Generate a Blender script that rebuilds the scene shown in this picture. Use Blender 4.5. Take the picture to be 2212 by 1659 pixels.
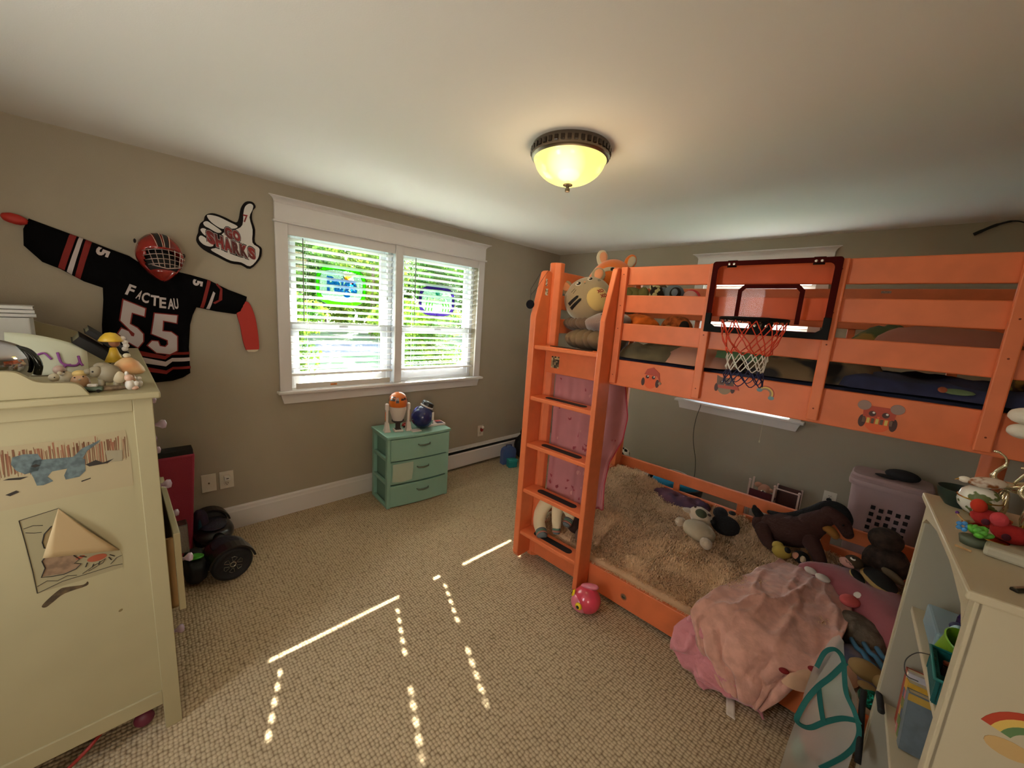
import bpy, bmesh, math, random
import numpy as np
from mathutils import Vector, Matrix, Euler, noise
from mathutils.geometry import delaunay_2d_cdt
for o in list(bpy.data.objects): bpy.data.objects.remove(o)
SC = bpy.context.scene
COL = SC.collection
R = math.radians
random.seed(7); rng = np.random.default_rng(7)

# ------------------------------------------------------------------ camera
cd = bpy.data.cameras.new('camera'); cam = bpy.data.objects.new('camera', cd); COL.objects.link(cam)
def cam_rot(yaw, pitch, roll):
    yaw, pitch, roll = R(yaw), R(pitch), R(roll)
    f = Vector((math.sin(yaw)*math.cos(pitch), math.cos(yaw)*math.cos(pitch), math.sin(pitch)))
    r = Vector((math.cos(yaw), -math.sin(yaw), 0)); u = r.cross(f)
    r2 = r*math.cos(roll)+u*math.sin(roll); u2 = -r*math.sin(roll)+u*math.cos(roll)
    return Matrix((r2, u2, -f)).transposed()
cam.matrix_world = Matrix.Translation((3.135, -3.839, 1.624)) @ cam_rot(-44.79, -9.90, 3.98).to_4x4()
cd.sensor_fit = 'HORIZONTAL'; cd.sensor_width = 36; cd.lens = 834.8/2212*36
cd.clip_start = 0.02; cd.clip_end = 300
SC.camera = cam

# ------------------------------------------------------------------ sky, sun, fill lights, exposure
w = bpy.data.worlds.new('world'); SC.world = w; w.use_nodes = True
nt = w.node_tree; nt.nodes.clear()
wo = nt.nodes.new('ShaderNodeOutputWorld'); wb = nt.nodes.new('ShaderNodeBackground')
tc = nt.nodes.new('ShaderNodeTexCoord'); sx = nt.nodes.new('ShaderNodeSeparateXYZ')
cr = nt.nodes.new('ShaderNodeValToRGB')
nt.links.new(tc.outputs['Generated'], sx.inputs[0]); nt.links.new(sx.outputs['Z'], cr.inputs[0])
cr.color_ramp.elements[0].position = 0.0; cr.color_ramp.elements[0].color = (0.98, 0.98, 0.97, 1)
cr.color_ramp.elements[1].position = 0.7; cr.color_ramp.elements[1].color = (0.62, 0.76, 1.0, 1)
nt.links.new(cr.outputs[0], wb.inputs[0]); nt.links.new(wb.outputs[0], wo.inputs[0])
wb.inputs[1].default_value = 8.5
sd = bpy.data.lights.new('sun', 'SUN'); sun = bpy.data.objects.new('sun', sd); COL.objects.link(sun)
sd.energy = 38; sd.color = (1.0, 0.95, 0.86); sd.angle = R(0.5)
sun.rotation_euler = Vector((-1.0, 0.40, 0.76)).to_track_quat('Z', 'Y').to_euler()
# added fill light, set in an invented window opening behind the camera
def area(name, loc, direction, sx_, sy_, e, col):
    l = bpy.data.lights.new(name, 'AREA'); l.shape = 'RECTANGLE'; l.size = sx_; l.size_y = sy_; l.energy = e; l.color = col
    o = bpy.data.objects.new(name, l); COL.objects.link(o); o.location = loc
    o.rotation_euler = Vector(direction).to_track_quat('-Z', 'Z').to_euler(); return o
area('added_fill_front', (1.95, -5.12, 1.5), (0, 1, -0.12), .38, 1.1, 3.5, (1.0, 0.90, 0.76))
# added fill light for the left wall, shining through an invented doorway
area('added_fill_side', (4.14, -4.50, 1.25), (-1, 0.05, 0.05), .7, 1.6, 24.0, (1.0, 0.87, 0.70))
vs = SC.view_settings; SC.display_settings.display_device = 'sRGB'
vs.view_transform = 'Standard'; vs.look = 'None'; vs.exposure = 0.80; vs.gamma = 1.0; vs.use_curve_mapping = False

# ------------------------------------------------------------------ materials
def srgb(c):
    c = [x/255 for x in c]
    return tuple(x/12.92 if x <= .04045 else ((x+.055)/1.055)**2.4 for x in c)
MATS = {}
def M(name, col=(200, 200, 200), rough=.6, metal=0, noise_amt=0, nscale=8, bump=0, bscale=60, col2=None, trans=0, emit=None, es=0, spec=None, sheen=0, alpha=None, vor=False, coat=0, edges=None):
    if name in MATS: return MATS[name]
    m = bpy.data.materials.new(name); m.use_nodes = True; t = m.node_tree; b = t.nodes['Principled BSDF']
    c1 = (*srgb(col), 1); b.inputs['Base Color'].default_value = c1
    b.inputs['Roughness'].default_value = rough; b.inputs['Metallic'].default_value = metal
    if trans: b.inputs['Transmission Weight'].default_value = trans
    if spec is not None: b.inputs['Specular IOR Level'].default_value = spec
    if sheen: b.inputs['Sheen Weight'].default_value = sheen
    if coat: b.inputs['Coat Weight'].default_value = coat
    if alpha is not None: b.inputs['Alpha'].default_value = alpha
    if emit: b.inputs['Emission Color'].default_value = (*srgb(emit), 1); b.inputs['Emission Strength'].default_value = es
    co = t.nodes.new('ShaderNodeTexCoord')
    if noise_amt or col2:
        n = t.nodes.new('ShaderNodeTexVoronoi' if vor else 'ShaderNodeTexNoise'); n.inputs['Scale'].default_value = nscale
        t.links.new(co.outputs['Object'], n.inputs['Vector'])
        r_ = t.nodes.new('ShaderNodeValToRGB'); a = noise_amt
        e = edges or (.38, .62)
        r_.color_ramp.elements[0].position = e[0]; r_.color_ramp.elements[1].position = e[1]
        if col2: ca, cb = c1, (*srgb(col2), 1)
        else:
            ca = tuple(max(0, x*(1-a)) for x in c1[:3])+(1,); cb = tuple(min(1, x*(1+a)) for x in c1[:3])+(1,)
        r_.color_ramp.elements[0].color = ca; r_.color_ramp.elements[1].color = cb
        t.links.new(n.outputs[0], r_.inputs[0]); t.links.new(r_.outputs[0], b.inputs['Base Color'])
    if bump:
        n2 = t.nodes.new('ShaderNodeTexNoise'); n2.inputs['Scale'].default_value = bscale; n2.inputs['Detail'].default_value = 4
        t.links.new(co.outputs['Object'], n2.inputs['Vector'])
        bp = t.nodes.new('ShaderNodeBump'); bp.inputs['Strength'].default_value = bump; bp.inputs['Distance'].default_value = .01
        t.links.new(n2.outputs[0], bp.inputs['Height']); t.links.new(bp.outputs[0], b.inputs['Normal'])
    MATS[name] = m; return m
def glassy(name, tint=(255, 255, 255), gloss=.06):
    m = bpy.data.materials.new(name); m.use_nodes = True; t = m.node_tree; t.nodes.clear()
    o = t.nodes.new('ShaderNodeOutputMaterial'); mx = t.nodes.new('ShaderNodeMixShader'); tr = t.nodes.new('ShaderNodeBsdfTransparent'); gl = t.nodes.new('ShaderNodeBsdfGlossy')
    tr.inputs[0].default_value = (*srgb(tint), 1); gl.inputs['Roughness'].default_value = .03; mx.inputs[0].default_value = gloss
    t.links.new(tr.outputs[0], mx.inputs[1]); t.links.new(gl.outputs[0], mx.inputs[2]); t.links.new(mx.outputs[0], o.inputs[0]); MATS[name] = m; return m
def frosted(name, col, mix=.5):   # textured coloured glass: partly clear, partly scattering
    m = bpy.data.materials.new(name); m.use_nodes = True; t = m.node_tree; t.nodes.clear()
    o = t.nodes.new('ShaderNodeOutputMaterial'); mx = t.nodes.new('ShaderNodeMixShader'); tr = t.nodes.new('ShaderNodeBsdfTransparent'); d = t.nodes.new('ShaderNodeBsdfTranslucent')
    tr.inputs[0].default_value = (*srgb(col), 1); d.inputs[0].default_value = (*srgb(col), 1); mx.inputs[0].default_value = mix
    t.links.new(tr.outputs[0], mx.inputs[1]); t.links.new(d.outputs[0], mx.inputs[2]); t.links.new(mx.outputs[0], o.inputs[0]); MATS[name] = m; return m
def veil(name, col, op):   # translucent mesh cloth / thin plastic
    m = bpy.data.materials.new(name); m.use_nodes = True; t = m.node_tree; t.nodes.clear()
    o = t.nodes.new('ShaderNodeOutputMaterial'); mx = t.nodes.new('ShaderNodeMixShader'); tr = t.nodes.new('ShaderNodeBsdfTransparent'); d = t.nodes.new('ShaderNodeBsdfPrincipled')
    d.inputs['Base Color'].default_value = (*srgb(col), 1); d.inputs['Roughness'].default_value = .5; mx.inputs[0].default_value = op
    t.links.new(tr.outputs[0], mx.inputs[1]); t.links.new(d.outputs[0], mx.inputs[2]); t.links.new(mx.outputs[0], o.inputs[0]); MATS[name] = m; return m

# ------------------------------------------------------------------ mesh helpers
class MB:
    def __init__(s): s.v = []; s.f = []; s.m = []; s.T = Matrix.Identity(4)
    def add(s, vs, fs, mi=0):
        k = len(s.v); T = s.T
        s.v += [tuple(T @ Vector(v)) for v in vs]; s.f += [tuple(i+k for i in f) for f in fs]; s.m += [mi]*len(fs); return s
    def box(s, a, b, mi=0, T=None):
        x0, y0, z0 = a; x1, y1, z1 = b
        v = [(x0,y0,z0),(x1,y0,z0),(x1,y1,z0),(x0,y1,z0),(x0,y0,z1),(x1,y0,z1),(x1,y1,z1),(x0,y1,z1)]
        if T is not None: v = [tuple(T @ Vector(p)) for p in v]
        return s.add(v, [(0,3,2,1),(4,5,6,7),(0,1,5,4),(1,2,6,5),(2,3,7,6),(3,0,4,7)], mi)
    def prism(s, out, ax, lo, hi, mi=0):   # outline in the two other axes, extruded on ax
        n = len(out); i = 'xyz'.index(ax)
        def P(p, h):
            q = list(p); q.insert(i, h); return tuple(q)
        v = [P(p, lo) for p in out]+[P(p, hi) for p in out]
        return s.add(v, [tuple(range(n))[::-1], tuple(range(n, 2*n))]+[(k, (k+1) % n, n+(k+1) % n, n+k) for k in range(n)], mi)
    def tube(s, pts, r, seg=8, mi=0, closed=False):
        pts = [Vector(p) for p in pts]; n = len(pts); rs = r if isinstance(r, (list, tuple)) else [r]*n
        V = []; up = None
        for k in range(n):
            a = pts[(k-1) % n] if (closed or k > 0) else pts[k]; b = pts[(k+1) % n] if (closed or k < n-1) else pts[k]
            t = (b-a); t = t.normalized() if t.length > 1e-9 else Vector((0, 0, 1))
            if up is None: up = Vector((0, 0, 1)) if abs(t.z) < .9 else Vector((1, 0, 0))
            u = up-t*up.dot(t)
            if u.length < 1e-4: u = Vector((1, 0, 0))-t*t.x
            u.normalize(); w_ = t.cross(u); up = u
            V += [tuple(pts[k]+(u*math.cos(2*math.pi*j/seg)+w_*math.sin(2*math.pi*j/seg))*rs[k]) for j in range(seg)]
        F = []
        for k in range(n if closed else n-1):
            a = k*seg; b = ((k+1) % n)*seg
            F += [(a+j, a+(j+1) % seg, b+(j+1) % seg, b+j) for j in range(seg)]
        if not closed: F += [tuple(range(seg))[::-1], tuple(range((n-1)*seg, n*seg))]
        return s.add(V, F, mi)
    def lathe(s, prof, c=(0, 0, 0), seg=32, mi=0, T=None, a0=0, a1=2*math.pi):
        V = []; F = []; n = len(prof); full = abs(a1-a0-2*math.pi) < 1e-6; cols = seg if full else seg+1
        for j in range(cols):
            a = a0+(a1-a0)*j/seg
            for r, z in prof:
                p = Vector((r*math.cos(a), r*math.sin(a), z))
                if T is not None: p = T @ p
                V.append(tuple(p+Vector(c)))
        for j in range(seg):
            k = (j+1) % cols
            for i in range(n-1): F.append((j*n+i, k*n+i, k*n+i+1, j*n+i+1))
        return s.add(V, F, mi)
    def cyl(s, p0, p1, r, seg=16, mi=0, r1=None): return s.tube([p0, p1], [r, r if r1 is None else r1], seg, mi)
    def ell(s, c, r, rot=(0, 0, 0), seg=20, rings=12, mi=0, fn=None, pw=None):
        if isinstance(r, (int, float)): r = (r, r, r)
        E_ = Euler(rot).to_matrix(); V = []; F = []
        for i in range(rings+1):
            ph = math.pi*i/rings
            for j in range(seg):
                th = 2*math.pi*j/seg
                d = Vector((math.sin(ph)*math.cos(th), math.sin(ph)*math.sin(th), math.cos(ph)))
                if pw: d = Vector([math.copysign(abs(q)**pw, q) for q in d])
                k = fn(d) if fn else 1
                V.append(tuple(E_ @ Vector((d.x*r[0]*k, d.y*r[1]*k, d.z*r[2]*k))+Vector(c)))
        for i in range(rings):
            for j in range(seg): F.append((i*seg+j, (i+1)*seg+j, (i+1)*seg+(j+1) % seg, i*seg+(j+1) % seg))
        return s.add(V, F, mi)
    def build(s, name, mats, parent=None, smooth=False, bevel=0, label=None, kind=None, off=None):
        me = bpy.data.meshes.new(name)
        v = s.v if off is None else [(a-off[0], b-off[1], c-off[2]) for a, b, c in s.v]
        me.from_pydata(v, [], s.f)
        if not isinstance(mats, (list, tuple)): mats = [mats]
        for m in mats: me.materials.append(m)
        if len(mats) > 1: me.polygons.foreach_set('material_index', s.m)
        if smooth: me.polygons.foreach_set('use_smooth', [True]*len(me.polygons))
        me.update()
        o = bpy.data.objects.new(name, me); COL.objects.link(o)
        if parent is not None: o.parent = parent
        if bevel:
            b = o.modifiers.new('bevel', 'BEVEL'); b.width = bevel; b.segments = 2; b.limit_method = 'ANGLE'; b.angle_limit = R(40)
        if label: o['label'] = label
        if kind: o['kind'] = kind
        return o
def auto(o, ang=40):
    o.data.polygons.foreach_set('use_smooth', [True]*len(o.data.polygons))
    if hasattr(o.data, 'set_sharp_from_angle'): o.data.set_sharp_from_angle(angle=R(ang))
    return o
def thing(name, label, cat, loc=(0, 0, 0), rz=0, group=None, rot=None):
    o = bpy.data.objects.new(name, None); COL.objects.link(o); o.empty_display_size = .05
    o.location = loc; o.rotation_euler = rot if rot else (0, 0, R(rz)); o['label'] = label; o['category'] = cat
    if group: o['group'] = group
    return o
def tag(o, label, cat, group=None):
    o['label'] = label; o['category'] = cat
    if group: o['group'] = group
    return o
def struct(o): o['kind'] = 'structure'; return o
def place(o, loc, rz=0): o.location = loc; o.rotation_euler = (0, 0, R(rz)); return o
def dup(root, loc, rz=None, label=None, group=None, rot=None):
    r = root.copy(); COL.objects.link(r); r.location = loc
    if rz is not None: r.rotation_euler = (0, 0, R(rz))
    if rot is not None: r.rotation_euler = rot
    if label: r['label'] = label
    if group: r['group'] = group
    for ch in list(root.children):
        c = ch.copy(); COL.objects.link(c); c.parent = r
        for g in list(ch.children):
            d = g.copy(); COL.objects.link(d); d.parent = c
    return r
FRM = {'bed': (1.46, -2.04, 1.385), 'drs': (1.3, -3.8, 1.046), 'bk': (3.285, -2.80, 4.04), 'dw': (0, -2.48, -4.84)}
def W(g, x, y, z=0):
    px, py, a = FRM[g]; a = R(a); c, s_ = math.cos(a), math.sin(a); dx, dy = x-px, y-py
    return Vector((px+c*dx-s_*dy, py+s_*dx+c*dy, z))
def fb(g):     # MB whose coordinates are the fitted frame coordinates, output local to that frame's pivot
    m = MB(); m.T = Matrix.Translation((-FRM[g][0], -FRM[g][1], 0)); return m
def fw(g):     # MB that takes frame coordinates and outputs world coordinates
    m = MB(); px, py, a = FRM[g]; m.T = Matrix.Translation((px, py, 0)) @ Matrix.Rotation(R(a), 4, 'Z') @ Matrix.Translation((-px, -py, 0)); return m
def smooth_loop(pts, n=4):   # Catmull-Rom closed
    out = []; N = len(pts)
    for i in range(N):
        p0, p1, p2, p3 = [Vector(pts[(i+k-1) % N]) for k in range(4)]
        for j in range(n):
            t = j/n; out.append(tuple(.5*((2*p1)+(-p0+p2)*t+(2*p0-5*p1+4*p2-p3)*t*t+(-p0+3*p1-3*p2+p3)*t**3)))
    return out
def smooth_line(pts, n=6):
    P_ = [Vector(p) for p in pts]; P_ = [P_[0]*2-P_[1]]+P_+[P_[-1]*2-P_[-2]]; out = []
    for i in range(1, len(P_)-2):
        p0, p1, p2, p3 = P_[i-1:i+3]
        for j in range(n):
            t = j/n; out.append(tuple(.5*((2*p1)+(-p0+p2)*t+(2*p0-5*p1+4*p2-p3)*t*t+(-p0+3*p1-3*p2+p3)*t**3)))
    out.append(tuple(P_[-2])); return out
def resamp(out, d):
    r = []; n = len(out)
    for i in range(n):
        a = Vector(out[i]); b = Vector(out[(i+1) % n]); k = max(1, int((b-a).length/d))
        r += [tuple(a+(b-a)*j/k) for j in range(k)]
    return r
def dists(P_, out):
    P_ = np.asarray(P_, float); A = np.asarray(out, float); B = np.roll(A, -1, 0); d = np.full(len(P_), 1e9)
    for a, b in zip(A, B):
        ab = b-a; t = np.clip(((P_-a) @ ab)/(ab @ ab+1e-12), 0, 1); q = a+t[:, None]*ab
        d = np.minimum(d, np.hypot(*(P_-q).T))
    return d
def inside(P_, out):
    P_ = np.asarray(P_, float); A = np.asarray(out, float); B = np.roll(A, -1, 0); c = np.zeros(len(P_), bool)
    for a, b in zip(A, B):
        cond = ((a[1] > P_[:, 1]) != (b[1] > P_[:, 1]))
        with np.errstate(divide='ignore', invalid='ignore'): xi = (b[0]-a[0])*(P_[:, 1]-a[1])/(b[1]-a[1]+1e-15)+a[0]
        c ^= cond & (P_[:, 0] < xi)
    return c
def tri2d(out, step):
    """triangulated 2-D region with inner grid points -> points, triangles, number of rim points"""
    out = resamp(out, step); A = np.array(out)
    gx, gy = np.meshgrid(np.arange(A[:, 0].min(), A[:, 0].max(), step), np.arange(A[:, 1].min(), A[:, 1].max(), step))
    G_ = np.stack([gx.ravel(), gy.ravel()], 1); G_ = G_[inside(G_, out)]
    if len(G_): G_ = G_[dists(G_, out) > step*.5]
    n = len(out); V = [Vector(p) for p in out]+[Vector(p) for p in G_]
    r = delaunay_2d_cdt(V, [], [list(range(n))], 1, 1e-6)
    return np.array([tuple(p) for p in r[0]]), [tuple(f) for f in r[2]]
def puff(mb, out, step, hf, mp, mi=0, base=None):
    """region -> surface; hf(P, d) gives height array, mp(a,b,h) the 3-D point; base = flat back height"""
    P_, F = tri2d(out, step); d = dists(P_, out); H = hf(P_, d)
    V = [mp(p[0], p[1], h) for p, h in zip(P_, H)]; mb.add(V, F, mi)
    if base is not None:
        o = resamp(out, step); n = len(o); Q = np.array(o); Hh = hf(Q, np.zeros(n))
        V = [mp(p[0], p[1], h) for p, h in zip(Q, Hh)]+[mp(p[0], p[1], base) for p in Q]
        mb.add(V, [(k, (k+1) % n, n+(k+1) % n, n+k) for k in range(n)], mi)
    return mb
def fbm(x, y, z=0, s=1, o=3): return noise.fractal(Vector((x*s, y*s, z*s)), 1.0, 2.0, o)
def dome(th, edge, amp=0, s=10, h0=0, seed=0):
    def f(P_, d):
        k = np.sqrt(np.clip(1-(1-np.clip(d/edge, 0, 1))**2, 0, 1)); H = h0+th*k
        if amp: H = H+np.array([amp*fbm(p[0], p[1], seed, s) for p in P_])*np.clip(d/edge, 0, 1)
        return H
    return f
def text_mesh(s, size=1, bold=.0, ext=0.0, align='CENTER'):
    c = bpy.data.curves.new('txt', 'FONT'); c.body = s; c.size = size; c.offset = bold; c.extrude = ext; c.align_x = align; c.align_y = 'CENTER'; c.resolution_u = 3
    o = bpy.data.objects.new('txt', c); COL.objects.link(o); dg = bpy.context.evaluated_depsgraph_get()
    me = bpy.data.meshes.new_from_object(o.evaluated_get(dg)); V = [tuple(v.co) for v in me.vertices]; F = [tuple(p.vertices) for p in me.polygons]
    bpy.data.objects.remove(o); bpy.data.curves.remove(c); bpy.data.meshes.remove(me)
    return V, F
def text_into(mb, s, fn, mi=0, bold=0.03, depth=.1):
    """fn(tx,ty,tz) with text normalised to a 1-high, w-wide box"""
    V, F = text_mesh(s, 1, bold, depth); A = np.array(V); lo = A.min(0); hi = A.max(0); sp = np.maximum(hi-lo, 1e-6)
    mb.add([fn((v[0]-lo[0])/sp[0], (v[1]-lo[1])/sp[1], (v[2]-lo[2])/sp[2]) for v in V], F, mi)
    return mb
# ================================================================== ROOM
wallm = M('wall_paint', (162, 150, 130), .75, bump=.08, bscale=220, noise_amt=.02, nscale=3)
ceilm = M('ceiling_paint', (232, 226, 219), .8, bump=.05, bscale=200)
trimm = M('trim_paint', (212, 205, 200), .38)
XR, YF, H = 4.0, -5.0, 2.40
# carpet
cm = bpy.data.materials.new('carpet'); cm.use_nodes = True; t = cm.node_tree; b = t.nodes['Principled BSDF']
co = t.nodes.new('ShaderNodeTexCoord'); mp_ = t.nodes.new('ShaderNodeMapping'); mp_.inputs['Scale'].default_value = (58, 72, 58); mp_.inputs['Rotation'].default_value = (0, 0, R(2))
vo = t.nodes.new('ShaderNodeTexVoronoi'); vo.inputs['Randomness'].default_value = .35; vo.inputs['Scale'].default_value = 1
t.links.new(co.outputs['Object'], mp_.inputs[0]); t.links.new(mp_.outputs[0], vo.inputs['Vector'])
rp = t.nodes.new('ShaderNodeValToRGB'); rp.color_ramp.elements[0].position = .35; rp.color_ramp.elements[0].color = (*srgb((204, 180, 146)), 1)
rp.color_ramp.elements[1].position = .8; rp.color_ramp.elements[1].color = (*srgb((126, 104, 77)), 1)
n0 = t.nodes.new('ShaderNodeTexNoise'); n0.inputs['Scale'].default_value = 1.2; t.links.new(co.outputs['Object'], n0.inputs['Vector'])
hs = t.nodes.new('ShaderNodeMixRGB'); hs.blend_type = 'MULTIPLY'; hs.inputs[0].default_value = .25
t.links.new(vo.outputs['Distance'], rp.inputs[0]); t.links.new(rp.outputs[0], hs.inputs[1]); t.links.new(n0.outputs['Fac'], hs.inputs[2]); t.links.new(hs.outputs[0], b.inputs['Base Color'])
iv = t.nodes.new('ShaderNodeMath'); iv.operation = 'SUBTRACT'; iv.inputs[0].default_value = 1; t.links.new(vo.outputs['Distance'], iv.inputs[1])
bp = t.nodes.new('ShaderNodeBump'); bp.inputs['Strength'].default_value = .9; bp.inputs['Distance'].default_value = .006
t.links.new(iv.outputs[0], bp.inputs['Height']); t.links.new(bp.outputs[0], b.inputs['Normal']); b.inputs['Roughness'].default_value = .95; b.inputs['Specular IOR Level'].default_value = .1
struct(MB().box((-.12, YF-.12, -.1), (XR+.12, .12, 0)).build('floor', cm))
struct(MB().box((-.12, YF-.12, H), (XR+.12, .12, H+.1)).build('ceiling', ceilm))
# window wall (x = 0) with opening y -3.0..-1.277, z .975..2.15
WY0, WYM0, WYM1, WY1, WZ0, WZ1 = -2.998, -2.181, -2.116, -1.277, .965, 2.150
mb = MB(); mb.box((-.14, YF-.12, 0), (0, WY0, H)).box((-.14, WY1, 0), (0, .12, H)).box((-.14, WY0, 0), (0, WY1, WZ0)).box((-.14, WY0, WZ1), (0, WY1, H))
struct(mb.build('wall_left', wallm))
# back wall (y = 0) with opening x 1.74..2.58, z .95..2.15
BX0, BX1 = 1.74, 2.575
mb = MB(); mb.box((0, 0, 0), (BX0, .14, H)).box((BX1, 0, 0), (XR, .14, H)).box((BX0, 0, 0), (BX1, .14, .93)).box((BX0, 0, 2.15), (BX1, .14, H))
struct(mb.build('wall_back', wallm))
DY0, DY1 = -4.90, -4.10  # doorway made up to let the side fill light in
struct(MB().box((XR, YF, 0), (XR+.12, DY0, H)).box((XR, DY1, 0), (XR+.12, .12, H)).box((XR, DY0, 2.04), (XR+.12, DY1, H)).build('wall_right', wallm))
struct(MB().box((XR-.018, DY0-.09, 0), (XR, DY0, 2.13)).build('trim_1', trimm)); struct(MB().box((XR-.018, DY1, 0), (XR, DY1+.09, 2.13)).build('trim_2', trimm)); struct(MB().box((XR-.02, DY0-.1, 2.04), (XR, DY1+.1, 2.16)).build('trim_3', trimm))  # casing of the made-up doorway
struct(MB().box((XR+.12, -5.2, -.1), (5.3, -3.7, 0)).box((XR+.12, -5.2, H), (5.3, -3.7, H+.1)).box((5.2, -5.2, 0), (5.3, -3.7, H)).box((XR+.12, -5.3, 0), (5.3, -5.2, H)).box((XR+.12, -3.8, 0), (5.3, -3.7, H)).build('wall_added_hall', wallm))  # unseen hall box, added to keep sky light out of the doorway
FX0, FX1 = 1.75, 2.15  # opening cut for the front fill light
mb = MB(); mb.box((0, YF-.12, 0), (FX0, YF, H)).box((FX1, YF-.12, 0), (XR, YF, H)).box((FX0, YF-.12, 0), (FX1, YF, .9)).box((FX0, YF-.12, 2.1), (FX1, YF, H))
struct(mb.build('wall_front', wallm))
# made-up window around the front fill light: casing only
w3 = thing('added_window', 'made-up window behind the camera for the fill light', 'window'); del w3['label'], w3['category']; struct(w3)
mb = MB().box((FX0-.09, YF, .85), (FX0, YF+.02, 2.15)).box((FX1, YF, .85), (FX1+.09, YF+.02, 2.15)).box((FX0-.09, YF, 2.1), (FX1+.09, YF+.02, 2.2)).box((FX0-.1, YF, .87), (FX1+.1, YF+.05, .9))
mb.build('window_frame', trimm, w3)
glass = glassy('window_glass', (250, 253, 251), .05)
MB().box((FX0, YF-.07, .9), (FX1, YF-.066, 2.1)).build('pane', glass, w3)
# baseboards
def base_prof(h=.168): return [(0, 0), (.015, 0), (.015, h-.04), (.012, h-.03), (.011, h-.012), (.006, h-.004), (.005, h), (0, h)]
mb = MB(); mb.add(*(lambda pr: ([(x, y, z) for y in (YF, -1.62) for x, z in pr], [(k, (k+1) % 8, 8+(k+1) % 8, 8+k) for k in range(8)]+[tuple(range(8)), tuple(range(8, 16))[::-1]]))(base_prof()))
struct(mb.build('baseboard_left', trimm))
mb = MB(); mb.add(*(lambda pr: ([(x, -d, z) for x in (.0, XR) for d, z in pr], [(k, (k+1) % 8, 8+(k+1) % 8, 8+k) for k in range(8)]+[tuple(range(8)), tuple(range(8, 16))[::-1]]))(base_prof()))
struct(mb.build('baseboard_back', trimm))
struct(MB().box((XR-.015, DY1+.09, 0), (XR, 0, .165)).build('baseboard_right', trimm))
# ---- window 1
w1 = thing('window_1', '', ''); del w1['label'], w1['category']; struct(w1)
def crown(y0, y1, z0, z1, t0=.022, t1=.062):   # crown profile in x-z, with returns
    prof = [(0, z0), (t0+.004, z0), (t0+.006, z0+(z1-z0)*.25), (t0+.016, z0+(z1-z0)*.55), (t1-.006, z0+(z1-z0)*.8), (t1, z0+(z1-z0)*.85), (t1, z1), (0, z1)]
    V = []; n = len(prof)
    for y, sg in ((y0, -1), (y1, 1)):
        for x, z in prof: V.append((x, y+sg*max(0, x-t0), z))
    return V, [(k, (k+1) % n, n+(k+1) % n, n+k) for k in range(n)]+[tuple(range(n)), tuple(range(n, 2*n))[::-1]]
yl, yr = -3.076, -1.204
mb = MB().add(*crown(yl, yr, 2.272, 2.308)); auto(mb.build('window_crown', trimm, w1), 50)
MB().box((0, yl, 2.160), (.022, yr, 2.272)).build('window_header', trimm, w1, bevel=.001)
MB().box((0, yl-.012, 2.146), (.036, yr+.012, 2.160)).build('window_bead', trimm, w1, bevel=.004)
for a, b2, nm in ((yl, WY0, 'left'), (WYM0, WYM1, 'mid'), (WY1, yr, 'right')):
    MB().box((0, a, .975), (.018, b2, 2.146)).build('window_casing', trimm, w1, bevel=.0015)
MB().box((-.10, yl-.02, .952), (.062, yr+.02, .975)).build('window_sill', trimm, w1, bevel=.006)
mb = MB().add(*(lambda y0, y1: ([(x, y, z) for x in (0, .018) for y, z in ((y0, .952), (y1, .952), (y1-.022, .876), (y0+.022, .876))], [(0,1,2,3),(7,6,5,4),(0,4,5,1),(1,5,6,2),(2,6,7,3),(3,7,4,0)]))(yl, yr))
mb.build('window_apron', trimm, w1, bevel=.0015)
vinyl = M('window_vinyl', (232, 236, 242), .35)
MB().box((-.14, WYM0+.006, .975), (-.001, WYM1-.006, 2.15)).build('mullion', vinyl, w1)
for (a, b2) in ((WY0, WYM0), (WYM1, WY1)):
    mb = MB(); f0 = .035
    mb.box((-.14, a, .975), (-.06, a+f0, 2.15)).box((-.14, b2-f0, .975), (-.06, b2, 2.15)).box((-.14, a+f0, 2.11), (-.06, b2-f0, 2.15)).box((-.14, a+f0, .975), (-.06, b2-f0, 1.0))
    mb.build('window_frame', vinyl, w1, bevel=.002)
    A, B = a+f0, b2-f0; s0 = .045; zm = 1.44
    # upper sash (outer)
    mb = MB().box((-.13, A, zm-.02), (-.105, A+s0, 2.11)).box((-.13, B-s0, zm-.02), (-.105, B, 2.11)).box((-.13, A+s0, 2.065), (-.105, B-s0, 2.11)).box((-.13, A+s0, zm-.02), (-.105, B-s0, zm+.025))
    sa = mb.build('sash', vinyl, w1, bevel=.002)
    MB().box((-.120, A+s0, zm+.025), (-.116, B-s0, 2.065)).build('pane', glass, sa)
    # lower sash (inner)
    mb = MB().box((-.10, A, 1.0), (-.072, A+s0, zm+.03)).box((-.10, B-s0, 1.0), (-.072, B, zm+.03)).box((-.10, A+s0, zm-.02), (-.072, B-s0, zm+.03)).box((-.10, A+s0, 1.0), (-.072, B-s0, 1.055))
    sb = mb.build('sash', vinyl, w1, bevel=.002)
    MB().box((-.088, A+s0, 1.055), (-.084, B-s0, zm-.02)).build('pane', glass, sb)
    MB().box((-.072, (A+B)/2-.035, zm+.0), (-.058, (A+B)/2+.035, zm+.02)).build('sash_lock', vinyl, sb, bevel=.003)
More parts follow.
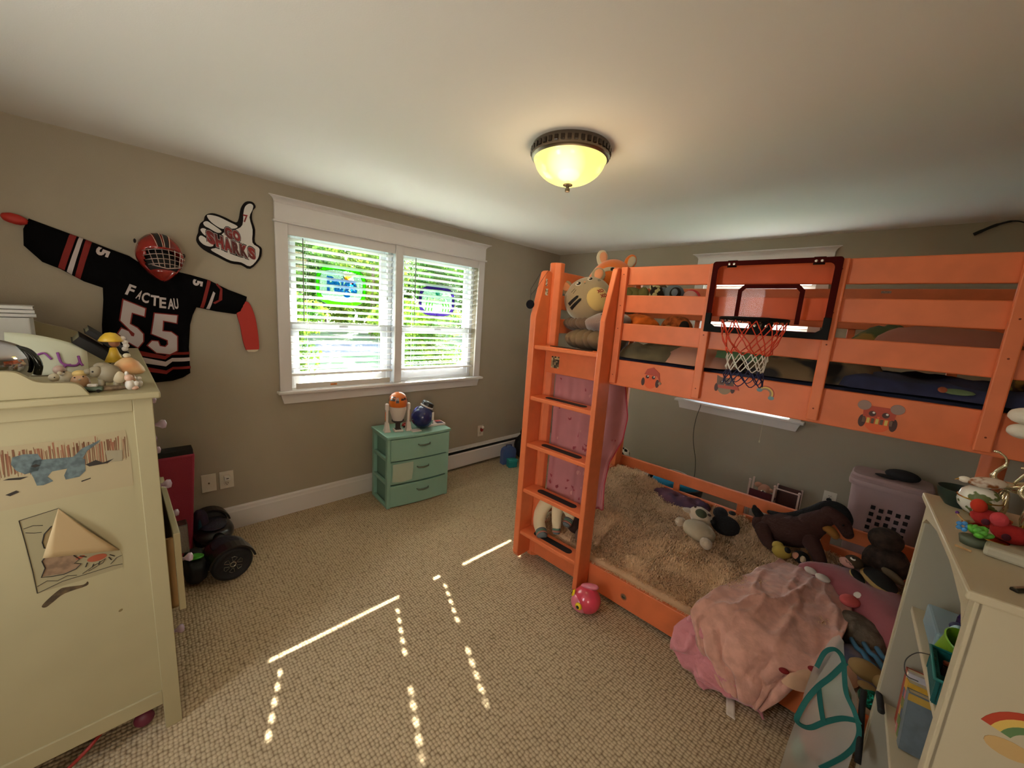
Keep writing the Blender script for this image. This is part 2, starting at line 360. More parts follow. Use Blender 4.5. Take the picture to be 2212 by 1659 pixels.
# ---- blinds
slatm = M('blind_slat', (248, 247, 246), .35)
def blind(y0, y1, label, wand_y, tilt_bottom, tasy):
    t_ = thing('window_blind', label, 'blind', (0, (y0+y1)/2, 2.148)); L = (y1-y0)/2-.006; z0 = -2.148
    MB().box((-.008, -L-.003, -.072), (.006, L+.003, -.001)).build('valance', trimm, t_, bevel=.002)
    MB().box((-.062, -L, -.055), (-.012, L, -.003)).build('head_rail', slatm, t_)
    # slat with two cord slots: strips around the holes
    m = MB(); wd, th = .050, .0028; hy = L-.118; hw, hd = .0065, .0115
    ys = [-L, -hy-hw, -hy+hw, hy-hw, hy+hw, L]
    for i in range(5):
        a, b_ = ys[i], ys[i+1]
        if i in (1, 3): m.box((-wd/2, a, -th/2), (-hd, b_, th/2)).box((hd, a, -th/2), (wd/2, b_, th/2))
        else: m.box((-wd/2, a, -th/2), (wd/2, b_, th/2))
    s0 = m.build('slat', slatm, t_); n = 20; zs = 2.052; tl = R(-19)
    for k in range(n):
        o = s0 if k == 0 else s0.copy()
        if k: COL.objects.link(o)
        o.location = (-.036, 0, zs-k*.0488+z0); o.rotation_euler = (0, tl, 0); o.parent = t_
    zb = 1.072
    o = MB().box((-.026, -L, -.008), (.026, L, .010)).build('bottom_rail', slatm, t_, bevel=.003)
    o.location = (-.036, 0, zb+.01+z0); o.rotation_euler = (tilt_bottom, 0, 0)
    cm_ = M('blind_cord', (225, 225, 222), .6)
    for yy in (-hy, hy):
        for xx in (-.0585, -.0135): MB().cyl((xx, yy+.012, zb+.01+z0), (xx, yy+.012, -.05), .0009, 5).build('ladder_cord', cm_, t_)
    MB().cyl((.006, wand_y, -.08), (.006, wand_y-.004, -.66), .0035, 8).build('wand', M('blind_wand', (120, 122, 112), .35), t_, smooth=True)
    m = MB().cyl((.004, tasy, -.08), (.004, tasy+.008, -.44), .001, 5); m.ell((.004, tasy+.008, -.45), (.006, .006, .014), seg=8, rings=6)
    m.build('lift_cord', M('blind_tassel', (150, 150, 145), .5), t_)
    return t_
blind(WY0, WYM0, 'white slatted blind in the left half of the double window', -.31, 0.0, .33)
blind(WYM1, WY1, 'white slatted blind in the right half of the double window', -.29, R(-.2), .36)
# loose valance strip lying on the sill under the left blind
mb = MB().box((-.008, -2.965, .977), (.001, -2.215, 1.020)); o = mb.build('valance_strip', M('strip_beige', (200, 190, 178), .5), None, bevel=.001)
tag(o, 'loose beige strip standing on the sill under the left blind', 'strip')
MB().box((.001, -2.72, .990), (.0022, -2.67, 1.004)).build('tape_mark', M('tape_orange', (190, 110, 40), .5, noise_amt=.4, nscale=60), o)
# ---- stained glass panels hung on the panes
def stained(name, yc, zc, ry, rz_, ringcol, label, right):
    t_ = thing(name, label, 'ornament', (-.066, yc, zc)); X = lambda a, b: (0, a, b)
    def se(rx, rz2, n=40, pw=.62): return [(rx*math.copysign(abs(math.cos(2*math.pi*k/n))**pw, math.cos(2*math.pi*k/n)), rz2*math.copysign(abs(math.sin(2*math.pi*k/n))**pw, math.sin(2*math.pi*k/n))) for k in range(n)]
    o = se(ry, rz_); i = se(ry-.028, rz_-.028); n = 40
    rm = frosted('stained_ring_'+('p' if right else 'g'), ringcol, .16); lead = M('lead_came', (20, 22, 26), .5)
    for q in range(8):
        m = MB()
        for k in range(q*5, q*5+5):
            k2 = (k+1) % n
            m.add([(-.001, *o[k]), (-.001, *o[k2]), (-.001, *i[k2]), (-.001, *i[k]), (.001, *o[k]), (.001, *o[k2]), (.001, *i[k2]), (.001, *i[k])], [(0,1,2,3),(7,6,5,4),(0,4,5,1),(2,6,7,3)])
        m.build('border_glass', rm, t_)
    MB().prism(i, 'x', -.0008, .0008).build('centre_glass', frosted('stained_clear'+('p' if right else 'g'), (226, 248, 236), .10), t_)
    m = MB().tube([(0, *p) for p in o], .0022, 6, closed=True).tube([(0, *p) for p in i], .0018, 6, closed=True)
    for q in range(8): m.cyl((0, *o[q*5]), (0, *i[q*5]), .0018, 6)
    m.build('lead', lead, t_)
    return t_
g1 = stained('stained_glass', -2.600, 1.765, .197, .150, (120, 225, 60), 'green rimmed stained glass panel reading Paige in the left window', False)
blue = M('stained_blue', (20, 110, 215), .2, emit=(20, 110, 215), es=0)
mb = MB()
text_into(mb, 'Paige', lambda a, b, c: (.002+.003*c, -.115+.235*a, -.085+.155*b-.0*a), bold=.045)
mb.build('lettering', glassy('glass_blue', (90, 170, 245), .03), g1)
m = MB()
for (cy, cz, a, rr, rz2) in ((.045, .075, .5, .034, .016), (.05, .045, -.4, .030, .014)): m.ell((.003, cy, cz), (.0015, rr, rz2), (a, 0, 0), seg=14, rings=8)
bf = m.build('butterfly', glassy('glass_orange', (252, 190, 110), .04), g1)
for (cy, cz) in ((.075, .09), (.08, .035)): MB().ell((.005, cy, cz), (.0015, .012, .012), seg=10, rings=6).build('wing_tip', MATS.get('glass_red') or glassy('glass_red', (240, 110, 90), .04), bf)
MB().cyl((.005, .0, .1), (.005, .03, .03), .003, 6).build('body', MATS['lead_came'], bf)
g2 = stained('stained_glass', -1.705, 1.715, .200, .138, (112, 92, 160), 'dark violet rimmed stained glass panel in the right window', True)
m = MB()
for k in range(9):
    yy = -.13+k*.032
    if abs(yy) < .05: continue
    m.tube([(.002, yy, -.10), (.002, yy+.008, -.04), (.002, yy+.02*(1 if yy > 0 else -1)*-1, .03)], [.006, .006, .001], 6)
m.build('reeds', glassy('glass_green', (150, 225, 110), .04), g2)
m = MB(); m.ell((.003, 0, .07), (.0015, .022, .028), (.5, 0, 0), seg=12, rings=8); m.ell((.003, -.02, .095), (.0015, .02, .012), seg=12, rings=8)
m.build('hummingbird', glassy('glass_teal', (100, 205, 195), .04), g2)
m = MB()
for k in range(34):
    a = rng.uniform(0, 6.28); r_ = rng.uniform(.0, .085); yy, zz = r_*1.2*math.cos(a), r_*math.sin(a)-.01; q = rng.uniform(0, 6.28)
    m.tube([(.001, yy+.014*math.cos(q+k2*1.2), zz+.014*math.sin(q+k2*1.2)) for k2 in range(5)], .0009, 4)
m.build('lead_petals', MATS['lead_came'], g2)
# ---- window 2 (back wall, mostly hidden by the bunk)
w2 = thing('window_2', '', ''); del w2['label'], w2['category']; struct(w2)
def my(m, V, F):  # x-profile helper mirrored onto the back wall (x->-y, y->x)
    m.add([(y, -x, z) for x, y, z in V], [f[::-1] for f in F]); return m
auto(my(MB(), *crown(1.661, 2.653, 2.268, 2.303)).build('window_crown', trimm, w2), 50)
MB().box((1.661, -.022, 2.16), (2.653, 0, 2.27)).build('window_header', trimm, w2)
MB().box((1.645, -.036, 2.146), (2.67, 0, 2.16)).build('window_bead', trimm, w2, bevel=.003)
MB().box((1.661, -.018, .948), (BX0, 0, 2.146)).build('window_casing', trimm, w2); MB().box((BX1, -.018, .948), (2.653, 0, 2.146)).build('window_casing', trimm, w2)
MB().box((1.64, -.062, .926), (2.68, .1, .948)).build('window_sill', trimm, w2, bevel=.005)
MB().add(*(lambda a, b_: ([(x, y, z) for y in (-.018, 0) for x, z in ((a, .926), (b_, .926), (b_-.022, .857), (a+.022, .857))], [(0,1,2,3),(7,6,5,4),(0,4,5,1),(1,5,6,2),(2,6,7,3),(3,7,4,0)]))(1.661, 2.653)).build('window_apron', trimm, w2)
mb = MB().box((BX0, .06, .948), (BX0+.04, .13, 2.15)).box((BX1-.04, .06, .948), (BX1, .13, 2.15)).box((BX0+.04, .06, 2.11), (BX1-.04, .13, 2.15)).box((BX0+.04, .06, .948), (BX1-.04, .13, .99)).box((BX0+.04, .07, 1.5), (BX1-.04, .11, 1.55))
mb.build('window_frame', vinyl, w2, bevel=.002)
MB().box((BX0+.04, .095, .99), (BX1-.04, .099, 2.11)).build('pane', glass, w2)
bl = thing('window_blind', 'white slatted blind in the window behind the top bunk', 'blind', ((BX0+BX1)/2, 0, 2.146)); L = (BX1-BX0)/2-.006
MB().box((-L, -.006, -.07), (L, .008, -.001)).build('valance', trimm, bl)
s0 = MB().box((-L, -.025, -.0014), (L, .025, .0014)).build('slat', slatm, bl)
for k in range(21):
    o = s0 if k == 0 else s0.copy()
    if k: COL.objects.link(o)
    o.location = (0, .036, -.09-k*.0488); o.rotation_euler = (R(-48), 0, 0); o.parent = bl
MB().box((-L, .015, -1.14), (L, .057, -1.12)).build('bottom_rail', slatm, bl)
m = MB().tube(smooth_line([(.243, -.064, -1.20), (.246, -.055, -1.32), (.245, -.05, -1.42)]), .0012, 5); m.ell((.245, -.05, -1.43), (.006, .006, .013), seg=8, rings=6)
m.build('lift_cord', M('cord_cream', (205, 195, 160), .6), bl)
# ---- baseboard heater
hm = M('heater_enamel', (214, 206, 202), .35); hd_ = M('heater_gap', (22, 20, 18), .8)
ht = thing('baseboard_heater', 'long low white baseboard heater along the wall under the double window', 'heater', (0, -1.61, 0))
MB().box((.0, 0, .205), (.052, 1.59, .212)).box((.0, 0, .03), (.004, 1.59, .205)).build('back_plate', hm, ht)
MB().prism([(.052, .200), (.058, .206), (.03, .215), (.0, .222), (.0, .215), (.03, .208)], 'y', 0, 1.59).build('top_cover', hm, ht)
MB().prism([(.066, .022), (.070, .03), (.070, .166), (.060, .176), (.056, .174), (.064, .164), (.064, .03)], 'y', 0, 1.59).build('front_panel', hm, ht)
MB().box((.004, .01, .02), (.055, 1.58, .19)).build('fins', hd_, ht)
MB().box((.0, -.004, .0), (.070, 0, .215)).build('end_cap', hm, ht)

# ================================================================== OUTSIDE
lawnm = M('lawn_grass', (58, 80, 40), .9, noise_amt=.35, nscale=1.6, bump=.5, bscale=30)
GZ = -.65
struct(MB().box((-60, -45, GZ-.1), (-.14, 30, GZ)).build('lawn', lawnm))
struct(MB().box((-21, -45, GZ), (-15.5, 30, GZ+.02)).build('road', M('asphalt', (62, 66, 74), .9, noise_amt=.1, nscale=20)))
struct(MB().box((-.14, .16, GZ), (8, 30, GZ+.01)).build('yard', lawnm))
mb = MB().box((-1.3, -8, 2.62), (-.14, 3, 2.7)); struct(mb.build('sun_block_eave', M('eave_white', (225, 225, 222), .6)))  # unseen overhang, added and sized to keep sun off the upper panes
struct(MB().box((-.17, YF-.12, GZ), (-.14, WY0, 2.7)).box((-.17, WY1, GZ), (-.14, .14, 2.7)).box((-.17, WY0, GZ), (-.14, WY1, WZ0)).box((-.17, WY0, WZ1), (-.14, WY1, 2.7)).build('outer_siding', M('siding', (190, 190, 186), .7)))
# leaves
def leafmat(name, c, tcol):
    m = bpy.data.materials.new(name); m.use_nodes = True; t = m.node_tree; t.nodes.clear()
    o = t.nodes.new('ShaderNodeOutputMaterial'); mx = t.nodes.new('ShaderNodeMixShader'); d = t.nodes.new('ShaderNodeBsdfDiffuse'); tr = t.nodes.new('ShaderNodeBsdfTranslucent')
    n = t.nodes.new('ShaderNodeTexNoise'); n.inputs['Scale'].default_value = 1.7; co = t.nodes.new('ShaderNodeTexCoord'); r_ = t.nodes.new('ShaderNodeValToRGB')
    r_.color_ramp.elements[0].color = (*srgb(c), 1); r_.color_ramp.elements[1].color = (*srgb(tcol), 1); r_.color_ramp.elements[0].position = .35; r_.color_ramp.elements[1].position = .65
    t.links.new(co.outputs['Object'], n.inputs[0]); t.links.new(n.outputs[0], r_.inputs[0]); t.links.new(r_.outputs[0], d.inputs[0]); t.links.new(r_.outputs[0], tr.inputs[0])
    mx.inputs[0].default_value = .5; t.links.new(d.outputs[0], mx.inputs[1]); t.links.new(tr.outputs[0], mx.inputs[2]); t.links.new(mx.outputs[0], o.inputs[0]); return m
lfm = [leafmat('leaves_bright', (52, 96, 34), (126, 148, 48)), leafmat('leaves_mid', (38, 80, 34), (88, 122, 46))]
barkm = M('bark', (90, 75, 60), .9, noise_amt=.3, nscale=10)
def tree_mesh(n, rad, hgt, z0, sz, seed):
    g = np.random.default_rng(seed); nb = 26
    cc = np.stack([g.uniform(-rad*.7, rad*.7, nb), g.uniform(-rad*.7, rad*.7, nb), g.uniform(z0+.3, hgt-.6, nb)], 1); cr_ = g.uniform(.5, 1.1, nb)*rad*.42
    k = g.integers(0, nb, n); d = g.normal(size=(n, 3)); d /= np.linalg.norm(d, axis=1)[:, None]
    P_ = cc[k]+d*(cr_[k]*g.uniform(.55, 1, n)**.5)[:, None]
    a = g.normal(size=(n, 3)); a /= np.linalg.norm(a, axis=1)[:, None]; b_ = np.cross(a, g.normal(size=(n, 3))); b_ /= np.linalg.norm(b_, axis=1)[:, None]
    s_ = (g.uniform(.6, 1.3, n)*sz)[:, None]
    V = np.stack([P_-a*s_, P_+b_*s_*.45, P_+a*s_, P_-b_*s_*.45], 1).reshape(-1, 3)
    me = bpy.data.meshes.new('foliage'); me.from_pydata(V.tolist(), [], np.arange(4*n).reshape(-1, 4).tolist()); return me
tms = [tree_mesh(9000, 3.0, 9.5, .6, .17, 1), tree_mesh(9000, 2.6, 8.0, .3, .15, 2), tree_mesh(5000, 1.5, 2.9, .0, .10, 3)]
for i, mm in enumerate(tms): mm.materials.append(lfm[i % 2])
trees = [(-23, -1.5, 0), (-22.5, 3.6, 1), (-23.5, 8.6, 0), (-23, 13.6, 1), (-24.5, 19.0, 0), (-29.5, 1.2, 0), (-30, 6.2, 1), (-30, 11.5, 0), (-30.5, 17, 1), (-32, 23, 0), (-37, 4.5, 0), (-37, 10, 0), (-37, 15.5, 0), (-9.5, -1.2, 2), (-9.0, 3.5, 2), (-25, 25, 1), (-12.5, 5.6, 2), (-37, 21.5, 0)]
spots = ['behind the lawn seen through the left pane', 'beyond the road seen through the window', 'standing back beyond the road', 'far across the lawn on the right']
for i, (x, y, k) in enumerate(trees):
    if k < 2:
        tr_ = thing('leafy_tree', 'sunlit leafy green tree beyond the road outside the double window', 'tree', (x, y, GZ), rng.uniform(0, 360), 'trees outside the double window')
        MB().cyl((0, 0, 0), (0, 0, 5), .22, 8, r1=.1).build('trunk', barkm, tr_)
    else: tr_ = thing('leafy_shrub', ['low bright green shrub nearest the left pane on the lawn', 'low bright green shrub on the lawn outside the right pane', 'low bright green shrub farther out on the lawn'][[j for j, q in enumerate(trees) if q[2] == 2].index(i)], 'shrub', (x, y, GZ), rng.uniform(0, 360), 'shrubs on the lawn')
    o = bpy.data.objects.new('foliage', tms[k]); COL.objects.link(o); o.parent = tr_; o['kind'] = 'stuff'
pl = thing('planter_box', 'brown wooden planter box on the lawn outside the right window', 'planter', (-5.4, .55, GZ), 10)
pm = M('planter_wood', (150, 110, 70), .7, noise_amt=.2, nscale=15)
for sx_, sy_ in ((-.3, 0), (.3, 0)): MB().box((sx_-.02, -.45, 0), (sx_+.02, .45, .8)).build('side', pm, pl)
for sy_ in (-.45, .45): MB().box((-.3, sy_-.02, 0), (.3, sy_+.02, .8)).build('side', pm, pl)
MB().box((-.28, -.43, .1), (.28, .43, .74)).build('soil', M('soil', (70, 55, 40), .9), pl)
ck = thing('cooler', 'small white cooler with a red band on the lawn outside the left window', 'cooler', (-5.0, -1.35, GZ), 5)
MB().box((-.25, -.4, 0), (.25, .4, .42)).build('body', M('cooler_white', (235, 235, 235), .4), ck, bevel=.03)
MB().box((-.26, -.41, .42), (.26, .41, .5)).build('lid', MATS['cooler_white'], ck, bevel=.03); MB().box((.25, -.4, .05), (.262, -.28, .38)).build('band', M('cooler_red', (200, 60, 60), .4), ck)

# ================================================================== CEILING LIGHT
cl = thing('ceiling_light', 'flush ceiling light with glowing yellow glass bowl and jewelled band', 'lamp', (1.915, -2.335, H))
nick = M('brushed_nickel', (120, 108, 95), .35, 1)
auto(MB().lathe([(.12, 0), (.175, 0), (.178, -.006), (.178, -.048), (.170, -.056), (.158, -.058), (.15, -.05)], seg=56).build('band', nick, cl))
jm = M('jewel', (48, 38, 32), .15, .6); jv = MB().box((-.0085, -.004, -.011), (.0085, .004, .011)); j0 = jv.build('jewel', jm, cl, bevel=.002)
for k in range(40):
    a = 2*math.pi*k/40; o = j0 if k == 0 else j0.copy()
    if k: COL.objects.link(o)
    o.parent = cl; o.location = (.179*math.cos(a), .179*math.sin(a), -.027); o.rotation_euler = (0, 0, a+math.pi/2)
gm = bpy.data.materials.new('lit_glass_bowl'); gm.use_nodes = True; t = gm.node_tree; b = t.nodes['Principled BSDF']
co = t.nodes.new('ShaderNodeTexCoord'); vm = t.nodes.new('ShaderNodeVectorMath'); vm.operation = 'DISTANCE'; vm.inputs[1].default_value = (.05, -.085, -.09)
t.links.new(co.outputs['Object'], vm.inputs[0]); rr = t.nodes.new('ShaderNodeValToRGB'); t.links.new(vm.outputs['Value'], rr.inputs[0])
rr.color_ramp.elements[0].position = .02; rr.color_ramp.elements[0].color = (1.6, 1.45, .9, 1); rr.color_ramp.elements[1].position = .09; rr.color_ramp.elements[1].color = (1.0, .86, .25, 1)
b.inputs['Base Color'].default_value = (.35, .3, .12, 1); b.inputs['Roughness'].default_value = .2
t.links.new(rr.outputs[0], b.inputs['Emission Color']); b.inputs['Emission Strength'].default_value = .62
bw = [(.162*math.cos(a), -.052-.108*math.sin(a)) for a in [k*math.pi/2/14 for k in range(15)]]
auto(MB().lathe([(.166, -.05), (.166, -.06)]+bw[1:-1]+[(.001, -.160)], seg=56).build('glass_bowl', gm, cl), 60)
auto(MB().lathe([(.0, -.157), (.022, -.158), (.022, -.162), (.008, -.165), (.007, -.175), (.011, -.177), (.011, -.189), (0, -.191)], seg=20).build('finial', nick, cl))
pd = bpy.data.lights.new('ceiling_bulb', 'POINT'); pd.energy = 2.6; pd.color = (1.0, .78, .46); pd.shadow_soft_size = .12
po = bpy.data.objects.new('ceiling_bulb', pd); COL.objects.link(po); po.location = (1.915, -2.335, H-.30)
# ================================================================== BUNK BED
orange = M('orange_paint', (224, 116, 68), .42, noise_amt=.04, nscale=14)
bed = thing('bunk_bed', 'orange painted low bunk bed with a built-in ladder and slatted guard rails', 'bed', (1.46, -2.04, 0), 1.385)
XL, XE = 1.503, 3.62
def bp_(name, *boxes, bev=.004, mat=orange, parent=bed, label=None):
    m = fb('bed')
    for a, b in boxes: m.box(a, b)
    return m.build(name, mat, parent, bevel=bev, label=label)
def post(x, y, z1, w_=.088):
    c = .026; o = [(x+c, y), (x+w_-c, y), (x+w_, y+c), (x+w_, y+w_-c), (x+w_-c, y+w_), (x+c, y+w_), (x, y+w_-c), (x, y+c)]
    return fb('bed').prism(o, 'z', 0, z1).build('post', orange, bed, bevel=.004)
post(XL, -1.954, 1.965); post(XL, -.888, 1.965); post(XE-.088, -1.954, 1.965); post(XE-.088, -.888, 1.965)
Z = [(1.828, 1.920), (1.687, 1.776), (1.537, 1.629)]
for z0, z1 in Z:
    bp_('guard_board', ((2.024, -1.956, z0), (XE, -1.934, z1)))
    bp_('guard_board', ((XL+.05, -.822, z0), (XE, -.800, z1)))
    bp_('end_board', ((XL+.030, -1.87, z0-.0), (XL+.052, -.885, z1))); bp_('end_board', ((XE-.052, -1.87, z0), (XE-.030, -.885, z1)))
bp_('side_rail', ((XL+.045, -1.956, 1.290), (XE, -1.928, 1.431))); bp_('side_rail', ((XL+.05, -.828, 1.290), (XE, -.800, 1.431)))
bp_('end_rail', ((XL+.030, -1.87, 1.290), (XL+.056, -.885, 1.431))); bp_('end_rail', ((XE-.056, -1.87, 1.290), (XE-.030, -.885, 1.431)))
for a, b in ((2.027, 2.063), (2.464, 2.500), (2.909, 2.946), (3.345, 3.385)):
    s_ = bp_('slat', ((a, -1.980, 1.302), (b, -1.957, 1.918)))
    m = fb('bed')
    for z in (1.35, 1.60, 1.72, 1.88): m.cyl(((a+b)/2, -1.981, z), ((a+b)/2, -1.9795, z), .003, 8)
    m.build('screw_hole', M('hole_dark', (120, 48, 25), .8), s_)
    bp_('slat', ((a, -.800, 1.302), (b, -.780, 1.918)))
# ladder
def lrail(x0, x1):
    o = [(-2.068, .03), (-1.957, .03), (-1.957, 1.905), (-1.990, 1.915), (-2.010, 1.905), (-2.081, 1.632), (-2.081, .06)]
    return fb('bed').prism(o, 'x', x0, x1).build('ladder_rail', orange, bed, bevel=.005)
lr = lrail(1.503, 1.548); lrail(1.993, 2.024)
grip = M('grip_black', (18, 18, 20), .7, bump=.4, bscale=400)
for z in (1.463, 1.143, .836, .526, .227):
    tr_ = bp_('tread', ((1.548, -2.074, z-.026), (1.993, -1.957, z)), bev=.006)
    n = 10; y0, y1 = -2.040, -1.992; xa, xb = 1.63, 1.925; r_ = (y1-y0)/2
    o = [(xb-r_+r_*math.cos(a), (y0+y1)/2+r_*math.sin(a)) for a in np.linspace(-math.pi/2, math.pi/2, n)]+[(xa+r_+r_*math.cos(a), (y0+y1)/2+r_*math.sin(a)) for a in np.linspace(math.pi/2, 1.5*math.pi, n)]
    fb('bed').prism(o, 'z', z-.001, z+.0022).build('grip_strip', grip, tr_)
# lower bunk frame
bp_('lower_side_rail', ((XL+.088, -1.956, .03), (XE, -1.930, .188)), ((XL+.04, -1.957, .03), (XL+.09, -1.93, .20)))
mh = fb('bed'); mh.lathe([(.010, -.001), (.019, -.001), (.021, -.003), (.019, -.006), (.010, -.005)], c=(2.261, -1.957, .097), seg=20, T=Matrix.Rotation(R(90), 3, 'X'))
mh.ell((2.261, -1.9575, .097), (.012, .002, .012), seg=14, rings=6, mi=1); mh.box((2.252, -1.9605, .0945), (2.270, -1.9595, .0985), 2)
mh.build('barrel_nut', [M('nut_ring', (205, 195, 170), .35, .6), M('nut_in', (150, 140, 110), .4, .7), M('nut_slot', (40, 36, 30), .6)], bed, smooth=False)
bp_('lower_side_rail', ((XL+.05, -.826, .05), (XE, -.800, .19)))
bp_('lower_guard_bar', ((XL+.05, -.822, .405), (XE, -.795, .492))); bp_('lower_guard_bar', ((XL+.05, -.822, .255), (XE, -.795, .345)))
for a in (1.622, 2.055, 2.513, 3.0, 3.46): bp_('lower_guard_upright', ((a, -.820, .18), (a+.045, -.798, .41)), bev=.002)
bp_('end_board', ((XL+.030, -1.87, .05), (XL+.052, -.885, .19))); bp_('end_board', ((XL+.030, -1.87, .26), (XL+.052, -.885, .40)))
bp_('end_board', ((XE-.052, -1.87, .05), (XE-.030, -.885, .19))); bp_('end_board', ((XE-.052, -1.87, .26), (XE-.030, -.885, .49)))
bp_('upper_base', ((XL+.06, -1.925, 1.30), (XE-.06, -.83, 1.325)), bev=0, mat=M('base_board', (150, 110, 75), .8))
bp_('lower_base', ((XL+.06, -1.925, .06), (XE-.06, -.83, .08)), bev=0, mat=MATS['base_board'])
# stickers on the bed
def se_disc(m, cx, cz, rx, rz2, y, th, mi, n=18):
    m.prism([(cx+rx*math.cos(2*math.pi*k/n), cz+rz2*math.sin(2*math.pi*k/n)) for k in range(n)], 'y', y-th, y, mi)
stm = [M('st_red', (178, 62, 38), .45), M('st_orange', (224, 92, 40), .45), M('st_dark', (70, 35, 32), .5), M('st_white', (228, 222, 214), .4), M('st_brown', (104, 74, 58), .5), M('st_tan', (150, 122, 96), .5), M('st_grey', (150, 118, 108), .5), M('st_yellow', (214, 178, 90), .5), M('st_blue', (110, 140, 146), .5)]
Y0 = -1.9565
def owl(cx, cz, s, body, head, hat, extra):
    m = fb('bed'); t = .0006
    se_disc(m, cx, cz-.012*s, .036*s, .040*s, Y0, t, body)                       # body
    se_disc(m, cx-.040*s, cz-.018*s, .010*s, .022*s, Y0, t*2, 2); se_disc(m, cx+.040*s, cz-.018*s, .010*s, .022*s, Y0, t*2, 2)   # wings
    if head is not None: m.prism([(cx-.044*s, cz+.048*s), (cx-.024*s, cz+.038*s), (cx+.024*s, cz+.038*s), (cx+.044*s, cz+.048*s), (cx+.040*s, cz-.002*s), (cx-.040*s, cz-.002*s)], 'y', Y0-t*3, Y0, head)
    for e in (-1, 1):
        se_disc(m, cx+e*.017*s, cz+.012*s, .014*s, .014*s, Y0, t*4, body if head is None else head); se_disc(m, cx+e*.017*s, cz+.012*s, .0095*s, .0095*s, Y0, t*5, 2); se_disc(m, cx+e*.017*s+.003*s, cz+.016*s, .0035*s, .0035*s, Y0, t*6, 3)
    m.prism([(cx-.004*s, cz+.004*s), (cx+.004*s, cz+.004*s), (cx, cz-.006*s)], 'y', Y0-t*6, Y0, 1)
    extra(m, cx, cz, s, t); return m.build('sticker', stm, bed, label=None)
def x1(m, cx, cz, s, t):
    m.prism([(cx-.036*s, cz+.024*s), (cx+.036*s, cz+.022*s), (cx+.056*s, cz-.014*s), (cx+.046*s, cz+.040*s), (cx+.01*s, cz+.066*s), (cx-.022*s, cz+.054*s)], 'y', Y0-t*7, Y0, 0); se_disc(m, cx+.054*s, cz-.014*s, .008*s, .008*s, Y0, t*8, 5)
def x2(m, cx, cz, s, t):
    m.prism([(cx-.034*s, cz-.004*s), (cx+.036*s, cz-.002*s), (cx+.07*s, cz+.012*s), (cx+.062*s, cz-.002*s), (cx+.07*s, cz-.018*s), (cx+.034*s, cz-.018*s), (cx-.03*s, cz-.020*s)], 'y', Y0-t*7, Y0, 0)
def x3(m, cx, cz, s, t):
    for e in (-1, 1): se_disc(m, cx+e*.042*s, cz+.038*s, .018*s, .017*s, Y0, t*7, 6)
    for k in range(7): m.prism([(cx+(-.04+.0115*k)*s, cz-.004*s), (cx+(-.032+.0115*k)*s, cz-.004*s), (cx+(-.032+.0115*k)*s, cz-.022*s), (cx+(-.04+.0115*k)*s, cz-.022*s)], 'y', Y0-t*7, Y0, 7 if k % 2 else 4)
owl(2.250, 1.354, .95, 1, None, 0, x1)['label'] = 'owl sticker in a red drooping hat'
owl(2.598, 1.385, .85, 5, 4, 0, x2)['label'] = 'brown owl sticker with a red scarf'
owl(3.115, 1.352, 1.05, 1, 0, 0, x3)['label'] = 'red owl sticker with grey ear muffs'
m = fb('bed')
for k, (r0, r1, mi) in enumerate(((.034, .030, 0), (.030, .024, 7), (.024, .017, 5))):
    n = 14; A0, A1 = R(-35), R(150)
    o = [(2.756+r0*math.cos(a), 1.374+r0*math.sin(a)) for a in np.linspace(A0, A1, n)]+[(2.756+r1*math.cos(a), 1.374+r1*math.sin(a)) for a in np.linspace(A1, A0, n)]
    m.prism(o, 'y', Y0-.001, Y0, mi)
for cx, cz in ((2.734, 1.387), (2.780, 1.359)): se_disc(m, cx, cz, .011, .008, Y0, .0014, 8)
m.build('sticker', stm, bed, label='rainbow sticker with two grey clouds')
def patch(name, plane, a, b, c, d, cols, seed, label):
    m = fb('bed'); g = np.random.default_rng(seed); n = 5; q = 8
    for i in range(n):
        for j in range(q):
            y0, y1 = a+(b-a)*i/n, a+(b-a)*(i+1)/n; z0, z1 = c+(d-c)*j/q, c+(d-c)*(j+1)/q
            if plane[0] == 'y': m.box((y0, plane[1]-.0008, z0), (y1, plane[1], z1), int(g.integers(0, len(cols))))
            else: m.box((plane[1], y0, z0), (plane[1]+.0008, y1, z1), int(g.integers(0, len(cols))))
    return m.build('sticker', cols, bed, label=label)
pc = [M('sk1', (150, 128, 92), .5), M('sk2', (92, 78, 50), .5), M('sk3', (40, 34, 24), .5), M('sk4', (190, 165, 120), .5)]
patch('s', ('y', -1.957), 1.600, 1.660, 1.325, 1.398, pc, 3, 'worn square brown sticker below the top tread')
patch('s', ('x', 1.5485), -2.010, -1.985, 1.765, 1.805, [stm[3], pc[3], pc[1], stm[3]], 5, 'pale torn sticker on the ladder rail')
patch('s', ('x', 1.5485), -2.012, -1.998, 1.82, 1.862, [pc[2], pc[1], stm[3]], 9, 'dark torn sticker on the ladder rail')
lb = fb('bed').box((3.02, -.826, 1.895), (3.062, -.8225, 1.908)).build('maker_label', M('label_grey', (160, 130, 110), .5, noise_amt=.3, nscale=200), bed)
# mattresses
sheetm = M('dark_printed_sheet', (44, 48, 78), .9, col2=(58, 66, 100), nscale=6, bump=.2, bscale=30)
um = fw('bed').box((1.58, -1.92, 1.326), (3.55, -.84, 1.438)).build('mattress', sheetm, None, bevel=.03)
tag(um, 'dark mattress with a blue printed sheet on the upper bunk', 'mattress')
lm = fw('bed').box((1.58, -1.895, .081), (3.55, -.84, .200)).build('mattress', M('mattress_cream', (205, 180, 150), .9), None, bevel=.04)
tag(lm, 'cream mattress under the shaggy cover on the lower bunk', 'mattress')

